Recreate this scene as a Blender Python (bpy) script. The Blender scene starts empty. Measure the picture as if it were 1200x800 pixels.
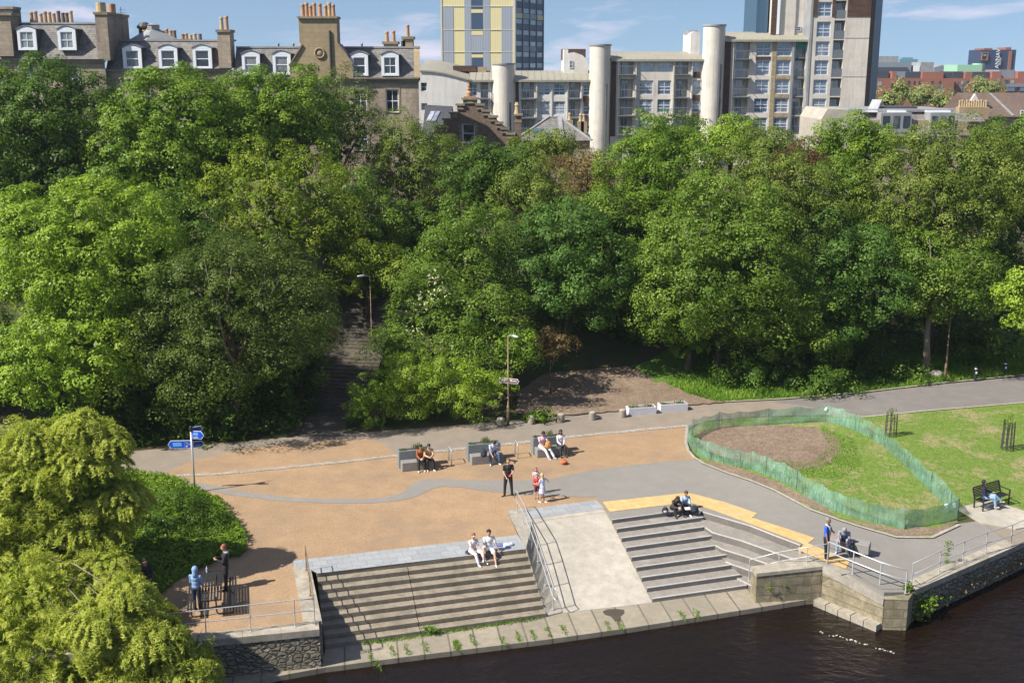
import bpy, math, random
import numpy as np
from math import sin, cos, tan, atan, atan2, pi, radians as R, sqrt
from mathutils import Vector, Matrix
from mathutils.geometry import delaunay_2d_cdt
random.seed(7); rng = np.random.default_rng(7)
sc = bpy.context.scene
col = sc.collection
# ------------------------------------------------------------------ camera
F = 1330.0; PITCH = R(13.5); CH = 19.0
cp, sp = cos(PITCH), sin(PITCH)
cam_d = bpy.data.cameras.new('camera'); cam = bpy.data.objects.new('camera', cam_d); col.objects.link(cam)
cam.location = (0, 0, CH); cam.rotation_euler = (pi/2 - PITCH, 0, 0)
cam_d.sensor_width = 36; cam_d.lens = F/1200*36; cam_d.clip_end = 12000; cam_d.clip_start = .5
sc.camera = cam
def ray(px, py):
    a = (px-600)/F; b = -(py-400)/F
    return Vector((a, cp + b*sp, -sp + b*cp))
def atZ(px, py, z=0.0):
    d = ray(px, py); t = (z-CH)/d.z
    return Vector((0, 0, CH)) + d*t
def atY(px, py, Y):
    d = ray(px, py); t = Y/d.y
    return Vector((0, 0, CH)) + d*t
def proj(p):
    v = Vector(p) - Vector((0, 0, CH)); D = v.y*cp - v.z*sp
    return (600 + F*v.x/D, 400 - F*(v.y*sp + v.z*cp)/D)
def sst(x): x = min(1, max(0, x)); return x*x*(3-2*x)
# ------------------------------------------------------------------ site heights
UX = Vector((1, .28, 0)).normalized(); VX = Vector((-UX.y, UX.x, 0))
def S(x, y): return (y - 60.7 - .28*x)/1.038
QA = atZ(1071, 694, -.4); QB = atZ(1200, 635.7, -.4)
QD = (QB-QA).normalized(); QN = Vector((-QD.y, QD.x, 0))
ST0 = atZ(388, 480, 0); ST0.z = 0
STD = Vector((.17, 1, 0)).normalized()         # the way the flight climbs
STN = Vector((STD.y, -STD.x, 0))
ZT = 5.5
def stair_z(d):
    if d < 4.2: return max(0, d)*.50
    if d < 6.0: return 2.1
    return min(5.6, 2.1 + (d-6.0)*.5)
def H(x, y):
    s = S(x, y)
    h = ZT*sst((s-3.2)/15.5)
    h += .25*sst((s-1.5)/4)*max(0, 1-s/20)
    if s > -2 and s < 22:
        d = Vector((x-ST0.x, y-ST0.y, 0)); c = abs(d.dot(STN))
        if c < 3.0 and d.dot(STD) > -1:
            w = sst((3.0-c)/1.0)
            h = h*(1-w) + w*(min(h, stair_z(d.dot(STD)-.4)-.12))
    if x > 9 and s < 0:
        dq = abs((Vector((x, y, 0))-QA).dot(QN))
        h -= .4*(1-sst(dq/8.5))*sst((x-11)/6)
    return h
def at(px, py, dz=0.0):
    """where the sight line of a photo pixel meets the ground"""
    d = ray(px, py); o = Vector((0, 0, CH)); t = 18.0
    while t < 900:
        p = o + d*t
        if p.z < H(p.x, p.y): break
        t += .5
    a, b = t-.5, t
    for _ in range(14):
        m = (a+b)/2; p = o+d*m
        if p.z < H(p.x, p.y): b = m
        else: a = m
    p = o+d*b; p.z = H(p.x, p.y)+dz
    return p
# ------------------------------------------------------------------ object helpers
def tag(o, label=None, cat=None, group=None, kind=None):
    if label: o['label'] = label
    if cat: o['category'] = cat
    if group: o['group'] = group
    if kind: o['kind'] = kind
    return o
def empty(name, loc, label=None, cat=None, group=None, rz=0):
    o = bpy.data.objects.new(name, None); col.objects.link(o); o.location = loc; o.rotation_euler = (0, 0, rz)
    o.empty_display_size = .2
    return tag(o, label, cat, group)
def root_loc(o):
    v = Vector((0, 0, 0))
    while o is not None: v += o.location; o = o.parent
    return v
def copy_tree(o, parent=None):
    c = o.copy(); col.objects.link(c); c.parent = parent
    for ch in list(o.children): copy_tree(ch, c)
    return c
class MB:
    def __init__(s, T=None, side=None): s.v = []; s.f = []; s.T = T; s.m = []; s.side = side
    def add(s, vs, fs, mi=0):
        b = len(s.v)
        if s.T is not None: vs = [s.T @ Vector(v) for v in vs]
        s.v += [tuple(v) for v in vs]; s.f += [tuple(i+b for i in f) for f in fs]; s.m += [mi]*len(fs); return s
    def box(s, x0, x1, y0, y1, z0, z1, mi=0):
        v = [(x0,y0,z0),(x1,y0,z0),(x1,y1,z0),(x0,y1,z0),(x0,y0,z1),(x1,y0,z1),(x1,y1,z1),(x0,y1,z1)]
        return s.add(v, [(0,3,2,1),(4,5,6,7),(0,1,5,4),(1,2,6,5),(2,3,7,6),(3,0,4,7)], mi)
    def bbox(s, x0, x1, y0, y1, z0, z1, b=.02, mi=0):      # chamfered box
        v = []; 
        for z, i in ((z0, b), (z0+b, 0), (z1-b, 0), (z1, b)):
            for (x, y) in ((x0+b+i*0, y0), (x1-b, y0), (x1, y0+b), (x1, y1-b), (x1-b, y1), (x0+b, y1), (x0, y1-b), (x0, y0+b)):
                cx, cy = (x0+x1)/2, (y0+y1)/2
                kx = 1-i/((x1-x0)/2); ky = 1-i/((y1-y0)/2)
                v.append((cx+(x-cx)*kx, cy+(y-cy)*ky, z))
        f = [tuple(range(7, -1, -1)), tuple(range(24, 32))]
        for r in range(3):
            for k in range(8): f.append((r*8+k, r*8+(k+1) % 8, (r+1)*8+(k+1) % 8, (r+1)*8+k))
        return s.add(v, f, mi)
    def bar(s, p0, p1, w, h, mi=0, up=(0, 0, 1)):
        p0 = Vector(p0); p1 = Vector(p1); d = (p1-p0).normalized(); u = Vector(up)
        a = d.cross(u)
        if a.length < 1e-4: a = d.cross(Vector((1, 0, 0)))
        a.normalize(); b = a.cross(d).normalized()
        v = [p + a*w/2*i + b*h/2*j for p in (p0, p1) for i, j in ((-1,-1),(1,-1),(1,1),(-1,1))]
        return s.add(v, [(0,1,2,3),(7,6,5,4),(0,4,5,1),(1,5,6,2),(2,6,7,3),(3,7,4,0)], mi)
    def tube(s, pts, r, n=7, mi=0, cap=True):
        pts = [Vector(p) for p in pts]; m = len(pts); rs = r if isinstance(r, (list, tuple)) else [r]*m
        v = []; f = []; a = None
        for i, p in enumerate(pts):
            d = (pts[min(i+1, m-1)] - pts[max(i-1, 0)])
            if d.length < 1e-6: d = Vector((0, 0, 1))
            d.normalize()
            if a is None:
                a = d.cross(Vector((0, 0, 1)))
                if a.length < 1e-3: a = d.cross(Vector((1, 0, 0)))
            else: a = a - d*a.dot(d)
            a.normalize(); b = d.cross(a)
            for k in range(n):
                t = 2*pi*k/n; v.append(p + a*cos(t)*rs[i] + b*sin(t)*rs[i])
        for i in range(m-1):
            for k in range(n): f.append((i*n+k, i*n+(k+1) % n, (i+1)*n+(k+1) % n, (i+1)*n+k))
        if cap: f.append(tuple(range(n-1, -1, -1))); f.append(tuple((m-1)*n+k for k in range(n)))
        return s.add(v, f, mi)
    def lathe(s, c, prof, n=16, mi=0, sx=1, sy=1):
        v = []; f = []; m = len(prof); c = Vector(c)
        for r, z in prof:
            for k in range(n):
                t = 2*pi*k/n; v.append(c + Vector((r*cos(t)*sx, r*sin(t)*sy, z)))
        for i in range(m-1):
            for k in range(n): f.append((i*n+k, i*n+(k+1) % n, (i+1)*n+(k+1) % n, (i+1)*n+k))
        f.append(tuple(range(n-1, -1, -1))); f.append(tuple((m-1)*n+k for k in range(n)))
        return s.add(v, f, mi)
    def prism(s, poly, z0, z1, mi=0):
        """poly: list of (x,y) or (x,y,ztop); counter-clockwise or not, fixed here"""
        P = [tuple(p) for p in poly]
        A = sum(P[i][0]*P[(i+1) % len(P)][1]-P[(i+1) % len(P)][0]*P[i][1] for i in range(len(P)))
        if A < 0: P = P[::-1]
        n = len(P); v = [(p[0], p[1], z0) for p in P] + [(p[0], p[1], z1 if z1 is not None else p[2]) for p in P]
        f = [tuple(range(n-1, -1, -1)), tuple(range(n, 2*n))] + [(i, (i+1) % n, n+(i+1) % n, n+i) for i in range(n)]
        s.add(v, f, mi)
        if s.side is not None:
            for i in range(n): s.m[-1-i] = s.side
        return s
    def xprism(s, poly, y0, y1, mi=0):
        """outline in the x-z plane pushed from y0 back to y1"""
        P = list(poly); A = sum(P[i][0]*P[(i+1) % len(P)][1]-P[(i+1) % len(P)][0]*P[i][1] for i in range(len(P)))
        if A < 0: P = P[::-1]
        n = len(P); v = [(p[0], y0, p[1]) for p in P] + [(p[0], y1, p[1]) for p in P]
        f = [tuple(range(n)), tuple(range(2*n-1, n-1, -1))] + [(i, n+i, n+(i+1) % n, (i+1) % n) for i in range(n)]
        return s.add(v, f, mi)
    def ball(s, c, r, n=10, m=7, T=None, mi=0):
        c = Vector(c); r = Vector(r) if not isinstance(r, (int, float)) else Vector((r, r, r))
        v = []; f = []
        for i in range(1, m):
            ph = pi*i/m
            for k in range(n):
                t = 2*pi*k/n; q = Vector((r.x*sin(ph)*cos(t), r.y*sin(ph)*sin(t), r.z*cos(ph)))
                if T is not None: q = T @ q
                v.append(c+q)
        for q in (Vector((0, 0, r.z)), Vector((0, 0, -r.z))):
            if T is not None: q = T @ q
            v.append(c+q)
        a = (m-1)*n
        for i in range(m-2):
            for k in range(n): f.append((i*n+k, (i+1)*n+k, (i+1)*n+(k+1) % n, i*n+(k+1) % n))
        for k in range(n): f.append((a, k, (k+1) % n)); f.append((a+1, (m-2)*n+(k+1) % n, (m-2)*n+k))
        return s.add(v, f, mi)
    def cone(s, p0, r0, p1, r1, n=10):      # tapered limb with round ends
        s.ball(p0, r0, n, 6); s.ball(p1, r1, n, 6); return s.tube([p0, p1], [r0, r1], n)
    def mesh(s, name, mats, off=None, smooth=False):
        me = bpy.data.meshes.new(name)
        vs = s.v if off is None else [(a-off.x, b-off.y, c-off.z) for a, b, c in s.v]
        me.from_pydata(vs, [], s.f)
        for m in (mats if isinstance(mats, (list, tuple)) else [mats]): me.materials.append(m)
        if any(s.m): me.polygons.foreach_set('material_index', s.m)
        if smooth: me.polygons.foreach_set('use_smooth', [True]*len(s.f))
        me.update(); return me
    def build(s, name, mats, parent=None, local=False, smooth=False, label=None, cat=None, group=None, kind=None):
        if parent is not None: off = None if local else root_loc(parent)
        elif local: off = None
        else:
            a = np.array(s.v); off = Vector((float(a[:,0].mean()), float(a[:,1].mean()), float(a[:,2].min())))
        o = bpy.data.objects.new(name, s.mesh(name, mats, off, smooth)); col.objects.link(o)
        if parent is not None: o.parent = parent
        elif off is not None: o.location = off
        return tag(o, label, cat, group, kind)
# ------------------------------------------------------------------ materials
def new_mat(name):
    m = bpy.data.materials.new(name); m.use_nodes = True; nt = m.node_tree
    return m, nt, nt.nodes['Principled BSDF']
def N(nt, t, **kw):
    n = nt.nodes.new(t)
    for k, v in kw.items():
        if hasattr(n, k) and not k[0].isupper(): setattr(n, k, v)
        else: n.inputs[k.replace('_', ' ')].default_value = v
    return n
def ramp(nt, fac, stops):
    r = nt.nodes.new('ShaderNodeValToRGB'); el = r.color_ramp.elements
    while len(el) < len(stops): el.new(.5)
    for e, (p, c) in zip(el, stops): e.position = p; e.color = (*c, 1) if len(c) == 3 else c
    nt.links.new(fac, r.inputs[0]); return r.outputs[0]
def mixc(nt, fac, a, b, mode='MIX'):
    m = nt.nodes.new('ShaderNodeMix'); m.data_type = 'RGBA'; m.blend_type = mode
    for sock, v in ((0, fac), (6, a), (7, b)):
        if hasattr(v, 'is_linked') or isinstance(v, bpy.types.NodeSocket): nt.links.new(v, m.inputs[sock])
        else: m.inputs[sock].default_value = v if not isinstance(v, tuple) else ((*v, 1) if len(v) == 3 else v)
    return m.outputs[2]
def noise(nt, vec, scale, detail=4, rough=.6, dist=0):
    n = N(nt, 'ShaderNodeTexNoise'); n.inputs['Scale'].default_value = scale; n.inputs['Detail'].default_value = detail
    n.inputs['Roughness'].default_value = rough; n.inputs['Distortion'].default_value = dist
    nt.links.new(vec, n.inputs['Vector']); return n.outputs[0]
def pos(nt): return nt.nodes.new('ShaderNodeNewGeometry').outputs['Position']
def mapping(nt, vec, scale=(1,1,1), rot=(0,0,0), loc=(0,0,0)):
    m = nt.nodes.new('ShaderNodeMapping'); m.inputs['Scale'].default_value = scale; m.inputs['Rotation'].default_value = rot
    m.inputs['Location'].default_value = loc; nt.links.new(vec, m.inputs[0]); return m.outputs[0]
def bump(nt, bs, h, strength=.3, dist=.05):
    b = nt.nodes.new('ShaderNodeBump'); b.inputs['Strength'].default_value = strength; b.inputs['Distance'].default_value = dist
    nt.links.new(h, b.inputs['Height']); nt.links.new(b.outputs[0], bs.inputs['Normal'])
def mul(c, k): return tuple(max(0, min(1, x*k)) for x in c)
def rough_mat(name, c, c2=None, rough=.85, s1=.5, s2=6, s3=60, var=.18, bmp=.25, metal=0, spec=.4, grain=.14, dirt=None, dirt_amt=.5, dirt_scale=.8, streak=0):
    """weathered surface: large blotches, medium mottling, fine grain"""
    m, nt, b = new_mat(name); P = pos(nt); c2 = c2 or mul(c, .75)
    n1 = noise(nt, P, s1, 5, .6); n2 = noise(nt, P, s2, 5, .65); n3 = noise(nt, P, s3, 2, .6)
    x = mixc(nt, ramp(nt, n1, [(.3, (0,0,0)), (.7, (1,1,1))]), c, c2)
    x = mixc(nt, 1.0, x, ramp(nt, n2, [(.25, (1-var*1.6,)*3), (.75, (1+var,)*3)]), 'MULTIPLY')
    x = mixc(nt, 1.0, x, ramp(nt, n3, [(.3, (1-grain*1.4,)*3), (.7, (1+grain,)*3)]), 'MULTIPLY')
    if dirt:
        n4 = noise(nt, P, dirt_scale, 6, .7)
        x = mixc(nt, ramp(nt, n4, [(.5, (0,0,0)), (.68, (dirt_amt,)*3)]), x, dirt)
    if streak:
        n5 = noise(nt, mapping(nt, P, (2.2, 2.2, .12)), 1.0, 5, .7); x = mixc(nt, 1.0, x, ramp(nt, n5, [(.36, (1-streak,)*3), (.56, (1.04,)*3)]), 'MULTIPLY')
    nt.links.new(x, b.inputs['Base Color']); b.inputs['Roughness'].default_value = rough; b.inputs['Metallic'].default_value = metal
    b.inputs['Specular IOR Level'].default_value = spec
    if bmp: bump(nt, b, n3, bmp, .02)
    return m
def flat_mat(name, c, rough=.5, metal=0, spec=.5, var=.1, scale=9):
    m, nt, b = new_mat(name); P = pos(nt); n = noise(nt, P, scale, 3)
    x = mixc(nt, 1.0, (*c, 1), ramp(nt, n, [(.3, (1-var*1.4,)*3), (.7, (1+var,)*3)]), 'MULTIPLY')
    nt.links.new(x, b.inputs['Base Color']); b.inputs['Roughness'].default_value = rough; b.inputs['Metallic'].default_value = metal
    b.inputs['Specular IOR Level'].default_value = spec; return m
def brick_mat(name, c1, c2, mortar, w, h, plane='xz', ms=.02, rough=.9, rot=0, off=.5, var=.25, bmp=.4, stain=None, stain_amt=.5, warp=0.0, stain_scale=.5):
    m, nt, b = new_mat(name); P = pos(nt)
    sep = nt.nodes.new('ShaderNodeSeparateXYZ'); nt.links.new(P, sep.inputs[0]); cmb = nt.nodes.new('ShaderNodeCombineXYZ')
    if plane == 'xz':
        ad = N(nt, 'ShaderNodeMath', operation='ADD'); nt.links.new(sep.outputs[0], ad.inputs[0]); nt.links.new(sep.outputs[1], ad.inputs[1])
        nt.links.new(ad.outputs[0], cmb.inputs[0]); nt.links.new(sep.outputs[2], cmb.inputs[1])
    else: nt.links.new(sep.outputs[0], cmb.inputs[0]); nt.links.new(sep.outputs[1], cmb.inputs[1])
    V = mapping(nt, cmb.outputs[0], rot=(0, 0, rot))
    if warp:
        nz = N(nt, 'ShaderNodeTexNoise', Scale=1.7); nt.links.new(P, nz.inputs['Vector'])
        V = mixc(nt, warp, V, nz.outputs['Color'], 'ADD')
    t = nt.nodes.new('ShaderNodeTexBrick'); t.inputs['Color1'].default_value = (*c1, 1); t.inputs['Color2'].default_value = (*c2, 1)
    t.inputs['Mortar'].default_value = (*mortar, 1); t.inputs['Scale'].default_value = 1; t.inputs['Mortar Size'].default_value = ms
    t.inputs['Brick Width'].default_value = w; t.inputs['Row Height'].default_value = h; t.offset = off
    t.inputs['Bias'].default_value = 0; nt.links.new(V, t.inputs['Vector'])
    n2 = noise(nt, P, 3.5, 5, .7); n3 = noise(nt, P, 30, 3)
    x = mixc(nt, 1.0, t.outputs['Color'], ramp(nt, n2, [(.25, (1-var*1.5,)*3), (.75, (1+var,)*3)]), 'MULTIPLY')
    x = mixc(nt, 1.0, x, ramp(nt, n3, [(.3, (.85,)*3), (.7, (1.12,)*3)]), 'MULTIPLY')
    if stain:
        n4 = noise(nt, mapping(nt, P, (1, 1, .35)), stain_scale, 6, .7)
        x = mixc(nt, ramp(nt, n4, [(.42, (0,0,0)), (.68, (stain_amt,)*3)]), x, stain)
    nt.links.new(x, b.inputs['Base Color']); b.inputs['Roughness'].default_value = rough
    hgt = N(nt, 'ShaderNodeMath', operation='MULTIPLY_ADD'); nt.links.new(t.outputs['Fac'], hgt.inputs[0]); hgt.inputs[1].default_value = -1; nt.links.new(n3, hgt.inputs[2])
    bump(nt, b, hgt.outputs[0], bmp, .03); return m
def glass_mat(name, c=(.03,.04,.05), c2=(.3,.33,.36), ior=1.9):
    m, nt, b = new_mat(name); oi = nt.nodes.new('ShaderNodeObjectInfo')
    n = noise(nt, mapping(nt, pos(nt), (1, 1, .4)), 1.1, 2)
    ad = N(nt, 'ShaderNodeMath', operation='MULTIPLY'); nt.links.new(oi.outputs['Random'], ad.inputs[0]); nt.links.new(n, ad.inputs[1])
    x = ramp(nt, ad.outputs[0], [(.0, c), (.22, mul(c, 1.6)), (.34, mul(c2, .5)), (.55, c2)])
    nt.links.new(x, b.inputs['Base Color']); b.inputs['Roughness'].default_value = .04; b.inputs['IOR'].default_value = ior
    nn = noise(nt, pos(nt), .9, 2); bump(nt, b, nn, .06, .1)
    return m
def leaf_mat(name, stops, trans=.30, rough=.42):
    stops = [(p, (min(.9, c[0]*1.42), min(.9, c[1]*1.26), c[2]*1.0)) for p, c in stops]
    m, nt, b = new_mat(name); a = nt.nodes.new('ShaderNodeAttribute'); a.attribute_name = 'tint'; a.attribute_type = 'GEOMETRY'
    x = ramp(nt, a.outputs['Fac'], stops)
    nt.links.new(x, b.inputs['Base Color']); b.inputs['Roughness'].default_value = rough; b.inputs['Specular IOR Level'].default_value = .14
    tr = nt.nodes.new('ShaderNodeBsdfTranslucent'); y = mixc(nt, 1.0, x, (1.25, 1.35, .55, 1), 'MULTIPLY'); nt.links.new(y, tr.inputs[0])
    mx = nt.nodes.new('ShaderNodeMixShader'); mx.inputs[0].default_value = trans
    nt.links.new(b.outputs[0], mx.inputs[1]); nt.links.new(tr.outputs[0], mx.inputs[2]); nt.links.new(mx.outputs[0], nt.nodes['Material Output'].inputs[0])
    return m
SA = atan(.28)
M = {}
M['resin'] = rough_mat('resin_gravel', (.36,.238,.135), (.30,.204,.122), s1=.12, s2=1.1, s3=15, var=.10, grain=.17, bmp=.25, dirt=(.22,.16,.11), dirt_amt=.7, dirt_scale=.3)
M['tar'] = rough_mat('grey_tarmac', (.245,.228,.203), (.21,.197,.178), s1=.15, s2=1.5, s3=30, var=.06, grain=.10, bmp=.2, dirt=(.22,.2,.18), dirt_amt=.4, dirt_scale=.3)
M['path'] = rough_mat('old_tarmac', (.27,.22,.17), (.22,.19,.158), s1=.13, s2=1.1, s3=24, var=.10, grain=.12, bmp=.2, dirt=(.2,.16,.12), dirt_amt=.6, dirt_scale=.4)
M['path2'] = rough_mat('dark_tarmac', (.20,.185,.17), (.17,.155,.145), s1=.13, s2=1.1, s3=24, var=.10, grain=.12, bmp=.2)
M['slab'] = brick_mat('grey_paving_slabs', (.32,.335,.345), (.265,.28,.29), (.21,.21,.21), .6, .45, 'xy', .012, rot=-SA, var=.08, bmp=.1)
M['yellow'] = brick_mat('yellow_tactile_paving', (.62,.42,.17), (.54,.35,.13), (.42,.29,.13), .4, .4, 'xy', .012, rot=-SA, off=0, var=.14, bmp=.15, stain=(.42,.33,.2), stain_amt=.5)
M['step'] = rough_mat('worn_stone_steps', (.30,.255,.195), (.22,.19,.145), s1=.8, s2=5, s3=35, var=.16, grain=.14, dirt=(.13,.115,.08), dirt_amt=.7, dirt_scale=1.6)
M['gstep'] = rough_mat('grey_granite', (.27,.255,.24), (.225,.215,.205), s1=.6, s2=4, s3=30, var=.08, grain=.09)
M['nosing'] = rough_mat('pale_nosing', (.52,.50,.47), (.42,.41,.39), s2=8, var=.1)
M['conc'] = rough_mat('slipway_concrete', (.44,.40,.335), (.36,.33,.275), s1=.35, s2=2.0, s3=30, var=.13, grain=.12, streak=.06, dirt=(.31,.285,.24), dirt_amt=.65, dirt_scale=.9)
M['conc2'] = rough_mat('old_concrete', (.38,.345,.29), (.27,.25,.21), s1=.7, s2=3, s3=30, var=.2, dirt=(.16,.14,.11), dirt_amt=.8, dirt_scale=.8)
M['ledge'] = brick_mat('ledge_stones', (.33,.285,.215), (.26,.225,.17), (.12,.11,.075), .95, 9, 'xy', .035, rot=-R(8.5), var=.18, bmp=.4, stain=(.2,.18,.13), stain_amt=.6)
M['rubble_old'] = brick_mat('rubble_wall', (.30,.275,.22), (.17,.155,.125), (.05,.045,.035), .62, .31, 'xz', .045, var=.35, bmp=.9, stain=(.07,.065,.045), stain_amt=.75, warp=.28)
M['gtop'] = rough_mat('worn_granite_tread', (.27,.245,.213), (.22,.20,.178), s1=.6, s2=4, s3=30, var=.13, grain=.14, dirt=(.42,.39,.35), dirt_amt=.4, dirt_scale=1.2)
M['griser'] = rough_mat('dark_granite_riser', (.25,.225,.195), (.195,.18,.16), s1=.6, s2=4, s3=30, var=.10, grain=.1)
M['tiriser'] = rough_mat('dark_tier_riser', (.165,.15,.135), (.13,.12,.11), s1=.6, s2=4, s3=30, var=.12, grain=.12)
M['triser'] = rough_mat('darker_step_riser', (.26,.218,.163), (.18,.153,.113), s1=.8, s2=5, s3=35, var=.2, grain=.14)  # risers a little darker than their treads
M['shadestep'] = rough_mat('tree_shaded_step', (.13,.11,.085), (.08,.07,.05), s1=1, s2=5, s3=30, var=.25)  # dark step stone with the shade of the trees put into its colour
def stone_mat(name, cs, joint, scale, stain, amt=.6, bmp=1.0):
    m, nt, b = new_mat(name); P = mapping(nt, pos(nt), (scale, scale, scale*1.7))
    nz = N(nt, 'ShaderNodeTexNoise', Scale=1.3, Detail=3.0); nt.links.new(P, nz.inputs['Vector']); V = mixc(nt, .35, P, nz.outputs['Color'], 'ADD')
    v1 = nt.nodes.new('ShaderNodeTexVoronoi'); v1.feature = 'F1'; nt.links.new(V, v1.inputs['Vector']); v1.inputs['Scale'].default_value = 1
    v2 = nt.nodes.new('ShaderNodeTexVoronoi'); v2.feature = 'DISTANCE_TO_EDGE'; nt.links.new(V, v2.inputs['Vector']); v2.inputs['Scale'].default_value = 1
    sp_ = nt.nodes.new('ShaderNodeSeparateColor'); nt.links.new(v1.outputs['Color'], sp_.inputs[0])
    x = ramp(nt, sp_.outputs[0], [(0, cs[0]), (.5, cs[1]), (1, cs[2])]); n2 = noise(nt, pos(nt), 7, 6, .75)
    x = mixc(nt, 1.0, x, ramp(nt, n2, [(.25, (.55,)*3), (.75, (1.35,)*3)]), 'MULTIPLY')
    x = mixc(nt, ramp(nt, v2.outputs['Distance'], [(.01, (.8,.8,.8)), (.06, (0,0,0))]), x, joint)
    n4 = noise(nt, pos(nt), .9, 6, .7); x = mixc(nt, ramp(nt, n4, [(.42, (0,0,0)), (.65, (amt,)*3)]), x, stain)
    nt.links.new(x, b.inputs['Base Color']); b.inputs['Roughness'].default_value = .9
    h = N(nt, 'ShaderNodeMath', operation='MULTIPLY_ADD'); r2 = ramp(nt, v2.outputs['Distance'], [(0, (0,0,0)), (.18, (1,1,1))]); nt.links.new(r2, h.inputs[0]); h.inputs[1].default_value = 1.6; nt.links.new(n2, h.inputs[2])
    bump(nt, b, h.outputs[0], bmp, .07); return m
M['ashlar_quay'] = brick_mat('quay_masonry', (.35,.29,.19), (.28,.235,.155), (.19,.16,.11), .75, .36, 'xz', .022, var=.35, bmp=.6, stain=(.11,.11,.06), stain_amt=.8, warp=.14)
M['coping'] = rough_mat('coping_stone', (.42,.375,.30), (.31,.28,.225), s1=.7, s2=3.5, s3=30, var=.2, dirt=(.15,.135,.1), dirt_amt=.7, dirt_scale=1.2)
M['sett'] = brick_mat('granite_setts', (.5,.46,.4), (.36,.33,.29), (.2,.17,.13), .2, .14, 'xy', .02, rot=-SA, var=.3, bmp=.4)
M['soil'] = rough_mat('bare_soil', (.245,.18,.125), (.19,.135,.095), s1=.5, s2=3, s3=12, var=.2, grain=.25, bmp=.8)
M['kerb'] = rough_mat('kerb_concrete', (.42,.38,.32), (.33,.30,.25), s2=5, var=.2)
M['white'] = flat_mat('white_paint', (.72,.74,.76), .5, var=.05)
M['whiteplanter'] = rough_mat('white_planter', (.60,.60,.64), (.52,.52,.57), s2=4, var=.08, grain=.04)
M['steel'] = flat_mat('galvanised_steel', (.50,.51,.52), .42, .35, var=.12)
M['darksteel'] = flat_mat('dark_steel', (.10,.095,.09), .5, .5, var=.2)
M['rust'] = flat_mat('brown_pole_paint', (.20,.135,.075), .7, 0, var=.3)
M['black'] = flat_mat('black_paint', (.022,.022,.022), .5, 0, var=.2)
M['bark'] = rough_mat('bark', (.13,.10,.07), (.09,.07,.05), s1=1, s2=9, s3=40, var=.3, grain=.25, bmp=.8)
M['barkpale'] = rough_mat('pale_bark', (.26,.22,.16), (.17,.14,.10), s1=1, s2=9, s3=40, var=.3, grain=.2, bmp=.6)
M['rubble'] = stone_mat('rubble_stonework', ((.34,.30,.225), (.24,.215,.16), (.42,.37,.28)), (.13,.115,.085), 3.6, (.12,.115,.07))
# grass ground
def grass_ground(name, g1, g2, dry, amt):
    m, nt, b = new_mat(name); P = pos(nt)
    n1 = noise(nt, P, .45, 6, .65, .3); n2 = noise(nt, P, 3.2, 5, .7); n3 = noise(nt, P, 16, 3, .7)
    x = mixc(nt, ramp(nt, n2, [(.3, (0,0,0)), (.7, (1,1,1))]), g1, g2)
    k = nt.nodes.new('ShaderNodeMath'); k.operation = 'MULTIPLY_ADD'; nt.links.new(n2, k.inputs[0]); k.inputs[1].default_value = .45; nt.links.new(n1, k.inputs[2])
    x = mixc(nt, ramp(nt, k.outputs[0], [(amt, (0,0,0)), (amt+.14, (.9,.9,.9))]), x, dry)
    x = mixc(nt, 1.0, x, ramp(nt, n3, [(.3, (.62,)*3), (.7, (1.3,)*3)]), 'MULTIPLY')
    nt.links.new(x, b.inputs['Base Color']); b.inputs['Roughness'].default_value = .95; b.inputs['Specular IOR Level'].default_value = .15
    bump(nt, b, n3, .6, .08); return m
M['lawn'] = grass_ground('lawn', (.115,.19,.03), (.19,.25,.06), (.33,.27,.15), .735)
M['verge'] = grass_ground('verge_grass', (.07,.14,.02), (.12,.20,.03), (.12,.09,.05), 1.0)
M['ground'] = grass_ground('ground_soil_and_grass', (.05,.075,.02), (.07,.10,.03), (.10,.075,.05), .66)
M['city'] = rough_mat('far_ground', (.12,.13,.09), (.16,.14,.12), s1=.01, s2=.1, s3=1, var=.3)
# ------------------------------------------------------------------ sheets
def sheet(name, poly, mat, dz, grid=1.0, pix=True, kind='structure', label=None, cat=None, seg=None, fz=None, jit=0):
    W = [at(*p) if pix else Vector((p[0], p[1], 0)) for p in poly]
    pts = []; rj = random.Random(len(poly)); grid0 = grid; grid = .35 if jit else grid
    for i, p in enumerate(W):           # follow the ground between the corners
        q = W[(i+1) % len(W)]; L = (q.xy-p.xy).length; k = max(1, int(L/(seg or grid)))
        for j in range(k): pts.append(p.xy.lerp(q.xy, j/k)+Vector((rj.gauss(0, jit), rj.gauss(0, jit))))
    grid = grid0; nb = len(pts); xs = [p.x for p in pts]; ys = [p.y for p in pts]
    gx = np.arange(min(xs), max(xs), grid); gy = np.arange(min(ys), max(ys), grid)
    ex = [Vector((float(a)+.37*grid, float(b)+.31*grid)) for a in gx for b in gy]
    def inside(p):
        c = False; j = nb-1
        for i in range(nb):
            a, b = pts[i], pts[j]
            if (a.y > p.y) != (b.y > p.y) and p.x < (b.x-a.x)*(p.y-a.y)/(b.y-a.y)+a.x: c = not c
            j = i
        return c
    ex = [p for p in ex if inside(p)]
    r = delaunay_2d_cdt(pts+ex, [], [list(range(nb))], 1, 1e-4)
    hz = fz or H
    mb = MB(); mb.add([(v.x, v.y, hz(v.x, v.y)+dz) for v in r[0]], [tuple(f) for f in r[2]])
    me_fix(mb); return mb.build(name, mat, None, smooth=True, kind=kind, label=label, cat=cat)
def me_fix(mb):
    nf = []
    for f in mb.f:
        a, b, c = (Vector(mb.v[i]) for i in f[:3])
        nf.append(f if (b-a).cross(c-a).z > 0 else f[::-1])
    mb.f = nf
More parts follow.
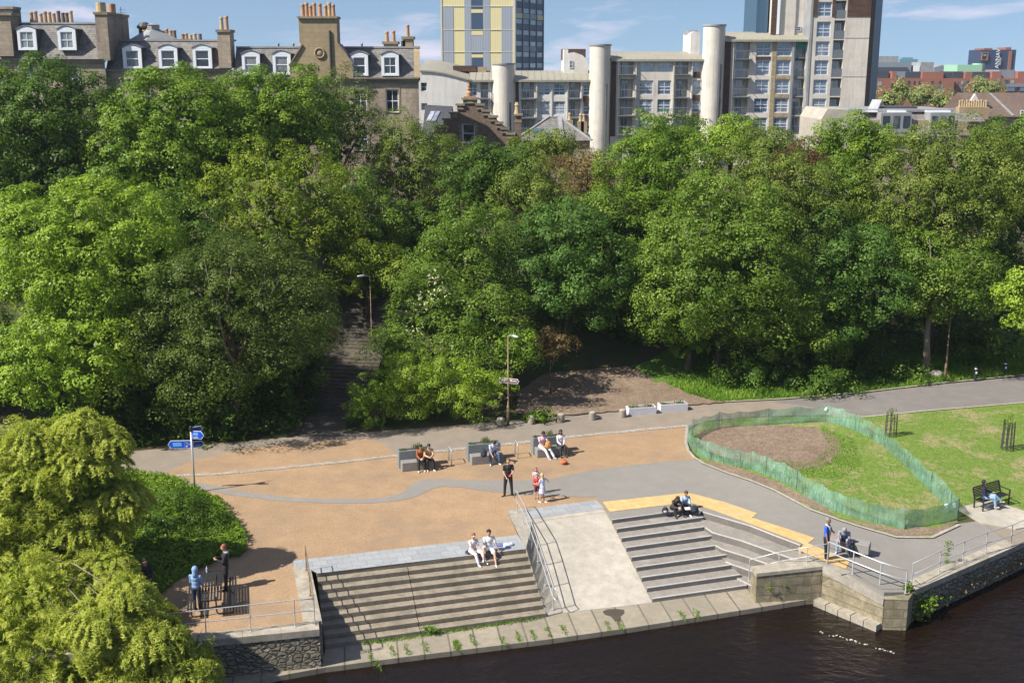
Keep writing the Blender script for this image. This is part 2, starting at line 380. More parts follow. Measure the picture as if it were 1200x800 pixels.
# ================================================================== THE SETTING
ZL = -1.42; ZW = -1.62          # ledge and water levels
LS0, LS1 = at(371.5, 671.7), at(616.7, 643.3)              # first riser of the left flight (top edge)
LSb0, LSb1 = atZ(381, 759.5, ZL), atZ(640, 722.7, ZL)      # foot of its last riser
RS0, RS1 = at(717.5, 609.0), at(818, 595.5)
RSb0, RSb1 = atZ(764.5, 705.5, ZL), atZ(875.3, 689.5, ZL)
WL = at(364.5, 668); WC = at(374.4, 738)                   # left retaining wall: inner end and corner
WD = at(243, 751); wdir = (WD-WC).xy.normalized()
WF = Vector((WC.x + wdir.x*60, WC.y + wdir.y*60, 0))
RT0, RT1 = at(624, 611), at(710, 600)                      # head of the slipway
RB0, RB1 = atZ(659.4, 718, ZL), atZ(764.5, 706, ZL)
T1 = [at(*p) for p in ((818, 595.5), (824, 600), (850, 607.5), (879, 616), (908, 627.5), (938, 639))]
K0 = atZ(964, 663.7, -.05); K1 = atZ(887, 673, -.22)       # block wall top, front
KC = QA.copy()
QE = QA + QD*60
edge = [WF.xy, WC.xy, WL.xy, LS0.xy, LS1.xy, RT0.xy, RT1.xy, RS0.xy, RS1.xy] + [p.xy for p in T1[1:]]
kback = at(958, 648); kmid = at(985, 663)
edge += [kback.xy, kmid.xy, at(1032, 691).xy, QA.xy, QE.xy]
# ---- terrain
def terrain():
    bnd = edge + [Vector((QE.x+2500, QE.y+300)), Vector((3500, 5200)), Vector((-3500, 5200)), Vector((-3000, WF.y))]
    pts = []
    for i, p in enumerate(bnd):
        q = bnd[(i+1) % len(bnd)]; L = (q-p).length; k = max(1, min(60, int(L/1.0)))
        for j in range(k): pts.append(p.lerp(q, j/k))
    nb = len(pts)
    def inside(x, y):
        c = False; j = nb-1
        for i in range(nb):
            a, b = pts[i], pts[j]
            if (a.y > y) != (b.y > y) and x < (b.x-a.x)*(y-a.y)/(b.y-a.y)+a.x: c = not c
            j = i
        return c
    ex = []
    for a in np.arange(-42, 52, 1.1):
        for b in np.arange(36, 90, 1.1):
            if inside(a+.13, b+.17): ex.append(Vector((a+.13, b+.17)))
    for a in np.arange(-120, 140, 6.3):
        for b in np.arange(33, 130, 6.3):
            if not (-44 < a < 54 and b < 92) and inside(a, b): ex.append(Vector((a, b)))
    for a in np.arange(-2900, 2900, 190.):
        for b in np.arange(150, 5000, 190.): ex.append(Vector((a, b)))
    r = delaunay_2d_cdt(pts+ex, [], [list(range(nb))], 1, 1e-4)
    mb = MB(); mb.add([(v.x, v.y, H(v.x, v.y)) for v in r[0]], [tuple(f) for f in r[2]]); me_fix(mb)
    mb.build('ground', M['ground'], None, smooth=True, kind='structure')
terrain()
# ---- river
def water_mat():
    m, nt, b = new_mat('river_water'); P = pos(nt)
    n1 = noise(nt, mapping(nt, P, (1, 1.7, 1), (0, 0, .5)), 1.6, 4, .55, .6); n2 = noise(nt, mapping(nt, P, (1, 1, 1), (0, 0, -.4)), .35, 3, .5)
    n3 = noise(nt, P, 5.5, 3, .6)
    ad = N(nt, 'ShaderNodeMath', operation='MULTIPLY_ADD'); nt.links.new(n2, ad.inputs[0]); ad.inputs[1].default_value = .9; nt.links.new(n1, ad.inputs[2])
    ad2 = N(nt, 'ShaderNodeMath', operation='MULTIPLY_ADD'); nt.links.new(n3, ad2.inputs[0]); ad2.inputs[1].default_value = .22; nt.links.new(ad.outputs[0], ad2.inputs[2])
    x = mixc(nt, n2, (.012, .0062, .0032), (.006, .0038, .003))
    nt.links.new(x, b.inputs['Base Color']); b.inputs['Roughness'].default_value = .035; b.inputs['IOR'].default_value = 1.33
    bump(nt, b, ad2.outputs[0], .55, .13); return m
M['water'] = water_mat()
w = MB(); w.add([(-3000, -300, ZW), (3500, -300, ZW), (3500, 80, ZW), (60, 80, ZW), (20, 46, ZW), (-20, 46, ZW), (-3000, 60, ZW)], [(0, 1, 2, 3, 4, 5, 6)])
w.build('river_water', M['water'], kind='structure')
w = MB(); w.add([(-3000, -300, -3.2), (3500, -300, -3.2), (3500, 85, -3.2), (-3000, 85, -3.2)], [(0, 1, 2, 3)]); w.build('river_bed', M['soil'], kind='structure')
# ---- surfaces
sheet('plaza_paving', [(60, 700), (150, 720), (243, 749), (374.4, 737), (364.5, 668), (343.4, 664), (343.5, 657), (606.7, 627), (594, 598), (613, 597.3), (623, 611.5), (709.5, 600.5), (716, 607.5),
      (740, 575), (830, 545), (812, 535), (803, 520), (805, 498.5), (700, 508.5), (600, 519.5), (466, 533.5), (452, 522), (436, 514.5), (400, 514.5),
      (290, 525.5), (222, 541), (190, 556), (165, 560), (130, 600)], M['resin'], .012, 1.2)
sheet('tarmac_path', [(60, 545), (130, 531), (250, 520), (372, 509), (400, 508.5), (500, 501), (600, 492.5), (735, 481), (790, 476), (850, 471), (920, 468.5), (1010, 461),
      (1100, 450.5), (1200, 441), (1330, 428), (1330, 455), (1200, 471), (1080, 481.5), (1010, 487.5), (960, 486), (880, 488), (830, 493), (806, 500), (700, 509.5), (600, 520.5),
      (466, 534.5), (453, 523.5), (436, 515.5), (400, 515.5), (290, 526.5), (222, 542), (190, 557), (100, 562)], M['path'], .006, 1.2)
sheet('dark_tarmac_path', [(905, 470), (1010, 461.4), (1100, 451), (1200, 441.5), (1330, 428.5), (1330, 454.5), (1200, 470.5), (1080, 481), (1012, 486.5), (975, 480)], M['path2'], .012, 1.2)
sheet('grey_path', [(196, 562), (228, 565), (260, 571), (300, 578.5), (340, 583), (380, 584.5), (430, 584.5), (455, 582.5), (472, 577), (479, 570), (486, 565), (498, 561.5), (520, 561),
      (560, 563), (610, 563), (645, 561.5), (668, 556), (700, 550), (740, 545), (780, 541), (822, 538), (838, 545), (866, 556), (905, 571), (950, 595), (1010, 617.5), (1050, 629), (1090, 629), (1122, 614),
      (1200, 603), (1400, 560), (1400, 600), (1200, 634), (1071, 691), (1032, 690), (985, 663), (958, 648), (938, 638), (879, 615.5), (850, 606.8), (824, 599.5), (818, 595), (717.5, 608), (712, 600), (704, 588), (699, 583),
      (640, 581), (600, 578.5), (565, 575), (540, 571.5), (520, 570), (507, 572.5), (498, 577), (488, 582), (470, 586.5), (440, 589.5), (400, 590), (350, 588.5), (310, 585.5), (270, 580), (240, 574), (205, 566)], M['tar'], .022, .9, seg=.6)
sheet('paving_band', [(343.6, 657), (606.7, 627), (617.5, 643), (372, 672), (364.8, 668), (343.6, 664.3)], M['slab'], .02, 1.2)
sheet('paving_band', [(613.5, 597.5), (699, 586), (708.5, 596.5), (621.5, 608)], M['slab'], .026, 1.2)
sheet('yellow_paving', [(706, 588.5), (803, 578), (812, 579), (850, 589), (887.5, 602), (881, 607), (955, 631), (947, 637), (996, 658), (991, 667), (970, 660), (935, 645), (942, 638.3), (870, 611), (840, 600), (812, 590.5), (803, 589.5), (714.5, 600.2)], M['yellow'], .036, .8, seg=.5)
# line of setts between the tarmac and the resin
m_ = [(205, 557.5), (250, 556), (330, 548.5), (400, 541.5), (466, 533.8), (600, 519.9), (700, 508.8), (805, 498.8)]
sheet('sett_line', [(x, y-1.3) for x, y in m_] + [(x, y+1.3) for x, y in m_[::-1]], M['sett'], .03, 1.2)
m_ = [(806, 499), (804, 510), (803.5, 520), (806, 529), (813, 537), (823, 543.5), (850, 554.5), (880, 564.5), (905, 574.5), (950, 598.5), (985, 611), (1010, 619), (1050, 630.5), (1092, 631), (1124, 616)]
def offs(pl, d):
    W = [at(*p) for p in pl]; o = []
    for i, p in enumerate(W):
        t = (W[min(i+1, len(W)-1)]-W[max(i-1, 0)]).xy.normalized(); o.append((p.x-t.y*d, p.y+t.x*d))
    return o
sheet('kerb', offs(m_, .09)+offs(m_, -.07)[::-1], M['kerb'], .075, .8, pix=False, seg=.4)
sheet('lawn', [(812, 530), (806, 518), (808, 505), (822, 496), (870, 490), (960, 488.5), (1010, 490), (1080, 483.5), (1200, 473), (1400, 455), (1400, 556), (1200, 600), (1165, 588), (1122, 597), (1122, 613), (1092, 629), (1050, 628.5), (1010, 617.5), (950, 596), (905, 572.5), (850, 553), (825, 542)], M['lawn'], .04, 1.0)
sheet('bare_soil', [(818, 524), (818, 508), (840, 501), (900, 499), (950, 501), (980, 513), (985, 530), (965, 548), (930, 553), (880, 543), (840, 535)], M['soil'], .055, 1.0, jit=.09)
sheet('bare_soil', [(985, 608), (1010, 612), (1056, 621), (1100, 618), (1118, 611), (1122, 613.5), (1092, 628.5), (1050, 628), (1010, 617), (950, 595.5), (905, 572), (850, 552.5), (826, 541.5), (830, 540), (867, 549), (905, 563), (950, 585)], M['soil'], .052, .9, jit=.05)
sheet('soil_bank', [(606, 486), (606, 460), (640, 438), (735, 430), (785, 452), (812, 464), (838, 469.5), (850, 472), (790, 477), (735, 482), (640, 489)], M['soil'], .07, .9, jit=.05)
sheet('verge_grass', [(838, 473), (815, 466), (770, 452), (745, 430), (800, 400), (1000, 390), (1200, 400), (1330, 400), (1330, 427), (1200, 440), (1100, 449.5), (1010, 460), (920, 467.5), (850, 471.5)], M['verge'], .06, 1.1)
k_ = [(850, 471.8), (920, 468.3), (1010, 460.8), (1100, 450.2), (1200, 440.4), (1330, 427.5)]
sheet('kerb', offs(k_, .12)+offs(k_, -.02)[::-1], M['kerb'], .07, 1.2, pix=False)
k_ = [(975, 487.8), (1010, 489), (1080, 482), (1200, 471.8), (1330, 456)]
sheet('kerb', offs(k_, .02)+offs(k_, -.16)[::-1], M['kerb'], .06, 1.2, pix=False)
pad = [at(1122, 597), at(1160, 587.5), at(1200, 600.5), at(1240, 612), at(1190, 622), at(1150, 614)]
mb = MB(); mb.prism([(p.x, p.y, p.z+.10) for p in pad], -.6, None); mb.build('bench_pad', M['conc'], kind='structure')
sheet('gravel_strip', [(1150, 612), (1200, 603), (1400, 566), (1400, 602), (1200, 636), (1188, 640)], M['path'], .05, 1)
# ---- left flight of steps (9 risers)
def site_steps(name, a0, a1, b0, b1, z0, z1, n, mat, label, nose=None, joints=0):
    root = empty(name, (a0.x, a0.y, z1)); tag(root, label, 'steps')
    for k in range(n):
        zt = z0 + (z1-z0)*k/n; t = k/(n-1)
        p, q = a0.xy.lerp(b0.xy, t), a1.xy.lerp(b1.xy, t)
        t2 = (k-1)/(n-1); p2, q2 = (a0.xy.lerp(b0.xy, t2), a1.xy.lerp(b1.xy, t2)) if k else (p+VX.xy*.7, q+VX.xy*.7)
        mb = MB(side=1); ex = (p2-p)*.08
        segs = [0, .42, 1] if joints and k else [0, 1]
        for i in range(len(segs)-1):
            u, v = segs[i], segs[i+1]-(.0035 if i+1 < len(segs)-1 else 0)
            mb.prism([p.lerp(q, u), p.lerp(q, v), (p2-ex).lerp(q2-ex, v) if k else p2.lerp(q2, v), (p2-ex).lerp(q2-ex, u) if k else p2.lerp(q2, u)][::1], ZW-.3, zt + (0 if k else .002))
        # shift back part so that risers overlap the tread above
        o = mb.build('step', mat if isinstance(mat, list) else [mat, mat], root)
        if nose:
            nb = MB(); d = (p2-p).normalized() if k else VX.xy
            nb.prism([p-d*.006, q-d*.006, q+d*.055, p+d*.055], zt-.03, zt+.006); nb.build('nosing', nose, o)
    return root
def fixstep(): pass
site_steps('stone_steps', LS0, LS1, LSb0, LSb1, .014, ZL, 9, [M['step'], M['triser']], 'broad worn brown stone steps down to the ledge left of the slipway', joints=1)
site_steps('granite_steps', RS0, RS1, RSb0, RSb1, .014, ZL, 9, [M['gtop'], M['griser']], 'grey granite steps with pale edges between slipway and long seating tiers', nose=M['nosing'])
# ---- long seating tiers
tiers = [T1,
  [atZ(x, y, -.31) for x, y in ((826, 618), (835, 624), (870, 634), (905, 646.5), (940, 658.5), (975, 672))],
  [atZ(x, y, -.62) for x, y in ((838, 639), (846.7, 643.7), (877, 653), (905, 663), (940, 676))],
  [atZ(x, y, -.93) for x, y in ((850, 658), (857, 661), (880, 669), (900, 676), (925, 685))],
  [atZ(x, y, -1.24) for x, y in ((864, 678), (869, 680.5), (884, 688), (900, 695))]]
root = empty('seating_tiers', (T1[3].x, T1[3].y, ZL)); tag(root, 'long angled grey granite seating tiers fanning right towards the block wall', 'seating tiers')
backref = [Vector((p.x+.4, p.y+1.2)) for p in T1]
for k, T in enumerate(tiers):
    zt = .016 - .31*k; mb = MB(side=1)
    prev = [p.xy for p in tiers[k-1]] if k else [p.xy+VX.xy*.35 for p in T1]
    bk = [p+Vector((.0, .12)) for p in prev] if k else prev
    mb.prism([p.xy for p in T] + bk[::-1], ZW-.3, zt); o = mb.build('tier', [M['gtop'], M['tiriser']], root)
    nb = MB()
    for i in range(len(T)-1):
        a, b = T[i].xy, T[i+1].xy; d = (b-a).normalized(); n = Vector((-d.y, d.x))
        nb.prism([a-n*.006, b-n*.006, b+n*.04, a+n*.04], zt-.03, zt+.006+i*.0004)
    nb.build('nosing', M['nosing'], o)
# ---- slipway
root = empty('slipway', (RT0.x, RT0.y, 0)); tag(root, 'smooth pale concrete slipway running down between the two flights of steps', 'slipway')
mb = MB(); n = 14
for k in range(n):
    for s_ in (0,): pass
a0, a1, b0, b1 = RT0.copy(), RT1.copy(), RB0.copy(), RB1.copy(); a0.z = a1.z = .016; b0.z = b1.z = ZL+.012
V = [a0+VX*.35, a1+VX*.35, a1, a0, b0, b1]
for v in V[:2]: v.z = .016
mb.add([tuple(v) for v in V] + [(v.x, v.y, ZW-.4) for v in V], [(3, 2, 1, 0), (4, 5, 2, 3), (4, 10, 11, 5), (5, 11, 8, 2), (3, 9, 10, 4), (2, 8, 7, 1), (0, 6, 9, 3)])
mb.build('ramp_slab', M['conc'], root)
# strip of old concrete that carries the railing
sl = [at(594, 598), at(607, 625), at(616.5, 643.3)]; sb = [at(612.5, 596), at(624, 611)]
root = empty('railing_plinth', (sl[0].x, sl[0].y, 0)); tag(root, 'weathered concrete strip carrying the railing between brown steps and slipway', 'plinth')
mb = MB(); e0 = RB0; e1 = LSb1
mb.prism([(sl[0].x, sl[0].y, .03), (sl[1].x, sl[1].y, .03), (sl[2].x, sl[2].y, .03), (sb[1].x-.004, sb[1].y, .03), (sb[0].x, sb[0].y, .03)], -.5, None)
mb.build('top_slab', M['conc2'], root)
mb = MB(); q0, q1 = sl[2].copy(), sb[1].copy(); q0.z = q1.z = .03; r0, r1 = e1.copy(), e0.copy(); r0.z = r1.z = ZL+.04
q1.x -= .004; r1.x -= .004; r0.x += .003; q0.x += .003
N7 = 7
for k in range(N7):
    t0, t1 = k/N7, (k+1)/N7-.004
    pa, pb, pc, pd = q0.lerp(r0, t0), q1.lerp(r1, t0), q1.lerp(r1, t1), q0.lerp(r0, t1)
    mb.prism([tuple(pa), tuple(pb), tuple(pc), tuple(pd)], ZW-.3, None)
mb.build('sloping_slab', M['conc2'], root)
# ---- ledge along the water
LE = [atZ(x, y, ZL) for x, y in ((268, 802), (381, 781.5), (480, 768.5), (640, 749), (740, 735), (880, 712.8))]
lb = [LSb0.xy+Vector((-.6, .05)), LSb0.xy, LSb1.xy, RB0.xy, RB1.xy, RSb1.xy]
mb = MB()
poly = [Vector((WF.x, WF.y-.9)), LE[0].xy, LE[1].xy, LE[2].xy, LE[3].xy, LE[4].xy, LE[5].xy, atZ(966, 699, ZL).xy, atZ(968, 690, ZL).xy+Vector((0, .3)), atZ(890, 700, ZL).xy+Vector((0, .5)), RSb1.xy+Vector((0, .4)), RB1.xy+Vector((0, .25)), RB0.xy+Vector((0, .25)), LSb1.xy+Vector((0, .25)), LSb0.xy+Vector((0, .25)), WC.xy+Vector((.0, .3)), Vector((WF.x, WF.y+.3))]
mb.prism(poly, ZW-.6, ZL); mb.build('stone_ledge', M['ledge'], label='long low ledge of big weathered stones at the waterline below the steps', cat='ledge')
# ---- left retaining wall with coping
def wall_run(root, pts, th, zt, zb, mat, name='wall', cope=None, ch=.16, over=.05, side=1):
    """pts on the face line, the wall stands on its left (side=1) going along; zt may be a list"""
    for i in range(len(pts)-1):
        a, b = pts[i].xy, pts[i+1].xy; d = (b-a).normalized(); n = Vector((-d.y, d.x))*side
        za, zb2 = (zt[i], zt[i+1]) if isinstance(zt, (list, tuple)) else (zt, zt)
        mb = MB(); mb.prism([(a.x, a.y, za), (b.x, b.y, zb2), (b.x+n.x*th, b.y+n.y*th, zb2), (a.x+n.x*th, a.y+n.y*th, za)], zb, None)
        mb.build(name, mat, root)
        if cope:
            mb = MB(); o = -n*over; L = (b-a).length; k = max(1, int(L/1.3))
            for j in range(k):
                u, v = j/k, (j+1)/k - .008/L
                p, q = a.lerp(b, u), a.lerp(b, v); zp, zq = za+(zb2-za)*u, za+(zb2-za)*v
                w_ = n*(th+.02)
                c = [(p.x+o.x, p.y+o.y), (q.x+o.x, q.y+o.y), (q.x+w_.x, q.y+w_.y), (p.x+w_.x, p.y+w_.y)]
                mb.add([(x, y, z-ch) for (x, y), z in zip(c, (zp, zq, zq, zp))]+[(x, y, z+.05) for (x, y), z in zip(c, (zp, zq, zq, zp))], [(3,2,1,0),(4,5,6,7),(0,1,5,4),(1,2,6,5),(2,3,7,6),(3,0,4,7)])
            mb.build('coping', cope, root)
root = empty('retaining_wall', (WC.x, WC.y, ZL)); tag(root, 'rough rubble retaining wall with stone coping beside the picnic table', 'wall')
wall_run(root, [WF, WC], .55, 0.0, ZW-.5, M['rubble'], cope=M['coping'], ch=.2, over=.03)
sw0 = at(343.4, 664.5); sw1 = at(364.5, 668); sw2 = WC + Vector((-wdir.x*0, .6, 0))
mb = MB(); i0 = at(355, 731)
mb.prism([sw0.xy, sw1.xy, WC.xy+Vector((0, .56)), Vector((i0.x, i0.y+.1))], ZW-.4, .045); mb.build('side_wall', M['coping'], root)
# ---- wall block and sloping parapet on the right
root = empty('quay_block_wall', (K1.x, K1.y, ZL)); tag(root, 'square-ended stone block wall with flat pale coping at the foot of the tiers', 'wall')
kk = [K1, K0]; nrm = Vector((-(K0-K1).y, (K0-K1).x, 0)).normalized()
mb = MB(); zt0, zt1 = -.30, -.16
for a, b, za, zb_ in ((K1, K0, zt0, zt1),):
    mb.prism([(a.x, a.y, za), (b.x, b.y, zb_), (b.x+nrm.x*.9, b.y+nrm.y*.9, zb_), (a.x+nrm.x*.62, a.y+nrm.y*.62, za)], ZW-.5, None)
mb.build('wall', M['ashlar_quay'], root)
mb = MB(); o = -nrm*.03; dd = (K0-K1).normalized()*.03
a, b = K1+o-dd, K0+o
c = [(a.x, a.y), (b.x, b.y), (b.x+nrm.x*.95, b.y+nrm.y*.95), (a.x+nrm.x*.66, a.y+nrm.y*.66)]
mb.add([(x, y, z) for (x, y), z in zip(c, (zt0, zt1, zt1, zt0))]+[(x, y, z+.14) for (x, y), z in zip(c, (zt0, zt1, zt1, zt0))], [(3,2,1,0),(4,5,6,7),(0,1,5,4),(1,2,6,5),(2,3,7,6),(3,0,4,7)])
mb.build('coping', M['coping'], root)
P0, P1 = atZ(964.6, 664, -.03), atZ(1036, 703, -.42)
root = empty('sloping_parapet', (P0.x, P0.y, ZL)); tag(root, 'stone quay parapet sloping down towards the corner above the water', 'wall')
wall_run(root, [P0, P1], .62, [-.06, -.42], ZW-.5, M['ashlar_quay'], cope=M['conc2'], ch=.22, over=.03)
mb = MB(); il = [at(936, 640.5), at(958, 646), at(985, 660), at(1002, 670), at(986, 673), at(968, 664), at(950, 655)]
mb.prism([(p.x, p.y, p.z+.012) for p in il], -1.2, None); mb.build('quay_infill', M['conc2'], kind='structure')
il = [at(968, 660), at(990, 664), at(1034, 687), at(1050, 688), at(1068, 690), at(1060, 693.5), at(1036, 694), at(1024, 689), at(985, 668)]
mb = MB(); mb.prism([(p.x, p.y, p.z+.008) for p in il], -1.2, None); mb.build('quay_infill', M['tar'], kind='structure')
root = empty('quay_corner', (KC.x, KC.y, ZW)); tag(root, 'worn corner block of the quay with a ragged stone footing', 'wall')
cA = atZ(1037, 703.5, -.42); cB = QA - QD*.02; cC = atZ(1066, 704, -.42)
mb = MB(); mb.prism([(cA.x, cA.y+.02), (cC.x-.05, cC.y), (cB.x, cB.y), (cB.x-.2, cB.y+.9), (cA.x+.2, cA.y+.75)], ZW-.5, -.37); mb.build('block', M['ashlar_quay'], root)
mb = MB(); f0, f1, f2 = atZ(1036.5, 716, -1.2), atZ(1054, 724, -1.2), atZ(1071, 712, -1.2)
mb.prism([f0.xy, f1.xy, f2.xy+Vector((.1, .1)), f2.xy+Vector((0, .9)), f0.xy+Vector((.1, .9))], ZW-.5, -1.22); mb.build('footing', M['conc2'], root)
mb = MB(); g = [atZ(x, y, -1.55) for x, y in ((1033, 724), (1052, 734), (1066, 727), (1050, 716))]; mb.prism([p.xy for p in g], ZW-.5, -1.55); mb.build('footing_stone', M['conc2'], root)
mb = MB(); pd_ = (P1-P0); pd_.z = 0; pd_.normalize(); pn_ = Vector((pd_.y, -pd_.x, 0)); l0, l1 = P0+pn_*.34-pd_*.1, P1+pn_*.34; dl = (l1-l0).normalized(); nl = Vector((-dl.y, dl.x, 0)); k = 5
for j in range(k):
    a, b = l0.lerp(l1, j/k), l0.lerp(l1, (j+1)/k-.012)
    mb.prism([a.xy, b.xy, b.xy+nl.xy*.6, a.xy+nl.xy*.6], ZW-.5, -1.36-.012*(j % 2))
mb.build('foot_stones', M['coping'], label='row of long foot stones at the waterline under the sloping parapet', cat='ledge')
root = empty('quay_wall', (QA.x+6, QA.y+3, ZW)); tag(root, 'long mossy quay wall running right behind the railing', 'wall')
wall_run(root, [QA, QA+QD*7, QA+QD*14, QA+QD*60], .6, [H(QA.x, QA.y)+.0, H((QA+QD*7).x, (QA+QD*7).y), H((QA+QD*14).x, (QA+QD*14).y)]+[-.4], ZW-.5, M['rubble'], cope=M['coping'], ch=.18, over=.04)
# ---- steps up the bank
root = empty('hillside_steps', (ST0.x, ST0.y, 0)); tag(root, 'shaded stone steps climbing the wooded bank between the trees', 'steps')
def st_prism(d0, d1, z, hw, name, mat):
    a, b = ST0+STD*d0, ST0+STD*d1
    MB().prism([(a-STN*hw).xy, (a+STN*hw).xy, (b+STN*hw).xy, (b-STN*hw).xy], z-1.2, z).build(name, mat, root)
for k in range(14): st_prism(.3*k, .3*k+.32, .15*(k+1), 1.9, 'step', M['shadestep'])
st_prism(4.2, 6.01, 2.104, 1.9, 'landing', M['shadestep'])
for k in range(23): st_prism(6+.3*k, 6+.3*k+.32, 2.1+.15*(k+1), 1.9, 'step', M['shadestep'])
sheet('path_apron', [(350, 512), (366, 480), (412, 480), (402, 511)], M['shadestep'], .03, 1.0)  # apron coloured dark for the tree shade over it
# ---- drowned light streak of foam on the river
mb = MB(); pl = [(963, 740), (972, 745), (982, 744), (992, 749), (1002, 750), (1010, 755), (1020, 756), (1030, 760), (1041, 762), (1050, 765)]
for i in range(len(pl)-1):
    a, b = atZ(*pl[i], ZW), atZ(*pl[i+1], ZW)
    for j in range(4):
        if random.random() < .25: continue
        c = a.lerp(b, j/4+.1*random.random()); r_ = .012+.022*random.random()
        mb.lathe((c.x+random.uniform(-.05, .05), c.y+random.uniform(-.05, .05), ZW+.006), [(r_, 0), (r_*.6, .02)], 7, sx=1.8)
mb.build('foam', flat_mat('foam_white', (.5, .48, .43), .8), kind='stuff', label='thin broken line of pale foam floating on the dark river', cat='foam')
mb = MB(); wp = [atZ(x, y, ZL) for x, y in ((706, 716), (712, 713.5), (722, 713), (731, 714), (732, 718), (727, 722), (728, 727), (721, 728), (716, 722), (709, 720))]
mb.add([(p.x, p.y, ZL+.005) for p in wp], [tuple(range(len(wp)))]); me_fix(mb); mb.build('wet_patch', rough_mat('wet_stone', (.10, .08, .055), (.07, .055, .04), rough=.35), kind='structure')
# ================================================================== RAILINGS AND STREET FURNITURE
def railing(name, label, posts, hs, mat, r=.019, ends=True, extra=None):
    root = empty(name, posts[0], label, 'railing')
    for p in posts:
        mb = MB(); mb.tube([p, p+Vector((0, 0, hs[0]))], r, 8); mb.lathe(p, [(.06, 0), (.06, .012)], 10); mb.build('post', mat, root, smooth=False)
    for h in hs:
        mb = MB(); L = [p+Vector((0, 0, h)) for p in posts]
        if extra and h in extra: L = extra[h][0]+L+extra[h][1]
        mb.tube(L, r*.95, 8); mb.build('rail', mat, root, smooth=True)
    return root
# slipway railing (galvanised)
rp = []
def on_strip(px, py):
    # point on the strip: flat above, sloping below
    a, b = (sl[2]+sb[1])/2, (e1+e0)/2
    p = at(px, py); dn = (b.xy-a.xy); 
    z = 0
    for _ in range(8):
        p = atZ(px, py, z); t = (p.xy-a.xy).dot(dn)/dn.length_squared; z = .03+(ZL+.01)*max(0, min(1, t))
    return Vector((p.x, p.y, z))
rp = [on_strip(*p) for p in ((606, 600), (613.5, 614), (621, 633), (630, 659), (639, 686.5), (648, 713.5))]
railing('slipway_railing', 'galvanised twin-rail handrail sloping down beside the slipway', rp, (.95, .5), M['steel'],
        extra={.95: ([rp[0]+Vector((-.1, .35, .5)), rp[0]+Vector((-.1, .32, .93))], [rp[-1]+Vector((.12, -.25, .9)), rp[-1]+Vector((.14, -.3, .5))]), .5: ([rp[0]+Vector((-.1, .35, .5))], [rp[-1]+Vector((.14, -.3, .46))])})
# left stair rail along the side wall, and the front rail
s0, s1 = at(359, 669), at(369, 732)
lr = [s0.lerp(s1, t) for t in (0, .5, 1)]
for p in lr: p.z = .045
railing('side_wall_railing', 'brown rusty railing along the wall at the left end of the brown steps', lr, (1.0, .55), M['rust'])
fr = [Vector((p.x, p.y, .05)) for p in (at(369, 733.5), at(346, 735), at(294, 741), at(242, 747), at(190, 753), at(130, 760))]
railing('front_wall_railing', 'thin grey railing on the coping in front of the picnic table', fr[0:], (1.0, .55), M['steel'])
# right-hand railings
g1 = [atZ(877.6, 680.5, -.95), atZ(912, 671, -.62), atZ(945, 665.5, -.3), atZ(969, 661.5, -.06)]
g1[0].z = -.93; g1[1].z = -.62
railing('tier_railing', 'slender grey handrail climbing the foot of the seating tiers', g1, (.9, .5), M['steel'], r=.02)
g2 = []
for p in ((969.5, 660), (999, 672), (1031, 685), (1061, 694.5)):
    q = at(*p); g2.append(q)
root = railing('parapet_railing', 'thick bright steel twin rail behind the sloping parapet', g2, (.92, .5), M['steel'], r=.03)
g3 = [at(x, y) for x, y in ((1068, 688), (1100, 673), (1128, 661), (1154.6, 650), (1184, 641), (1222, 624), (1275, 600), (1340, 571))]
railing('quay_railing', 'plain grey railing along the quay edge on the right', g3, (1.0, .52), M['steel'])
# concrete seats with planters
U = UX; Vv = VX
def fr_T(p, ang): return Matrix.Translation(p) @ Matrix.Rotation(ang, 4, 'Z')
def box_seat(px, py, L, label):
    o = at(px, py); T = fr_T(o, SA)
    r = empty('concrete_bench', o, label, 'bench', 'concrete seats with planter boxes', SA)
    MB().bbox(0, L, 0, .50, .02, .45, .015).build('seat_block', M['gstep'], r, local=True)
    mb = MB(); y0, y1 = .51, .98
    mb.bbox(0-.06, L, y0, y0+.07, 0, .88, .012); mb.bbox(0-.06, L, y1-.07, y1, 0, .88, .012); mb.box(-.058, .02, y0+.06, y1-.06, 0, .878); mb.box(L-.07, L-.002, y0+.06, y1-.06, 0, .878)
    mb.build('planter_box', M['planterblue'], r, local=True)
    MB().box(.02, L-.07, y0+.07, y1-.07, .3, .80).build('soil', M['soil'], r, local=True)
    mb = MB()
    for i in range(240):
        c = random.choice([.15, .2, L-.25, L-.2, L*.55]); x = c+random.gauss(0, .10); x = min(L-.12, max(.05, x)); y = random.uniform(y0+.09, y1-.09)
        h = random.uniform(.06, .16) if c != L*.55 else random.uniform(.2, .42)
        a = random.uniform(0, 6.28); l = random.uniform(.02, .12)
        mb.add([(x, y, .80), (x+cos(a)*.05+.01, y+sin(a)*.05, .8+h*.6), (x+cos(a)*l, y+sin(a)*l, .8+h), (x+cos(a)*.04-.02, y+sin(a)*.04, .8+h*.55)], [(0, 1, 2, 3)])
    mb.build('plants', M['sedge'], r, local=True)
    return r
M['planterblue'] = rough_mat('blue_grey_planter', (.19,.205,.215), (.15,.165,.175), s2=5, var=.1, grain=.05)
M['sedge'] = flat_mat('planter_leaves', (.14,.19,.05), .6, var=.3)
PS = [box_seat(471.5, 553, 1.60, 'concrete planter seat furthest left, two people in brown and beige on it'),
      box_seat(553, 545.2, 1.60, 'middle concrete planter seat with one person in blue jeans'),
      box_seat(629.6, 536.8, 1.62, 'concrete planter seat on the right with a person in white trousers')]
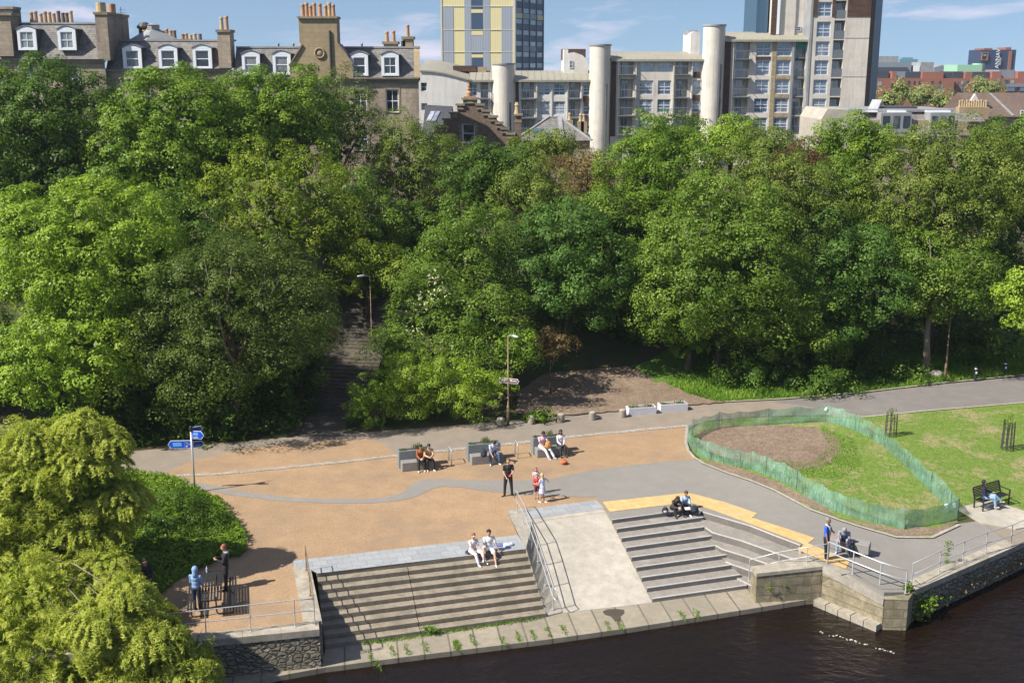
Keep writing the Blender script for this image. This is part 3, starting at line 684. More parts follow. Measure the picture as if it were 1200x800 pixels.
# bicycle stands
for i, (a, b, lb) in enumerate((((525.5, 538.8), (529.8, 546), 'hooped bicycle stand between the left and middle planter seats'), ((603, 531.5), (607.5, 538.5), 'hooped bicycle stand between the middle and right planter seats'))):
    p, q = at(*a), at(*b); m_ = (p+q)/2; d = (q-p).xy.normalized(); D = Vector((d.x, d.y, 0)); p = m_-D*.34; q = m_+D*.34
    mb = MB(); Z = Vector((0, 0, 1)); c = .12
    pts = [p, p+Z*(.78-c)] + [p+D*(c-c*cos(t))+Z*(.78-c+c*sin(t)) for t in (pi/6, pi/3, pi/2)] + [q-D*(c-c*cos(t))+Z*(.78-c+c*sin(t)) for t in (pi/2, pi/3, pi/6, 0)] + [q]
    mb.tube(pts, .026, 8); mb.build('bicycle_stand', M['steel'], smooth=True, label=lb, cat='bicycle stand', group='bicycle stands by the planter seats')
# bollards
M['bollard'] = rough_mat('stone_bollard', (.33,.29,.23), (.24,.215,.17), s1=3, s2=9, s3=60, var=.2)
blabs = ['squat stone bollard left of the lamp post with the finger sign', 'squat stone bollard just right of the lamp post with the finger sign', 'squat stone bollard in the middle of the row of five',
         'squat stone bollard alone at the edge of the bare soil bank', 'squat greenish bollard touching the white planter']
b0 = None
for (px, py), lb in zip(((586.5, 499), (623, 496), (657.3, 494), (694.3, 491.5), (729.5, 488.5)), blabs):
    p = at(px, py)
    if b0 is None:
        b0 = empty('bollard', p, lb, 'bollard', 'squat stone bollards along the back path')
        MB().lathe((0, 0, 0), [(.20, 0), (.21, .03), (.20, .40), (.175, .445)], 18).build('post', M['bollard'], b0, local=True, smooth=False)
        MB().lathe((0, 0, .445), [(.15, 0), (.13, .02)], 18).build('cap', M['kerb'], b0, local=True)
    else:
        c = copy_tree(b0); c.location = p; c['label'] = lb
# white planter troughs
for (px, py, lb) in ((737, 487, 'long white planter trough beside the greenish bollard'), (774.3, 483, 'long white planter trough on the right, against the bare soil')):
    o = at(px, py); r = empty('planter_trough', o, lb, 'planter', 'white planter troughs at the path edge', SA*.75)
    L, W, Hh = 1.62, .6, .42; mb = MB()
    mb.box(0, L, 0, .06, 0, Hh); mb.box(0, L, W-.06, W, 0, Hh); mb.box(0, .06, .06, W-.06, 0, Hh-.002); mb.box(L-.06, L, .06, W-.06, 0, Hh-.002); mb.build('trough', M['whiteplanter'], r, local=True)
    MB().box(.06, L-.06, .06, W-.06, .05, Hh-.07).build('soil', M['soil'], r, local=True)
    mb = MB()
    for i in range(110):
        c = random.choice([.35, .4, 1.15, 1.3]); x = min(L-.1, max(.1, c+random.gauss(0, .14))); y = random.uniform(.1, W-.1); a = random.uniform(0, 6.3); h = random.uniform(.05, .2)
        mb.add([(x, y, Hh-.07), (x+cos(a)*.05, y+sin(a)*.05, Hh-.07+h*.6), (x+cos(a)*.07, y+sin(a)*.07, Hh-.07+h), (x-sin(a)*.04, y+cos(a)*.04, Hh-.07+h*.6)], [(0, 1, 2, 3)])
    mb.build('plants', M['sedge'], r, local=True)
# lamp posts
def lamp(px, py, h, label, arm=(0, -.3), base_r=.06, mat='rust'):
    p = at(px, py); r = empty('street_lamp', p, label, 'street lamp', 'slim brown street lamps')
    mb = MB(); mb.tube([(0,0,0), (0,0,1.1), (0,0,1.12), (0,0,h)], [base_r*1.3, base_r*1.3, base_r*.85, base_r*.6], 10); mb.build('pole', M[mat], r, local=True, smooth=True)
    a = Vector((arm[0], arm[1], .08)); mb = MB(); mb.tube([(0,0,h-.05), Vector((0,0,h))+a*.4, Vector((0,0,h))+a], .025, 8); mb.build('arm', M['steel'], r, local=True)
    c = Vector((0,0,h))+a; d = Vector((arm[0], arm[1], 0)).normalized()
    T = Matrix.Translation(c) @ Matrix.Rotation(atan2(d.y, d.x), 4, 'Z')
    mb = MB(T); mb.ball((.22, 0, 0), (.30, .12, .07), 12, 6); mb.build('lantern', M['steel'], r, local=True, smooth=True)
    return r, h
L1, h1 = lamp(595.5, 498, 5.05, 'brown street lamp carrying a double-ended finger sign', (.25, -.35))
L2, h2 = lamp(1107, 446.5, 4.9, 'brown street lamp at the edge of the right-hand woodland', (.45, -.1))
L3, h3 = lamp(436, 409, 4.6, 'slim street lamp standing by the shaded hillside steps', (-.3, -.2), .04)
def txt(body, size, mat, T, parent=None, name='lettering', label=None, ext=.004):
    cu = bpy.data.curves.new(name, 'FONT'); cu.body = body; cu.size = size; cu.align_x = 'CENTER'; cu.align_y = 'CENTER'; cu.extrude = ext
    t = bpy.data.objects.new(name, cu); col.objects.link(t); bpy.context.view_layer.update()
    me = bpy.data.meshes.new_from_object(t.evaluated_get(bpy.context.evaluated_depsgraph_get())); bpy.data.objects.remove(t); bpy.data.curves.remove(cu)
    me.transform(T); me.name = name; me.materials.clear(); me.materials.append(mat)
    me.transform(Matrix.Translation(-root_loc(parent))); o = bpy.data.objects.new(name, me); col.objects.link(o); o.parent = parent; return o
M['signblue'] = flat_mat('sign_blue', (.01,.10,.62), .35, var=.08)
M['signdeep'] = flat_mat('sign_deep_blue', (.02,.05,.33), .4, var=.08)
M['signpale'] = flat_mat('sign_pale_marks', (.16,.38,.85), .4, var=.05)
M['signred'] = flat_mat('sign_red_mark', (.5,.12,.3), .4, var=.05)
M['signwhite'] = flat_mat('sign_white', (.75,.78,.82), .4, var=.03)
M['signbrown'] = flat_mat('sign_brown', (.16,.09,.075), .5, var=.15)
def finger(parent, z, L0, L1, h, ang, face, tip=1, name='finger_board', marks=None):
    """board in local x from L0 to L1, turned about z by ang; pointed at the L1 end (and L0 end if tip==2)"""
    T = Matrix.Rotation(ang, 4, 'Z'); d = 1 if L1 > L0 else -1
    def outline(i):
        a, b, hh = L0+i*d, L1-i*d, h/2-i
        o = [(a, z-hh), (b-d*h*.35, z-hh), (b, z), (b-d*h*.35, z+hh), (a, z+hh)]
        if tip == 2: o = [(a+d*h*.35, z-hh), (b-d*h*.35, z-hh), (b, z), (b-d*h*.35, z+hh), (a+d*h*.35, z+hh), (a, z)]
        return o
    mb = MB(T); mb.xprism(outline(0), -.012, .012); o = mb.build(name, M['signwhite'], parent, local=True)
    mb = MB(T); mb.xprism(outline(.022), -.016, .016); mb.build('sign_face', face, o, local=True)
    if marks:
        for (x0, x1, za, zb_, mt) in marks:
            MB(T).box(x0, x1, -.020, -.0165, z+za, z+zb_).build('mark', M[mt], o, local=True)
    return o
finger(L1, 1.0+1.52, -.55, .62, .27, R(-14), M['signbrown'], tip=2, marks=[(-.40, -.10, .02, .05, 'signwhite'), (-.40, -.14, -.06, -.03, 'signwhite'), (.24, .48, -.01, .03, 'signwhite')])
mb = MB(Matrix.Rotation(R(-14), 4, 'Z')); mb.ball((.16, -.018, 2.54), (.06, .004, .06), 12, 8); mb.build('emblem', M['signwhite'], L1, local=True)
sgp = at(228.7, 577); SG = empty('finger_post', sgp, 'grey post with blue finger signs beside the grassy mound', 'signpost')
MB().tube([(0,0,0), (0,0,3.05)], .045, 12).build('pole', M['steel'], SG, local=True, smooth=True)
mb = MB(); mb.lathe((0,0,2.95), [(.055,0),(.075,.03),(.075,.22),(.05,.27)], 12); mb.build('pole_cap', M['black'], SG, local=True)
finger(SG, 2.35, -.05, -1.08, .38, R(4), M['signblue'], marks=[(-.85, -.45, -.09, .10, 'signpale'), (-.33, -.315, -.15, .15, 'signpale'), (-.26, -.18, -.03, .05, 'signred'), (-.27, -.17, .06, .11, 'signpale'), (-.27, -.19, -.12, -.06, 'signwhite'), (-.14, -.10, -.02, .03, 'signwhite')])
finger(SG, 2.80, .05, .62, .38, R(-8), M['signblue'], marks=[(.10, .34, -.02, .12, 'signpale'), (.10, .34, -.13, -.10, 'signwhite'), (.20, .30, -.09, -.05, 'signred')])
finger(SG, 2.32, .05, .55, .30, R(24), M['signdeep'], marks=[(.12, .38, -.08, -.04, 'signpale')])
finger(SG, 3.02, .05, .55, .26, R(32), M['signdeep'])
# low lighting bollards on the verge
lb0 = None
for (px, py, lb) in ((1142.5, 446.5, 'short black light bollard left of its twin on the verge'), (1177, 440.5, 'short black light bollard nearest the right edge')):
    p = at(px, py)
    if lb0 is None:
        lb0 = empty('light_bollard', p, lb, 'bollard', 'black light bollards on the verge')
        MB().tube([(0,0,0), (0,0,.78)], .09, 12).build('post', M['black'], lb0, local=True)
        MB().tube([(0,0,.783), (0,0,.86)], .083, 12).build('light_ring', M['signwhite'], lb0, local=True)
        MB().tube([(0,0,.863), (0,0,.95)], .095, 12).build('cap', M['black'], lb0, local=True)
        MB().box(-.05, .05, -.096, -.088, .5, .64).build('number_plate', M['signwhite'], lb0, local=True)
    else: c = copy_tree(lb0); c.location = p; c['label'] = lb
p = at(1097, 442); mb = MB(); mb.ball((0,0,.18), (.42,.3,.28), 12, 8)
mb.v = [(x*(1+.12*sin(7*y+3*z)), y*(1+.1*sin(9*x)), z) for x, y, z in mb.v]; mb.v = [(x+p.x, y+p.y, z+p.z) for x, y, z in mb.v]
mb.build('boulder', M['kerb'], smooth=True, label='rounded grey boulder at the foot of the right street lamp', cat='boulder')
# tree guards with saplings
tg0 = None
def treeguard(px, py, h, lb):
    p = at(px, py, 0.03); r = empty('tree_guard', p, lb, 'tree guard', 'staked guards round the saplings')
    for k in range(9):
        a = 2*pi*k/9; MB().tube([(cos(a)*.30, sin(a)*.30, 0), (cos(a)*.27, sin(a)*.27, h*(1+.06*sin(k*5)))], .024, 6).build('stake', M['darksteel'], r, local=True)
    for z in (.3, .75, h-.18):
        MB().tube([(cos(2*pi*k/14)*.30, sin(2*pi*k/14)*.30, z) for k in range(15)], .014, 5).build('hoop', M['darksteel'], r, local=True)
    t = empty('sapling', p+Vector((.0, 0, 0)), 'young sapling inside the '+('left' if px < 1100 else 'right')+' tree guard on the lawn', 'sapling', 'saplings on the lawn')
    MB().tube([(0,0,0), (.02,.01,h*.7), (.0,0,h*1.15)], [.025,.02,.008], 6).build('trunk', M['bark'], t, local=True)
    mb = MB()
    for i in range(130):
        z = h*random.uniform(.75, 1.25); a = random.uniform(0, 6.3); rr = random.uniform(.02, .26)*(1.3-abs(z/h-1)*2); x, y = cos(a)*rr, sin(a)*rr; u = Vector((random.gauss(0,1), random.gauss(0,1), random.gauss(0,.6))).normalized()*.055; w_ = u.cross(Vector((random.random(), random.random(), 1))).normalized()*.035
        mb.add([Vector((x,y,z))-u, Vector((x,y,z))+w_, Vector((x,y,z))+u, Vector((x,y,z))-w_], [(0,1,2,3)])
    mb.build('crown', M['sapleaf'], t, local=True)
M['sapleaf'] = flat_mat('sapling_leaves', (.20,.28,.03), .6, var=.3)
treeguard(1043.5, 511.5, 1.25, 'left tree guard on the lawn, just behind the green netting')
treeguard(1180, 527.5, 1.5, 'right tree guard on the lawn above the bench')
# green debris netting
def net_mat():
    m, nt, b = new_mat('green_netting'); P = pos(nt)
    sep = nt.nodes.new('ShaderNodeSeparateXYZ'); nt.links.new(P, sep.inputs[0])
    n1 = noise(nt, mapping(nt, P, (14, 14, .8)), 1.0, 4, .75); n2 = noise(nt, P, .8, 3); n3 = noise(nt, mapping(nt, P, (3, 3, 2)), 1, 3)
    x = mixc(nt, ramp(nt, n1, [(.35, (0,0,0)), (.65, (1,1,1))]), (.17, .37, .25), (.33, .54, .40))
    x = mixc(nt, 1.0, x, ramp(nt, n3, [(.3, (.75,)*3), (.7, (1.15,)*3)]), 'MULTIPLY')
    nt.links.new(x, b.inputs['Base Color']); b.inputs['Roughness'].default_value = .6
    a = N(nt, 'ShaderNodeMath', operation='MULTIPLY_ADD'); nt.links.new(n2, a.inputs[0]); a.inputs[1].default_value = .8; nt.links.new(n1, a.inputs[2])
    tr = nt.nodes.new('ShaderNodeBsdfTransparent'); tl = nt.nodes.new('ShaderNodeBsdfTranslucent'); nt.links.new(x, tl.inputs[0])
    m1 = nt.nodes.new('ShaderNodeMixShader'); m1.inputs[0].default_value = .4; nt.links.new(b.outputs[0], m1.inputs[1]); nt.links.new(tl.outputs[0], m1.inputs[2])
    m2 = nt.nodes.new('ShaderNodeMixShader'); f = ramp(nt, a.outputs[0], [(.62, (.2,)*3), (1.0, (.8,)*3)]); nt.links.new(f, m2.inputs[0])
    nt.links.new(tr.outputs[0], m2.inputs[1]); nt.links.new(m1.outputs[0], m2.inputs[2]); nt.links.new(m2.outputs[0], nt.nodes['Material Output'].inputs[0]); return m
M['net'] = net_mat()
fence_px = [(1122, 609), (1092, 615.5), (1060, 621), (1056, 619.5), (1028, 613.5), (1000, 607), (980, 600), (960, 592), (933, 575), (915, 564.5), (897, 557), (882, 551.5), (867, 547.5), (850, 544), (833, 539.5), (819, 534), (810, 526.5), (806, 518),
            (811, 512), (823, 507), (842, 503), (863, 500.5), (900, 498.5), (935, 496.5), (967, 495), (985, 499), (1002, 505), (1020, 514), (1036, 524), (1050, 537), (1063, 549), (1077, 563), (1090, 576), (1103, 589), (1113, 600), (1121, 608)]
FW = [at(*p, .04) for p in fence_px]; fn = empty('netting_fence', FW[0], 'drooping green mesh netting fence looped round part of the lawn', 'fence')
mb = MB(); SEG = []
for i in range(len(FW)-1):
    a, b = FW[i], FW[i+1]; k = max(1, int((b-a).length/.22))
    for j in range(k): SEG.append((a.lerp(b, j/k), j/k))
SEG.append((FW[-1], 0)); rows = 6; vv = []; ff = []
ph = 0
for i, (p, u) in enumerate(SEG):
    sag = .12*sin(pi*u); hgt = .95-sag+.03*sin(i*.7); t = (SEG[min(i+1, len(SEG)-1)][0]-SEG[max(i-1, 0)][0]); n = Vector((-t.y, t.x, 0)).normalized()
    lean = .10*sin(i*.13)+.05*sin(i*.41)
    for r in range(rows+1):
        q = r/rows; w_ = .035*sin(i*1.3+q*4)+.03*sin(i*.53-q*7+1)
        c = p + n*(lean*q*q + w_*sin(pi*q)) + Vector((0, 0, hgt*q)); vv.append(c)
for i in range(len(SEG)-1):
    for r in range(rows):
        a = i*(rows+1)+r; ff.append((a, a+rows+1, a+rows+2, a+1))
mb.add(vv, ff); mb.build('netting', M['net'], fn, smooth=True)
for i in range(0, len(FW), 2):
    mb = MB(); mb.tube([FW[i]-Vector((0,0,.05)), FW[i]+Vector((.01, 0, .97))], .011, 6); mb.build('fence_pin', M['darksteel'], fn)
for px, py, dz in ((967, 495, .74), (1117, 606, .55), (1108, 601, .35)):
    p = at(px, py); mb = MB(); mb.ball(p+Vector((0, -.05, dz+.02)), (.09, .04, .13), 9, 6)
    mb.v = [(x+.03*sin(31*z), y, z+.03*sin(23*x)) for x, y, z in mb.v]; mb.build('white_rag', M['signwhite'], fn, smooth=True)
# ---- garden bench on the pad
ba, bb = at(1152, 602.2), at(1183, 593); ba.z += .1; bb.z += .1
bd = (bb-ba).xy; bl = bd.length; bang = atan2(bd.y, bd.x)
BN = empty('park_bench', ba, 'black metal armed bench on a pale slab, facing the river', 'bench', None, bang)
for k in range(6): MB().box(0.03, bl-.03, .06+.078*k, .06+.078*k+.06, .43, .455).build('seat_slat', M['black'], BN, local=True)
for k in range(6): z = .50+.068*k; y = .52+.02*k; MB().box(.05, bl-.05, y, y+.02, z, z+.05).build('back_slat', M['black'], BN, local=True)
for x in (0, bl-.05):
    MB().bar((x+.025, .05, 0), (x+.025, .05, .66), .05, .05).build('leg', M['black'], BN, local=True)
    mb = MB(); mb.bar((x+.025, .50, 0), (x+.025, .52, .45), .05, .05); mb.bar((x+.025, .52, .45), (x+.025, .66, .93), .05, .045); mb.build('leg', M['black'], BN, local=True)
    MB().bar((x+.025, .02, .67), (x+.025, .60, .69), .055, .035).build('armrest', M['black'], BN, local=True)
    MB().box(x+.01, x+.04, .07, .5, .40, .428).build('side_rail', M['black'], BN, local=True)
MB().bar((.03, .655, .935), (bl-.03, .655, .935), .04, .05).build('top_rail', M['black'], BN, local=True)
# ---- picnic table
e_a, e_b = atZ(249, 667.5, .76), atZ(247.5, 702.5, .76); tl = (e_a-e_b).xy.length; tang = atan2((e_a-e_b).y, (e_a-e_b).x); tc = (e_a+e_b)/2; tc.z = 0
PT = empty('picnic_table', tc, 'black metal picnic table with slatted benches on the quay terrace', 'picnic table', None, tang)
hl = tl/2
for k in range(7): y = -.36+.107*k; MB().box(-hl, hl, y, y+.072, .735, .76).build('top_slat', M['black'], PT, local=True)
for x in (-hl+.02, 0, hl-.02): MB().box(x-.025, x+.025, -.36, .354, .705, .734).build('cross_bar', M['black'], PT, local=True)
for s_ in (-1, 1):
    for k in range(3): y = s_*.72-.14+.1*k; MB().box(-hl+.05, hl-.15, y, y+.07, .44, .462).build('bench_slat', M['black'], PT, local=True)
    for x in (-hl+.12, hl-.25): MB().box(x-.02, x+.02, s_*.72-.14, s_*.72+.13, .415, .438).build('cross_bar', M['black'], PT, local=True)
for x in (-hl+.35, hl-.35):
    for s_ in (-1, 1):
        MB().tube([(x, s_*.14, .70), (x, s_*.15, .12), (x-.02, s_*.22, .03), (x-.04, s_*.35, .02), (x-.04, s_*.62, .02), (x-.03, s_*.71, .06), (x, s_*.72, .14), (x, s_*.72, .415)], .028, 8).build('leg', M['black'], PT, local=True, smooth=True)
bt = atZ(242.3, 666.5, .88); mb = MB(); mb.lathe((bt.x, bt.y, .76), [(.035, 0), (.037, .02), (.037, .15), (.014, .2), (.014, .24)], 10); mb.build('bottle', flat_mat('clear_plastic', (.5, .6, .65), .15), label='small clear bottle on the far end of the picnic table', cat='bottle')
# ---- granite seat under the man in grey, with a black upright panel
o = at(966, 641.5); bx = empty('granite_block', o, 'low grey granite seat block beside the yellow paving', 'seat block', None, R(-26))
MB().bbox(0, 1.75, .0, .5, 0, .42, .02).build('block', M['gstep'], bx, local=True)
o = at(997.8, 649); MB(fr_T(Vector((o.x, o.y, o.z)), R(-26))).bbox(0, .07, -.42, .18, 0, .5, .008).build('end_panel', M['black'], label='dark upright panel at the right end of the granite seat block', cat='panel')
# ================================================================== PEOPLE
SKIN = {'fair': (.52,.30,.21), 'tan': (.38,.20,.13), 'brown': (.20,.10,.065)}
_mc = {}
def pm(name, c, rough=.8):
    k = (name, c)
    if k not in _mc: _mc[k] = flat_mat(name, c, rough, var=.12, scale=14)
    return _mc[k]
def remesh(name, mb, voxel, mat, parent, smooth_it=2):
    tmp = bpy.data.objects.new('tmp', mb.mesh('tmp', [mat])); col.objects.link(tmp)
    r = tmp.modifiers.new('r', 'REMESH'); r.mode = 'VOXEL'; r.voxel_size = voxel
    s = tmp.modifiers.new('s', 'SMOOTH'); s.factor = .5; s.iterations = smooth_it
    me = bpy.data.meshes.new_from_object(tmp.evaluated_get(bpy.context.evaluated_depsgraph_get()))
    bpy.data.objects.remove(tmp); me.name = name
    me.materials.clear(); me.materials.append(mat); me.polygons.foreach_set('use_smooth', [True]*len(me.polygons))
    o = bpy.data.objects.new(name, me); col.objects.link(o); o.parent = parent; return o
def dirv(el, az):
    """el: degrees above horizontal; az: 0 = forward (-Y), + = to the person's left (+X)"""
    return Vector((sin(R(az))*cos(R(el)), -cos(R(az))*cos(R(el)), sin(R(el))))
def person(label, loc, rot, h=1.72, hip=None, lean=0, twist=0, legs=None, arms=None, head=(0, 0), skin='fair', hair=(.03,.02,.015), hairstyle='short',
           top=('shirt', (.5,.5,.5), 'short'), bottom=('trousers', (.02,.02,.02)), shoes=(.5,.5,.5), female=False, extra=None, hood=None):
    k = h/1.72; S_ = Vector((0, 0, 1))
    root = empty('person', loc, label, 'person', None, rot)
    hipz = hip if hip is not None else .93*k
    pel = Vector((0, 0, hipz)); td = Vector((sin(R(twist))*.0+sin(R(twist)), -sin(R(lean)), cos(R(lean)))).normalized()
    side = Vector((1, 0, 0)); side = (side - td*side.dot(td)).normalized(); fwd = side.cross(td)*-1   # forward = -Y when upright
    if fwd.y > 0: fwd = -fwd
    neck = pel + td*.50*k; sw = (.165 if female else .185)*k; hw = .095*k
    legs = legs or [(-88, -4, -88, -4), (-88, 4, -88, 4)]; arms = arms or [(-82, -20, -75, -10), (-82, 20, -75, 10)]
    J = {}
    for i, s in enumerate((-1, 1)):
        hp = pel + side*s*hw - Vector((0, 0, .02)); a = legs[i]; kn = hp + dirv(a[0], a[1])*.43*k; an = kn + dirv(a[2], a[3])*.41*k
        J['hip%d' % i], J['knee%d' % i], J['ankle%d' % i] = hp, kn, an
        sh = neck + side*s*sw - td*.05*k; b = arms[i]; el = sh + dirv(b[0], b[1])*.28*k; wr = el + dirv(b[2], b[3])*.25*k
        J['sh%d' % i], J['el%d' % i], J['wr%d' % i] = sh, el, wr
    hy, hpz = head; hd = (Matrix.Rotation(R(hy), 3, td) @ (fwd*cos(R(hpz)) - td*sin(R(hpz)))).normalized()   # facing direction
    hup = (td - hd*td.dot(hd)*1.0); hup = (hup.normalized() if hup.length > .1 else td); hc = neck + td*.07*k + (td*.5+hup*.5).normalized()*.115*k + hd*.015
    HX = hd.cross(hup).normalized(); HM = Matrix((HX, -hd, hup)).transposed()
    TM = Matrix((side, -fwd, td)).transposed()
    sk = pm('skin', SKIN[skin], .6)
    # body: one continuous surface
    b = MB()
    b.ball(pel+td*.02*k, (.15*k, .10*k, .12*k), T=TM); b.ball(pel+td*.20*k, (.125*k, .088*k, .16*k), T=TM); b.ball(pel+td*.36*k, (.15*k, .10*k, .15*k), T=TM)
    b.cone(J['sh0'], .05*k, J['sh1'], .05*k); b.cone(neck-td*.03, .055*k, hc-hup*.03*k, .05*k)
    b.ball(hc, (.080*k, .10*k, .118*k), 14, 10, T=HM); b.ball(hc-hup*.055*k+hd*.03*k, (.052*k, .055*k, .05*k), T=HM)
    b.cone(hc+hd*.085*k+hup*.015*k, .010, hc+hd*.103*k-hup*.02*k, .015, 6)
    for s in (-1, 1): b.ball(hc+HX*s*.076*k-hup*.005, (.012, .022, .03), 8, 6, T=HM)
    for i, s in enumerate((-1, 1)):
        b.cone(J['hip%d' % i], .085*k, J['knee%d' % i], .055*k); b.cone(J['knee%d' % i], .053*k, J['ankle%d' % i], .035*k)
        cf = J['knee%d' % i].lerp(J['ankle%d' % i], .3); b.ball(cf, .056*k)
        fd = dirv(0, legs[i][3] if abs(legs[i][2]) > 60 else legs[i][3]); an = J['ankle%d' % i]
        b.cone(an-Vector((0,0,.04)), .03, an+fd*.13-Vector((0,0,.055)), .026, 8)
        b.cone(J['sh%d' % i], .05*k, J['el%d' % i], .038*k); b.cone(J['el%d' % i], .037*k, J['wr%d' % i], .025*k)
        wd = (J['wr%d' % i]-J['el%d' % i]).normalized(); pa = J['wr%d' % i]+wd*.045; pn = wd.cross(fwd); pn = pn.normalized() if pn.length > .1 else side
        b.cone(J['wr%d' % i]+wd*.015, .026, pa+wd*.03, .03, 8)
        inw = side*-s; cu = (wd*.8+(inw+fwd*.3)*.6).normalized(); sp_ = wd.cross(inw); sp_ = sp_.normalized() if sp_.length > .1 else fwd
        for j, (o_, ln) in enumerate(((-.027, .065), (-.009, .078), (.009, .072), (.027, .055))):
            q0 = pa+wd*.03+sp_*o_; q1 = q0+(wd*.9+inw*.2).normalized()*ln*.5; b.tube([q0, q1, q1+cu*ln*.5], [.0095, .009, .007], 6)
        q0 = pa-wd*.01+sp_*.028; b.tube([q0, q0+(sp_*.6+wd*.5+inw*.3).normalized()*.035, q0+(sp_*.45+wd*.9+inw*.4).normalized()*.06], [.011, .010, .008], 6)
    remesh('body', b, .0125, sk, root, 1)
    for s in (-1, 1):
        e = MB(); e.ball(hc+hd*.084*k+HX*s*.03*k+hup*.012*k, .011, 8, 6); e.build('eye', pm('eye', (.02,.015,.012), .3), root, local=True)
    e = MB(); e.ball(hc+hd*.088*k-hup*.048*k, (.024, .008, .007), 8, 6, T=HM); e.build('mouth', pm('lips', (.32,.10,.08), .5), root, local=True)
    # hair
    hm = pm('hair', hair, .7); b = MB(); b.ball(hc-hd*.020*k+hup*.026*k, (.091*k, .104*k, .115*k), 14, 10, T=HM)
    if hairstyle == 'curly':
        for j in range(16): b.ball(hc+hup*.06*k-hd*.02+Vector((random.uniform(-.07,.07), random.uniform(-.07,.05), random.uniform(-.02,.06))), .035, 7, 5)
    if hairstyle in ('long', 'bob'):
        L = .30 if hairstyle == 'long' else .16
        for s in (-1, -.4, .4, 1): b.cone(hc-hd*.04*k+HX*s*.055*k, .045*k, hc-hd*.075*k+HX*s*.075*k-td*L*k, .035*k, 8)
    if hairstyle == 'tied': b.cone(hc-hd*.09*k, .03, hc-hd*.13*k-td*.08, .035, 8)
    # keep the face free: cut the hair in front of the face plane
    ho = remesh('hair', b, .014, hm, root)
    me = ho.data; fc = hc+hd*.02*k
    for v in me.vertices:
        d = (v.co-hc); f_ = d.dot(hd); u_ = d.dot(hup)
        lim = (.025+.75*max(0, u_-.015))*k
        if f_ > lim: v.co = v.co - hd*(f_-lim)*.92
    if hood:
        b = MB(); b.ball(hc-hd*.03*k+hup*.015*k, (.115*k, .115*k, .135*k), 12, 9, T=HM); b.cone(hc-hd*.07*k-td*.06, .08, neck-fwd*.06, .09, 8); remesh('hood', b, .018, pm('fabric', hood), root)
    # top
    kind, c, sleeve = top[:3]; b = MB(); g = .016
    for (o_, rr) in ((.06, (.145, .108, .12)), (.20, (.140, .108, .16)), (.36, (.163, .118, .14))): b.ball(pel+td*o_*k, tuple(x*k+g*.6 for x in rr), T=TM)
    b.cone(J['sh0'], .048*k+g*.4, J['sh1'], .048*k+g*.4); b.ball(neck-td*.03, (.10*k, .075*k, .055), T=TM)
    for i, s in enumerate((-1, 1)):
        if sleeve == 'none': continue
        b.cone(J['sh%d' % i], .048*k+g*.5, J['sh%d' % i].lerp(J['el%d' % i], 1 if sleeve == 'long' else .62), .046*k+g*.5)
        if sleeve == 'long': b.cone(J['el%d' % i], .046*k+g*.5, J['el%d' % i].lerp(J['wr%d' % i], .92), .034*k+g*.5)
    remesh(kind, b, .016, pm('fabric', c), root)
    # bottom
    kind, c = bottom[:2]; b = MB()
    if kind == 'dress' or kind == 'skirt':
        bot = pel-Vector((0,0,.36*k)); b.cone(pel+td*.12*k, .12*k, pel, .15*k, 14); b.lathe(bot, [(.235*k, 0), (.20*k, .18*k), (.15*k, .36*k), (.12*k, .45*k)], 18, sy=.85)
    else:
        b.ball(pel-td*.01*k, (.158*k+g*.4, .115*k+g*.4, .11*k), T=TM); f = {'shorts': .75, 'trousers': 1}[kind]
        for i in (0, 1):
            b.cone(J['hip%d' % i], .095*k+g*.4, J['hip%d' % i].lerp(J['knee%d' % i], f), (.063 if f == 1 else .085)*k+g*.5)
            if f == 1: b.cone(J['knee%d' % i], .062*k+g*.5, J['knee%d' % i].lerp(J['ankle%d' % i], .94), .050*k+g*.4)
    remesh(kind, b, .016, pm('fabric', c), root)
    for i in (0, 1):
        an = J['ankle%d' % i]; fd = dirv(0, legs[i][3]) if not (abs(legs[i][2]) < 60 and legs[i][2] > 0) else fwd
        b = MB(); zb = an.z-.075*k
        b.cone(an-Vector((0,0,.025))-fd*.025, .042*k, an-Vector((0,0,.052*k))-fd*.03, .036*k, 8); b.cone(an-Vector((0,0,.045*k)), .042*k, an+fd*.15*k-Vector((0,0,.055*k)), .034*k, 8)
        remesh('shoe', b, .014, pm('shoe', shoes), root, 1)
    if extra: extra(root, J, dict(pel=pel, neck=neck, td=td, hc=hc, hd=hd, hup=hup, fwd=fwd, side=side, k=k))
    return root
def sub(name, mb, c, root, rough=.7): return mb.build(name, pm('item', c, rough), root, local=True, smooth=True)
def seatpos(px, py, z): p = atZ(px, py, z); p.z = 0; return p
BLACKT = ('trousers', (.013,.013,.015)); sit = lambda a=4, s=8: [(-4, -a, -84, -a), (-4, a, -84, a)]
lap = [(-70, -6, -25, 28), (-70, 6, -25, -28)]
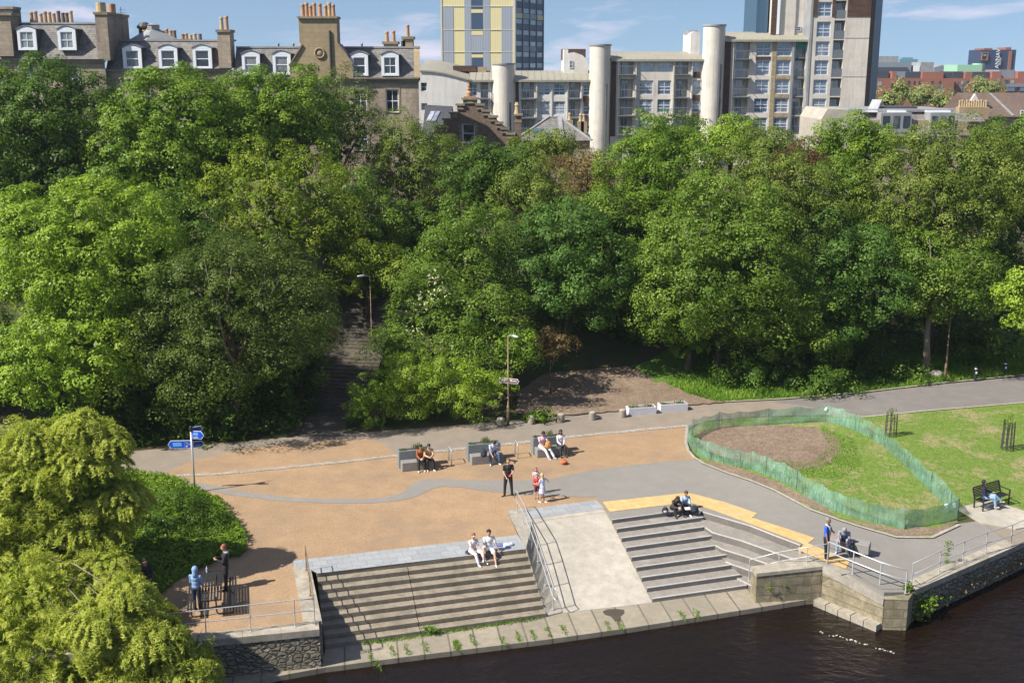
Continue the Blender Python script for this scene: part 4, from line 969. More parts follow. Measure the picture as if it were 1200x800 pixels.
# pair on the first planter seat
def seat_person(ps, u, v, zseat, **kw):
    """sit at u metres along the seat; feet on the ground"""
    T = fr_T(ps.location, ps.rotation_euler.z); loc = T @ Vector((u, v, 0)); return person(loc=loc, rot=ps.rotation_euler.z, hip=zseat+.11, **kw)
def phone(c=(.02,.02,.03)):
    def f(root, J, d):
        p = (J['wr0']+J['wr1'])/2+d['fwd']*.07; T = Matrix.Translation(p) @ Matrix.Rotation(R(-40), 4, 'X')
        MB(T).box(-.035, .035, -.006, .006, -.07, .07).build('phone', pm('item', c, .3), root, local=True)
    return f
seat_person(PS[0], .93, .22, .45, label='person in rust-brown jacket and black trousers on the left planter seat', h=1.68, lean=12, legs=[(-6, -8, -80, -10), (-6, 4, -86, 0)], arms=lap, head=(10, 30), hair=(.012,.01,.01), hairstyle='bob', top=('jacket', (.30,.10,.035), 'long'), bottom=BLACKT, shoes=(.70,.62,.46), female=True,
    extra=lambda r, J, d: sub('wrapped_snack', MB().ball((J['wr0']+J['wr1'])/2+d['fwd']*.08+Vector((0,0,.03)), (.07,.05,.06)), (.55,.45,.48), r))
seat_person(PS[0], 1.33, .22, .45, label='person in beige top and black trousers sharing the left planter seat', h=1.70, lean=14, legs=[(-6, -4, -88, -6), (-6, 10, -80, 14)], arms=[(-62, -12, -10, 40), (-62, 12, -10, -40)], head=(0, 25), hair=(.012,.01,.01), top=('shirt', (.52,.34,.19), 'long'), bottom=BLACKT, shoes=(.70,.62,.46))
# second seat
seat_person(PS[1], 1.10, .22, .45, label='person in pale blue shirt and blue jeans bent over on the middle planter seat', h=1.74, lean=30, legs=[(-4, -14, -80, -12), (-4, 18, -82, 14)], arms=[(-62, -2, -50, 22), (-25, 18, 25, -45)], head=(0, 35), hair=(.02,.015,.012), top=('shirt', (.42,.50,.66), 'short'), bottom=('trousers', (.055,.10,.20)), shoes=(.55,.57,.6))
def soft_bag(px, py, z, r, c, label, strap=True, rot=0, name='bag', c2=None, cat='bag'):
    p = atZ(px, py, z+r[2]*.9); p.z = z; b = empty(name, p, label, cat, None, rot)
    mb = MB(); mb.ball((0, 0, r[2]), r, 12, 8); mb.ball((0, 0, r[2]*.6), (r[0]*1.0, r[1]*1.02, r[2]*.6), 12, 8)
    remesh('bag_body', mb, .02, pm('fabric', c), b)
    MB().ball((0, -r[1]*.75, r[2]*.8), (r[0]*.62, r[1]*.42, r[2]*.5), 10, 7).build('pocket', pm('fabric', c2 or mul(c, 1.4)), b, local=True, smooth=True)
    if strap: MB().tube([(-r[0]*.5, r[1]*.2, r[2]*1.7), (-r[0]*.3, 0, r[2]*2.25), (r[0]*.3, 0, r[2]*2.25), (r[0]*.5, r[1]*.2, r[2]*1.7)], .014, 6).build('strap', pm('fabric', mul(c, .7)), b, local=True)
    return b
soft_bag(567, 531.5, .452, (.17, .12, .20), (.02,.022,.03), 'black rucksack on the middle planter seat beside the person in jeans', rot=SA, name='rucksack', cat='rucksack')
# third seat
seat_person(PS[2], .32, .24, .45, label='person in pink and white shirt with long white trousers stretched out', h=1.78, lean=10, twist=0, legs=[(-14, 22, -52, 26), (-12, 30, -50, 30)], arms=[(-60, 10, -20, 30), (-60, 18, -15, -20)], head=(35, 25), skin='tan', hair=(.015,.012,.012), top=('shirt', (.62,.42,.50), 'short'), bottom=('trousers', (.62,.63,.66)), shoes=(.42,.42,.48))
seat_person(PS[2], 1.28, .22, .45, label='person with long dark hair, white top and dark trousers on the right planter seat', h=1.70, lean=4, legs=[(-4, -2, -86, -4), (-4, 4, -84, 4)], arms=lap, head=(-5, 12), skin='brown', hair=(.012,.009,.008), hairstyle='long', top=('shirt', (.62,.58,.60), 'long'), bottom=('trousers', (.03,.03,.028)), shoes=(.03,.03,.03), female=True)
soft_bag(642.5, 521.5, .452, (.17, .13, .22), (.42,.22,.06), 'tan brown bag standing between the two people on the right planter seat', rot=SA, name='shoulder_bag')
soft_bag(661, 541.5, 0, (.19, .15, .12), (.62,.12,.03), 'bright orange bag with dark base on the ground by the right planter seat', rot=.3, name='orange_bag', c2=(.05,.04,.05))
# standing man
def cup(root, J, d):
    p = J['wr1']+d['fwd']*.05+Vector((0,0,.0)); MB().lathe(p, [(.03,-.05),(.042,.06)], 12).build('red_cup', pm('item', (.6,.06,.05)), root, local=True)
person('man standing in black t-shirt and black trousers at the head of the handrail', at(595.5, 580.5), R(12), h=1.80, legs=[(-82, -60, -86, -60), (-83, 58, -86, 58)], arms=[(-78, -25, -48, 30), (-72, 30, -22, -50)], head=(-4, 14), hair=(.16,.09,.05), top=('shirt', (.014,.014,.016), 'short'), bottom=BLACKT, shoes=(.012,.012,.012), extra=cup)
# children
person('small child in red top and shorts eating in front of the other children', at(629, 584), R(5), h=1.16, arms=[(-70, -10, 0, 38), (-70, 10, 0, -38)], head=(0, 12), hair=(.22,.12,.05), top=('shirt', (.60,.03,.03), 'short'), bottom=('shorts', (.10,.03,.05)), shoes=(.04,.04,.05))
person('child with long brown hair and pink top standing behind the child in red', at(628, 578.5), R(8), h=1.28, arms=[(-78, -10, -60, 20), (-78, 10, -60, -20)], head=(0, 12), hair=(.16,.075,.03), hairstyle='long', top=('shirt', (.62,.42,.45), 'short'), bottom=('shorts', (.20,.08,.12)), shoes=(.1,.08,.08), female=True)
person('blonde child in pale blue dress with one arm held out', at(635.5, 588.5), R(-140), h=1.38, legs=[(-84, -10, -80, -160), (-86, 10, -88, 4)], arms=[(-28, -70, -38, -60), (-70, 10, -10, -20)], head=(30, 14), hair=(.52,.36,.15), hairstyle='long', top=('shirt', (.50,.53,.70), 'short'), bottom=('dress', (.50,.53,.70)), shoes=(.75,.75,.75), female=True)
# pair on the brown steps
def step_face(u0, k, back=0.0):      # a point on tread edge k of the left flight at fraction u0
    t = k/8; p = LS0.xy.lerp(LSb0.xy, t); q = LS1.xy.lerp(LSb1.xy, t); r = p.lerp(q, u0); zt = .014+(ZL-.014)*k/9
    return Vector((r.x, r.y, zt)) + VX*back
def frac_at(px, k):
    best = min(range(101), key=lambda i: abs(proj(step_face(i/100, k))[0]-px)); return best/100
p = step_face(frac_at(555, 0), 0, .20)
person('woman with cropped white top and white trousers sitting on the top brown step', Vector((p.x, p.y, p.z)), R(32), h=1.68, hip=.12, lean=6, legs=[(2, 0, -62, 6), (6, 14, -60, 12)], arms=[(-62, 6, -32, 14), (-62, 12, -30, 4)], head=(-14, 14), hair=(.20,.09,.035), top=('shirt', (.66,.60,.60), 'short'), bottom=('trousers', (.66,.66,.74)), shoes=(.72,.68,.66), female=True,
  extra=lambda r, J, d: (sub('headband', MB().tube([d['hc']+d['hd']*.088+d['hup']*.07-d['side']*.06, d['hc']+d['hd']*.104+d['hup']*.06, d['hc']+d['hd']*.088+d['hup']*.07+d['side']*.06], .014, 6), (.75,.75,.7), r), sub('dark_cushion', MB().ball((-.05, .06, .05), (.26, .2, .07)), (.02,.02,.03), r)))
p = step_face(frac_at(574.5, 0), 0, .20)
person('dark-haired person in loose white t-shirt and white shorts on the top brown step', Vector((p.x, p.y, p.z)), R(12), h=1.80, hip=.12, lean=2, legs=[(28, -26, -66, -14), (-4, 6, -52, 2)], arms=[(-62, -14, -30, -4), (-66, 40, -60, 50)], head=(-12, 16), hair=(.018,.013,.012), hairstyle='curly', top=('shirt', (.68,.68,.70), 'short'), bottom=('shorts', (.64,.65,.68)), shoes=(.55,.55,.56))
p = at(592, 639.5)
cl = empty('jacket_heap', p+Vector((0,0,.0)), 'crumpled blue and white garment lying beside the person in white shorts', 'jacket')
mb = MB(); mb.ball((-.2,0,.05), (.22,.13,.07)); mb.ball((-.36,.05,.04), (.14,.1,.06)); o = remesh('blue_part', mb, .02, pm('fabric', (.10,.14,.36)), cl)
mb = MB(); mb.ball((.08,.0,.06), (.22,.14,.08)); mb.ball((.24,.06,.06), (.12,.12,.08)); mb.ball((.02,-.1,.04), (.12,.1,.05)); remesh('pale_part', mb, .02, pm('fabric', (.45,.48,.62)), cl)
# pair on the granite steps
def rstep(px, k, back):
    best = None
    for i in range(101):
        t = k/8; a = RS0.xy.lerp(RSb0.xy, t); q = RS1.xy.lerp(RSb1.xy, t); r = a.lerp(q, i/100); v = Vector((r.x, r.y, .014+(ZL-.014)*k/9))
        if best is None or abs(proj(v)[0]-px) < best[0]: best = (abs(proj(v)[0]-px), v)
    return best[1]+VX*back
def book(root, J, d):
    p = (J['wr0']+J['wr1'])/2+d['fwd']*.10; T = Matrix.Translation(p) @ Matrix.Rotation(R(18), 4, 'X'); MB(T).box(-.14, .14, -.09, .09, -.012, .012).build('open_book', pm('paper', (.7,.66,.6)), root, local=True)
p = rstep(791, 0, .22)
person('person in black with long dark hair hunched over on the top granite step', p, R(20), h=1.66, hip=.12, lean=30, legs=[(22, -10, -62, -4), (26, 12, -62, 10)], arms=[(-60, -12, 5, 30), (-60, 12, 5, -30)], head=(0, 40), hair=(.012,.01,.01), hairstyle='long', top=('jacket', (.05,.04,.036), 'long'), bottom=BLACKT, shoes=(.02,.02,.02), female=True, extra=lambda r, J, d: sub('phone', MB().ball((J['wr0']+J['wr1'])/2+d['fwd']*.08, (.09, .05, .015)), (.45,.38,.33), r))
p = rstep(804.5, 0, .22)
person('person in pale denim jacket and black trousers reading on the top granite step', p, R(8), h=1.70, hip=.12, lean=14, legs=[(24, -3, -68, -3), (24, 3, -68, 3)], arms=[(-62, -10, -22, 20), (-62, 10, -22, -20)], head=(0, 18), hair=(.09,.035,.02), hairstyle='tied', top=('jacket', (.30,.42,.58), 'long'), bottom=BLACKT, shoes=(.72,.72,.72), female=True, extra=book)
soft_bag(779.5, 598, .02, (.15, .12, .14), (.015,.014,.018), 'black bag with pale patch left of the pair on the granite step', name='black_bag', c2=(.4,.38,.42))
soft_bag(813.5, 596.5, .02, (.20, .16, .16), (.012,.016,.028), 'dark rucksack on the granite step right of the denim jacket', name='rucksack', cat='rucksack')
# two men by the right railing
def scarf(root, J, d):
    n = d['neck']; f = d['fwd']; s = d['side']; mb = MB(); mb.tube([n-f*.07-s*.02+Vector((0,0,.02)), n-s*.07+Vector((0,0,.01)), n+f*.09-s*.05-Vector((0,0,.06)), n+f*.13-s*.05-Vector((0,0,.25)), n+f*.13-s*.06-Vector((0,0,.46))], .028, 8)
    mb.tube([n-f*.07+s*.02+Vector((0,0,.02)), n+s*.07+Vector((0,0,.01)), n+f*.09+s*.03-Vector((0,0,.06)), n+f*.13+s*.02-Vector((0,0,.25)), n+f*.13+s*.01-Vector((0,0,.42))], .028, 8); sub('scarf', mb, (.66,.55,.28), root)
person('man standing in royal blue shirt with a pale yellow scarf and black trousers', at(967, 655), R(60), h=1.76, arms=[(-84, -10, -78, 5), (-60, 15, -20, -20)], legs=[(-86, -8, -88, 0), (-84, 12, -88, 6)], head=(4, 6), skin='tan', hair=(.22,.20,.18), top=('shirt', (.015,.11,.62), 'short'), bottom=BLACKT, shoes=(.52,.30,.13), extra=scarf)
T = fr_T(bx.location, bx.rotation_euler.z); q = T @ Vector((.72, .2, 0))
person('grey-haired man in dark and pale blue top bent forward on the granite seat block', q, R(-18), h=1.76, hip=.53, lean=42, legs=[(-2, -18, -84, -14), (-2, 14, -84, 8)], arms=[(-58, -5, -40, 25), (-58, 6, -36, -28)], head=(0, 20), skin='tan', hair=(.26,.25,.24), top=('shirt', (.20,.24,.32), 'short'), bottom=('trousers', (.20,.29,.42)), shoes=(.6,.6,.62), extra=lambda r, J, d: sub('dark_waistcoat', MB().ball(d['pel']+d['td']*.25+d['fwd']*.05, (.13, .10, .2)), (.03,.03,.035), r))
# woman on the metal bench
T = fr_T(BN.location, bang); q = T @ Vector((.38, .27, 0))
person('woman with long dark hair and light blue jeans sitting sideways on the black bench', q, bang+R(34), h=1.68, hip=.565, lean=-8, legs=[(2, 14, -78, 20), (14, 4, -40, 24)], arms=[(-75, -20, -40, 20), (-60, 30, -10, 20)], head=(20, 0), hair=(.012,.01,.012), hairstyle='long', top=('shirt', (.018,.022,.05), 'long'), bottom=('trousers', (.24,.38,.60)), shoes=(.62,.52,.45), female=True)
# by the picnic table
person('person with light blue hood up standing with back turned at the picnic table', at(231.5, 716), R(172), h=1.72, arms=[(-78, -14, -40, 20), (-78, 14, -40, -20)], head=(0, 16), hair=(.05,.04,.03), top=('hoodie', (.20,.31,.52), 'long'), bottom=('trousers', (.02,.028,.06)), shoes=(.04,.04,.05), hood=(.20,.31,.52))
def greyhood(root, J, d):
    mb = MB(); mb.ball(d['neck']-d['fwd']*.06, (.14, .11, .07)); remesh('grey_hood', mb, .018, pm('fabric', (.28,.28,.33)), root)
person('red-haired person in black tracksuit standing right of the picnic table', at(266, 690), R(-72), h=1.80, arms=[(-72, -8, 24, 26), (-72, 8, 24, -26)], head=(0, 14), hair=(.24,.075,.025), top=('jacket', (.014,.014,.016), 'long'), bottom=BLACKT, shoes=(.02,.02,.02), extra=lambda r, J, d: (greyhood(r, J, d), phone()(r, J, d)))
person('person in dark clothes standing in deep shade under the willow', at(173, 706), R(40), h=1.76, head=(0, 20), arms=[(-76, -12, -20, 30), (-76, 12, -20, -30)], hair=(.015,.012,.012), top=('jacket', (.012,.013,.018), 'long'), bottom=('trousers', (.014,.015,.025)), shoes=(.3,.3,.32))
# ================================================================== BUILDINGS
M['sandstone'] = brick_mat('sandstone_ashlar', (.42,.34,.25), (.33,.27,.20), (.24,.20,.16), .9, .36, 'xz', .012, var=.2, bmp=.2, stain=(.13,.11,.085), stain_amt=.75, stain_scale=.35)
M['sandclean'] = brick_mat('honey_sandstone', (.40,.31,.18), (.34,.26,.155), (.24,.19,.12), 1.0, .40, 'xz', .010, var=.15, bmp=.15, stain=(.20,.16,.10), stain_amt=.6, stain_scale=.3)
M['sandtrim'] = rough_mat('sandstone_trim', (.33,.27,.18), (.23,.19,.135), s1=.8, s2=3, s3=20, var=.2, dirt=(.12,.105,.08), dirt_amt=.7)
M['slate'] = brick_mat('roof_slates', (.22,.205,.19), (.13,.125,.125), (.05,.05,.05), .32, .19, 'xz', .012, var=.3, bmp=.3, stain=(.23,.21,.17), stain_amt=.55, stain_scale=1.4, rough=.75)
M['slatedark'] = brick_mat('dark_roof_slates', (.075,.08,.09), (.05,.055,.062), (.03,.03,.03), .32, .2, 'xz', .012, var=.2, bmp=.2, rough=.65)
M['lead'] = rough_mat('roof_lead', (.34,.35,.36), (.22,.225,.23), s2=4, var=.15, rough=.6)
M['winwhite'] = flat_mat('white_window_frame', (.74,.77,.80), .45, var=.04)
M['glass'] = glass_mat('window_glass', (.02,.025,.03), (.30,.32,.32), 1.7)
M['glassblue'] = glass_mat('window_glass_pale', (.06,.09,.14), (.40,.44,.52), 2.1)
M['pot1'] = rough_mat('terracotta_pot', (.50,.30,.17), (.40,.24,.14), s1=3, s2=8, var=.2)
M['pot2'] = rough_mat('buff_pot', (.52,.39,.21), (.40,.30,.18), s1=3, s2=8, var=.2)
M['pot3'] = rough_mat('sooty_pot', (.12,.09,.07), (.22,.15,.10), s1=3, s2=8, var=.2)
M['render'] = rough_mat('pale_render', (.64,.59,.52), (.55,.51,.45), streak=.13, s1=.15, s2=.8, s3=6, var=.05, grain=.05, dirt=(.33,.30,.26), dirt_amt=.45, dirt_scale=.25)
M['renderwhite'] = rough_mat('white_render', (.68,.655,.62), (.60,.58,.55), streak=.10, s1=.15, s2=.8, s3=6, var=.05, grain=.05, dirt=(.38,.36,.33), dirt_amt=.4, dirt_scale=.25)
M['metalroof'] = rough_mat('standing_seam_roof', (.34,.32,.25), (.28,.265,.21), s1=.2, s2=2, s3=10, var=.1, rough=.55)
M['wood'] = brick_mat('brown_cladding', (.12,.065,.042), (.075,.04,.028), (.03,.018,.012), 2.2, .16, 'xz', .012, var=.3)
M['ystone'] = brick_mat('yellow_stone_cladding', (.42,.34,.21), (.32,.25,.15), (.2,.16,.1), .6, .22, 'xz', .012, var=.25)
M['railgrey'] = flat_mat('balcony_metal', (.16,.18,.20), .5, .2)
M['framegrey'] = flat_mat('pale_grey_window_frame', (.50,.55,.62), .5)
M['bluemetal'] = brick_mat('blue_grey_metal_cladding', (.05,.11,.18), (.045,.10,.165), (.03,.06,.10), .8, 40, 'xz', .03, var=.08, rough=.45, off=0)
def X(px, Y, pyr=90): return atY(px, pyr, Y).x
def Z(py, Y): return atY(600, py, Y).z
def facade(mb, x0, x1, z0, z1, holes, Y, d, mi=0):
    xs = sorted({x0, x1, *[h[0] for h in holes], *[h[1] for h in holes]}); zs = sorted({z0, z1, *[h[2] for h in holes], *[h[3] for h in holes]})
    xs = [x for x in xs if x0-1e-6 <= x <= x1+1e-6]; zs = [z for z in zs if z0-1e-6 <= z <= z1+1e-6]
    for i in range(len(xs)-1):
        for j in range(len(zs)-1):
            cx, cz = (xs[i]+xs[i+1])/2, (zs[j]+zs[j+1])/2
            if any(h[0] < cx < h[1] and h[2] < cz < h[3] for h in holes): continue
            mb.add([(xs[i],Y,zs[j]),(xs[i+1],Y,zs[j]),(xs[i+1],Y,zs[j+1]),(xs[i],Y,zs[j+1])], [(0,1,2,3)], mi)
    for h in holes:
        a, b, c, e = h[:4]; dd = h[4] if len(h) > 4 else d
        mb.add([(a,Y,c),(b,Y,c),(b,Y,e),(a,Y,e),(a,Y+dd,c),(b,Y+dd,c),(b,Y+dd,e),(a,Y+dd,e)], [(0,1,5,4),(1,2,6,5),(2,3,7,6),(3,0,4,7)]+([(4,5,6,7)] if len(h) > 5 else []), mi)
def shell(mb, x0, x1, z0, z1, Y, D, mi=0, xb=None):
    xb = x1 if xb is None else xb
    mb.add([(x0,Y,z0),(x1,Y,z0),(xb,Y+D,z0),(x0,Y+D,z0),(x0,Y,z1),(x1,Y,z1),(xb,Y+D,z1),(x0,Y+D,z1)], [(4,5,6,7),(1,2,6,5),(2,3,7,6),(3,0,4,7)], mi)
def window(root, a, b, c, e, Y, fr='winwhite', gl='glass', nv=1, nh=1, t=.09, bt=.045, sill=None, name='window', split=None):
    """sash window: outer frame, bars, glass a hand's depth behind"""
    mb = MB(); y0, y1 = Y, Y+.07
    mb.box(a, a+t, y0, y1, c, e); mb.box(b-t, b, y0, y1, c, e); mb.box(a+t, b-t, y0, y1, e-t, e); mb.box(a+t, b-t, y0, y1, c, c+t)
    for i in range(1, nv+1): x = a+(b-a)*i/(nv+1); mb.box(x-bt/2, x+bt/2, y0+.012, y1-.012, c+t, e-t)
    hs = split or [i/(nh+1) for i in range(1, nh+1)]
    for f in hs: z = c+(e-c)*f; mb.box(a+t, b-t, y0+.006, y1-.006, z-bt*.8, z+bt*.8)
    w = mb.build(name, M[fr], root)
    MB().add([(a+t*.5,Y+.05,c+t*.5),(b-t*.5,Y+.05,c+t*.5),(b-t*.5,Y+.05,e-t*.5),(a+t*.5,Y+.05,e-t*.5)], [(0,1,2,3)]).build('pane', M[gl], w)
    if sill: MB().box(a-.12, b+.12, Y-.16, Y+.02, c-.14, c-.003).build('sill', M[sill], w)
    return w
def pots(parent, xs, y, z, h=.95, kinds=('pot1',), r=.18):
    for i, x in enumerate(xs):
        hh = h*(1+.12*sin(i*2.3)); k = kinds[i % len(kinds)]
        MB().lathe((x, y, z), [(r*1.05, 0), (r*.95, .08), (r*.82, hh*.8), (r*.98, hh*.84), (r*.98, hh*.93), (r*.8, hh)], 12).build('chimney_pot', M[k], parent)
def dormer(root, pa, pb, pt, pbm, Y, zb_slope, slope, nv=0):
    """arched white dormer; pa..pb px across, pt top, pbm bottom"""
    a, b, e, c = X(pa, Y), X(pb, Y), Z(pt, Y), Z(pbm, Y); w = b-a; yf = Y+.12
    d = MB(); D = 2.2
    n = 8; arch = [(a+.05, c+.0), (b-.05, c+.0), (b-.05, e-.28)] + [(a+.05+(w-.1)*(1-i/n), e-.28+.26*sin(pi*i/n)) for i in range(1, n)] + [(a+.05, e-.28)]
    d.xprism(arch, yf+.10, yf+D); do = d.build('dormer', M['slatedark'], root)
    # white surround: ring built as outer jambs and arched head
    s = MB(); j = .24; s.box(a, a+j, yf, yf+.13, c, e-.28); s.box(b-j, b, yf, yf+.13, c, e-.28); s.box(a+j, b-j, yf+.002, yf+.13, c, c+.16)
    head = [(a, e-.281), (b, e-.281)] + [(a+w*(1-i/n), e-.28+.28*sin(pi*i/n)) for i in range(1, n)]
    s.xprism(head, yf, yf+.13); s.box(a+j, b-j, yf+.004, yf+.13, e-.46, e-.283); s.build('surround', M['winwhite'], do)
    cap = [(a-.08, e-.26)] + [(a-.08+(w+.16)*i/n, e-.24+.31*sin(pi*i/n)) for i in range(n+1)] + [(b+.08, e-.28)] + [(b+.08-(w+.16)*i/n, e-.30+.31*sin(pi*i/n)) for i in range(n+1)]
    m2 = MB()
    for i in range(n):
        x0, x1 = a-.08+(w+.16)*i/n, a-.08+(w+.16)*(i+1)/n; z0, z1 = e-.26+.31*sin(pi*i/n), e-.26+.31*sin(pi*(i+1)/n)
        m2.add([(x0,yf-.06,z0),(x1,yf-.06,z1),(x1,yf+D,z1),(x0,yf+D,z0),(x0,yf-.06,z0+.05),(x1,yf-.06,z1+.05),(x1,yf+D,z1+.05),(x0,yf+D,z0+.05)], [(0,3,2,1),(4,5,6,7),(0,1,5,4),(2,3,7,6)])
    m2.build('dormer_roof', M['lead'], do)
    window(do, a+j+.003, b-j-.003, c+.163, e-.463, yf+.04, nv=nv, nh=1, t=.06)
def tenement(Y, pl, pr, eave, rtop, wall, label, dormers, wins, D=11, Dz=2.0, cornice=True, band=None, skew=0):
    x0, x1 = X(pl, Y), X(pr, Y); ze, zr = Z(eave, Y), Z(rtop, Y); zg = 5.2
    root = empty('tenement', ((x0+x1)/2, Y+D/2, zg), label, 'tenement')
    holes = [(X(a, Y), X(b, Y), Z(d, Y), Z(c, Y)) for a, b, c, d in wins]
    mb = MB(); facade(mb, x0, x1, zg, ze, holes, Y, .25); kx = (x1*(Y+D)/Y-.15-x1)/D; shell(mb, x0, x1, zg, ze-.02, Y, D, xb=x1+kx*D); mb.build('wall', M[wall], root)
    for h in holes: window(root, *h, Y+.16, nv=1, nh=1, sill='sandtrim')
    for h in holes:
        m2 = MB(); t=.16; m2.box(h[0]-t, h[0]-.003, Y-.03, Y+.02, h[2], h[3]+t); m2.box(h[1]+.003, h[1]+t, Y-.03, Y+.02, h[2], h[3]+t); m2.box(h[0], h[1], Y-.028, Y+.02, h[3]+.003, h[3]+t-.004); m2.build('window_margin', M['sandtrim'], root)
    r = MB(); r.add([(x0,Y+.15,ze+.12),(x1,Y+.15,ze+.12),(x1+kx*Dz,Y+Dz,zr),(x0,Y+Dz,zr),(x1+kx*(D-Dz),Y+D-Dz,zr),(x0,Y+D-Dz,zr),(x1+kx*D,Y+D,ze),(x0,Y+D,ze)], [(0,1,2,3),(3,2,4,5),(5,4,6,7),(1,6,4,2),(0,3,5,7)])
    ro = r.build('roof', M['slate'], root)
    MB().box(x0, x1, Y+Dz-.12, Y+Dz+.3, zr-.04, zr+.10).build('roof_flashing', M['lead'], ro)
    if cornice:
        MB().box(x0-.04, x1+.04, Y-.22, Y+.16, ze-.12, ze+.03).build('cornice', M['sandtrim'], root)
        MB().box(x0, x1, Y-.30, Y-.16, ze+.034, ze+.15).build('gutter', M['black'], root)
    if band: MB().box(x0-.02, x1+.02, Y-.15, Y+.05, Z(band, Y)-.1, Z(band, Y)+.1).build('string_course', M['sandtrim'], root)
    for dm in dormers: dormer(root, *dm[:4], Y, 0, 0, nv=dm[4] if len(dm) > 4 else 0)
    return root, x0, x1, ze, zr
def chimney(root, Y, pa, pb, pt, pbm, D, mat='sandstone', potpx=(), poth=.95, kinds=('pot1',), name='chimney', capo=.12, yoff=0):
    a, b, e, c = X(pa, Y), X(pb, Y), Z(pt, Y), Z(pbm, Y); y = Y+yoff
    ch = MB().box(a, b, y, y+D, c, e-.003).build(name, M[mat], root)
    MB().box(a-capo, b+capo, y-capo, y+D+capo, e, e+.22).build('chimney_cap', M['sandtrim'], ch)
    pots(ch, [X(p, Y) for p in potpx], y+D*.45, e+.22, poth, kinds)
    return ch
YT = 100
A1, ax0, ax1, aze, azr = tenement(YT, -60, 124, 71.5, 27, 'sandstone', 'dark old tenement on the far left with two white dormers and a row of pots', [(24, 46, 31, 59, 1), (71, 92, 31, 59, 1), (-30, -8, 31, 59, 1)], [(76, 92, 80, 104), (27, 42, 79, 104), (-30, -15, 79, 104), (76, 92, 128, 152), (27, 42, 128, 152)])
chimney(A1, YT, 0, 19, 18.5, 66, 1.6, 'sandstone', (), capo=.2, yoff=-.05)
chimney(A1, YT, -14, 6.5, 9, 60, 1.6, 'slatedark', (), capo=.05, yoff=2.8)
ch = MB().box(X(42, YT), X(93, YT), YT+4.5, YT+5.6, azr-.5, Z(24.5, YT)).build('chimney', M['lead'], A1)
pots(ch, [X(p, YT+5) for p in (43.5, 48.5, 54.5, 59.5, 64.5, 69.5, 75, 80, 84.5, 89.5)], YT+5, Z(24.5, YT)-.02, .95, ('pot1', 'pot1', 'pot2', 'pot1', 'pot2', 'pot1', 'pot3', 'pot3', 'pot3', 'pot2'))
ch = chimney(A1, YT, 117, 131, 17.5, 71, 5.5, 'sandstone', (), capo=.1, yoff=-.04)
MB().lathe((X(120.5, YT), YT+.9, Z(17, YT)), [(.42,0),(.40,1.0),(.36,.98)], 14).build('chimney_pot', M['pot2'], ch)
MB().lathe((X(127, YT), YT+2.2, Z(17, YT)), [(.34,0),(.33,.95),(.3,.93)], 14).build('chimney_pot', M['pot1'], ch)
m2 = MB(); q = Vector((X(134, YT), YT+3, Z(22, YT))); m2.tube([q-Vector((0,0,1.4)), q+Vector((0,0,1.1))], .03, 6)
for k in range(4): m2.tube([q+Vector((-.5+.1*k,0,.1+.25*k)), q+Vector((.7-.1*k,.1,.1+.25*k))], .018, 5)
m2.build('aerial', M['darksteel'], ch)
A2, bx0, bx1, bze, bzr = tenement(YT+.6, 124.4, 272, 82.5, 47.5, 'sandstone', 'low-roofed tenement left of the big gable with three arched white dormers', [(145, 167, 53, 81), (187, 209, 53, 81), (227, 249, 53, 81)], [(160, 175, 101, 125), (200, 215, 101, 125), (240, 255, 101, 125)], band=91.5)
chimney(A2, YT+.6, 257.5, 272, 38, 80, 1.5, 'sandstone', (261, 267), 1.05, ('pot2', 'pot1'), capo=.1, yoff=-.05)
m2 = MB(); c0 = Vector((X(163, YT), YT+5, Z(47, YT))); m2.lathe(c0, [(2.6, -.4), (2.5, 0), (.6, 1.0)], 4, sx=1.0); g = m2.build('cupola', M['lead'], A2)
MB().lathe(c0, [(.55, 1.0), (.55, 1.35), (.62, 1.4), (.05, 1.6)], 8).build('cupola_vent', M['lead'], g)
m2 = MB(); m2.lathe(Vector((X(147.5, YT), YT+6, Z(46, YT))), [(.5,0),(.5,1.0),(.65,1.1),(.65,1.25),(.3,1.6)], 12); m2.build('roof_vent', M['darksteel'], A2)
ch = MB().box(X(170, YT), X(210, YT), YT+4.6, YT+5.6, bzr-.6, Z(44.3, YT)).build('chimney', M['sandtrim'], A2); pots(ch, [X(p, YT+5) for p in (172.5, 177, 181.5, 185.5, 189.5, 194, 198.5, 203, 207.5)], YT+5.1, Z(44.3, YT)-.02, .82, ('pot1', 'pot1', 'pot2', 'pot2', 'pot1', 'pot1', 'pot1', 'pot2', 'pot3'))
ch = MB().box(X(215, YT), X(238, YT), YT+4.6, YT+5.6, bzr-.6, Z(46.5, YT)).build('chimney', M['sandtrim'], A2); pots(ch, [X(p, YT+5) for p in (217.5, 221, 226, 231, 237)], YT+5.1, Z(46.5, YT)-.02, .62, ('pot3', 'pot1', 'pot2', 'pot2', 'pot3'))
A3, cx0, cx1, cze, czr = tenement(YT, 272.4, 490.5, 94.5, 55.5, 'sandstone', 'brown stone tenement with the tall chimney gable and round stone boss', [(284, 305, 60, 88), (320, 341, 60, 88), (411, 431.5, 61, 89), (447, 467.5, 61, 89, 1)],
   [(414, 429, 105, 132), (451.5, 466.5, 105, 132), (414, 429, 150, 177), (451.5, 466.5, 150, 177), (285, 300, 105, 132), (321, 336, 105, 132)], band=92)
gx = lambda p: X(p, YT); gz = lambda p: Z(p, YT)
g = MB(); g.xprism([(gx(340), gz(95)), (gx(340), gz(78)), (gx(356), gz(53)), (gx(353), gz(50)), (gx(353), gz(22)), (gx(397), gz(22)), (gx(397), gz(50)), (gx(399), gz(53)), (gx(414), gz(76)), (gx(414), gz(95))], YT-.12, YT+1.6)
G = g.build('chimney_gable', M['sandclean'], A3)
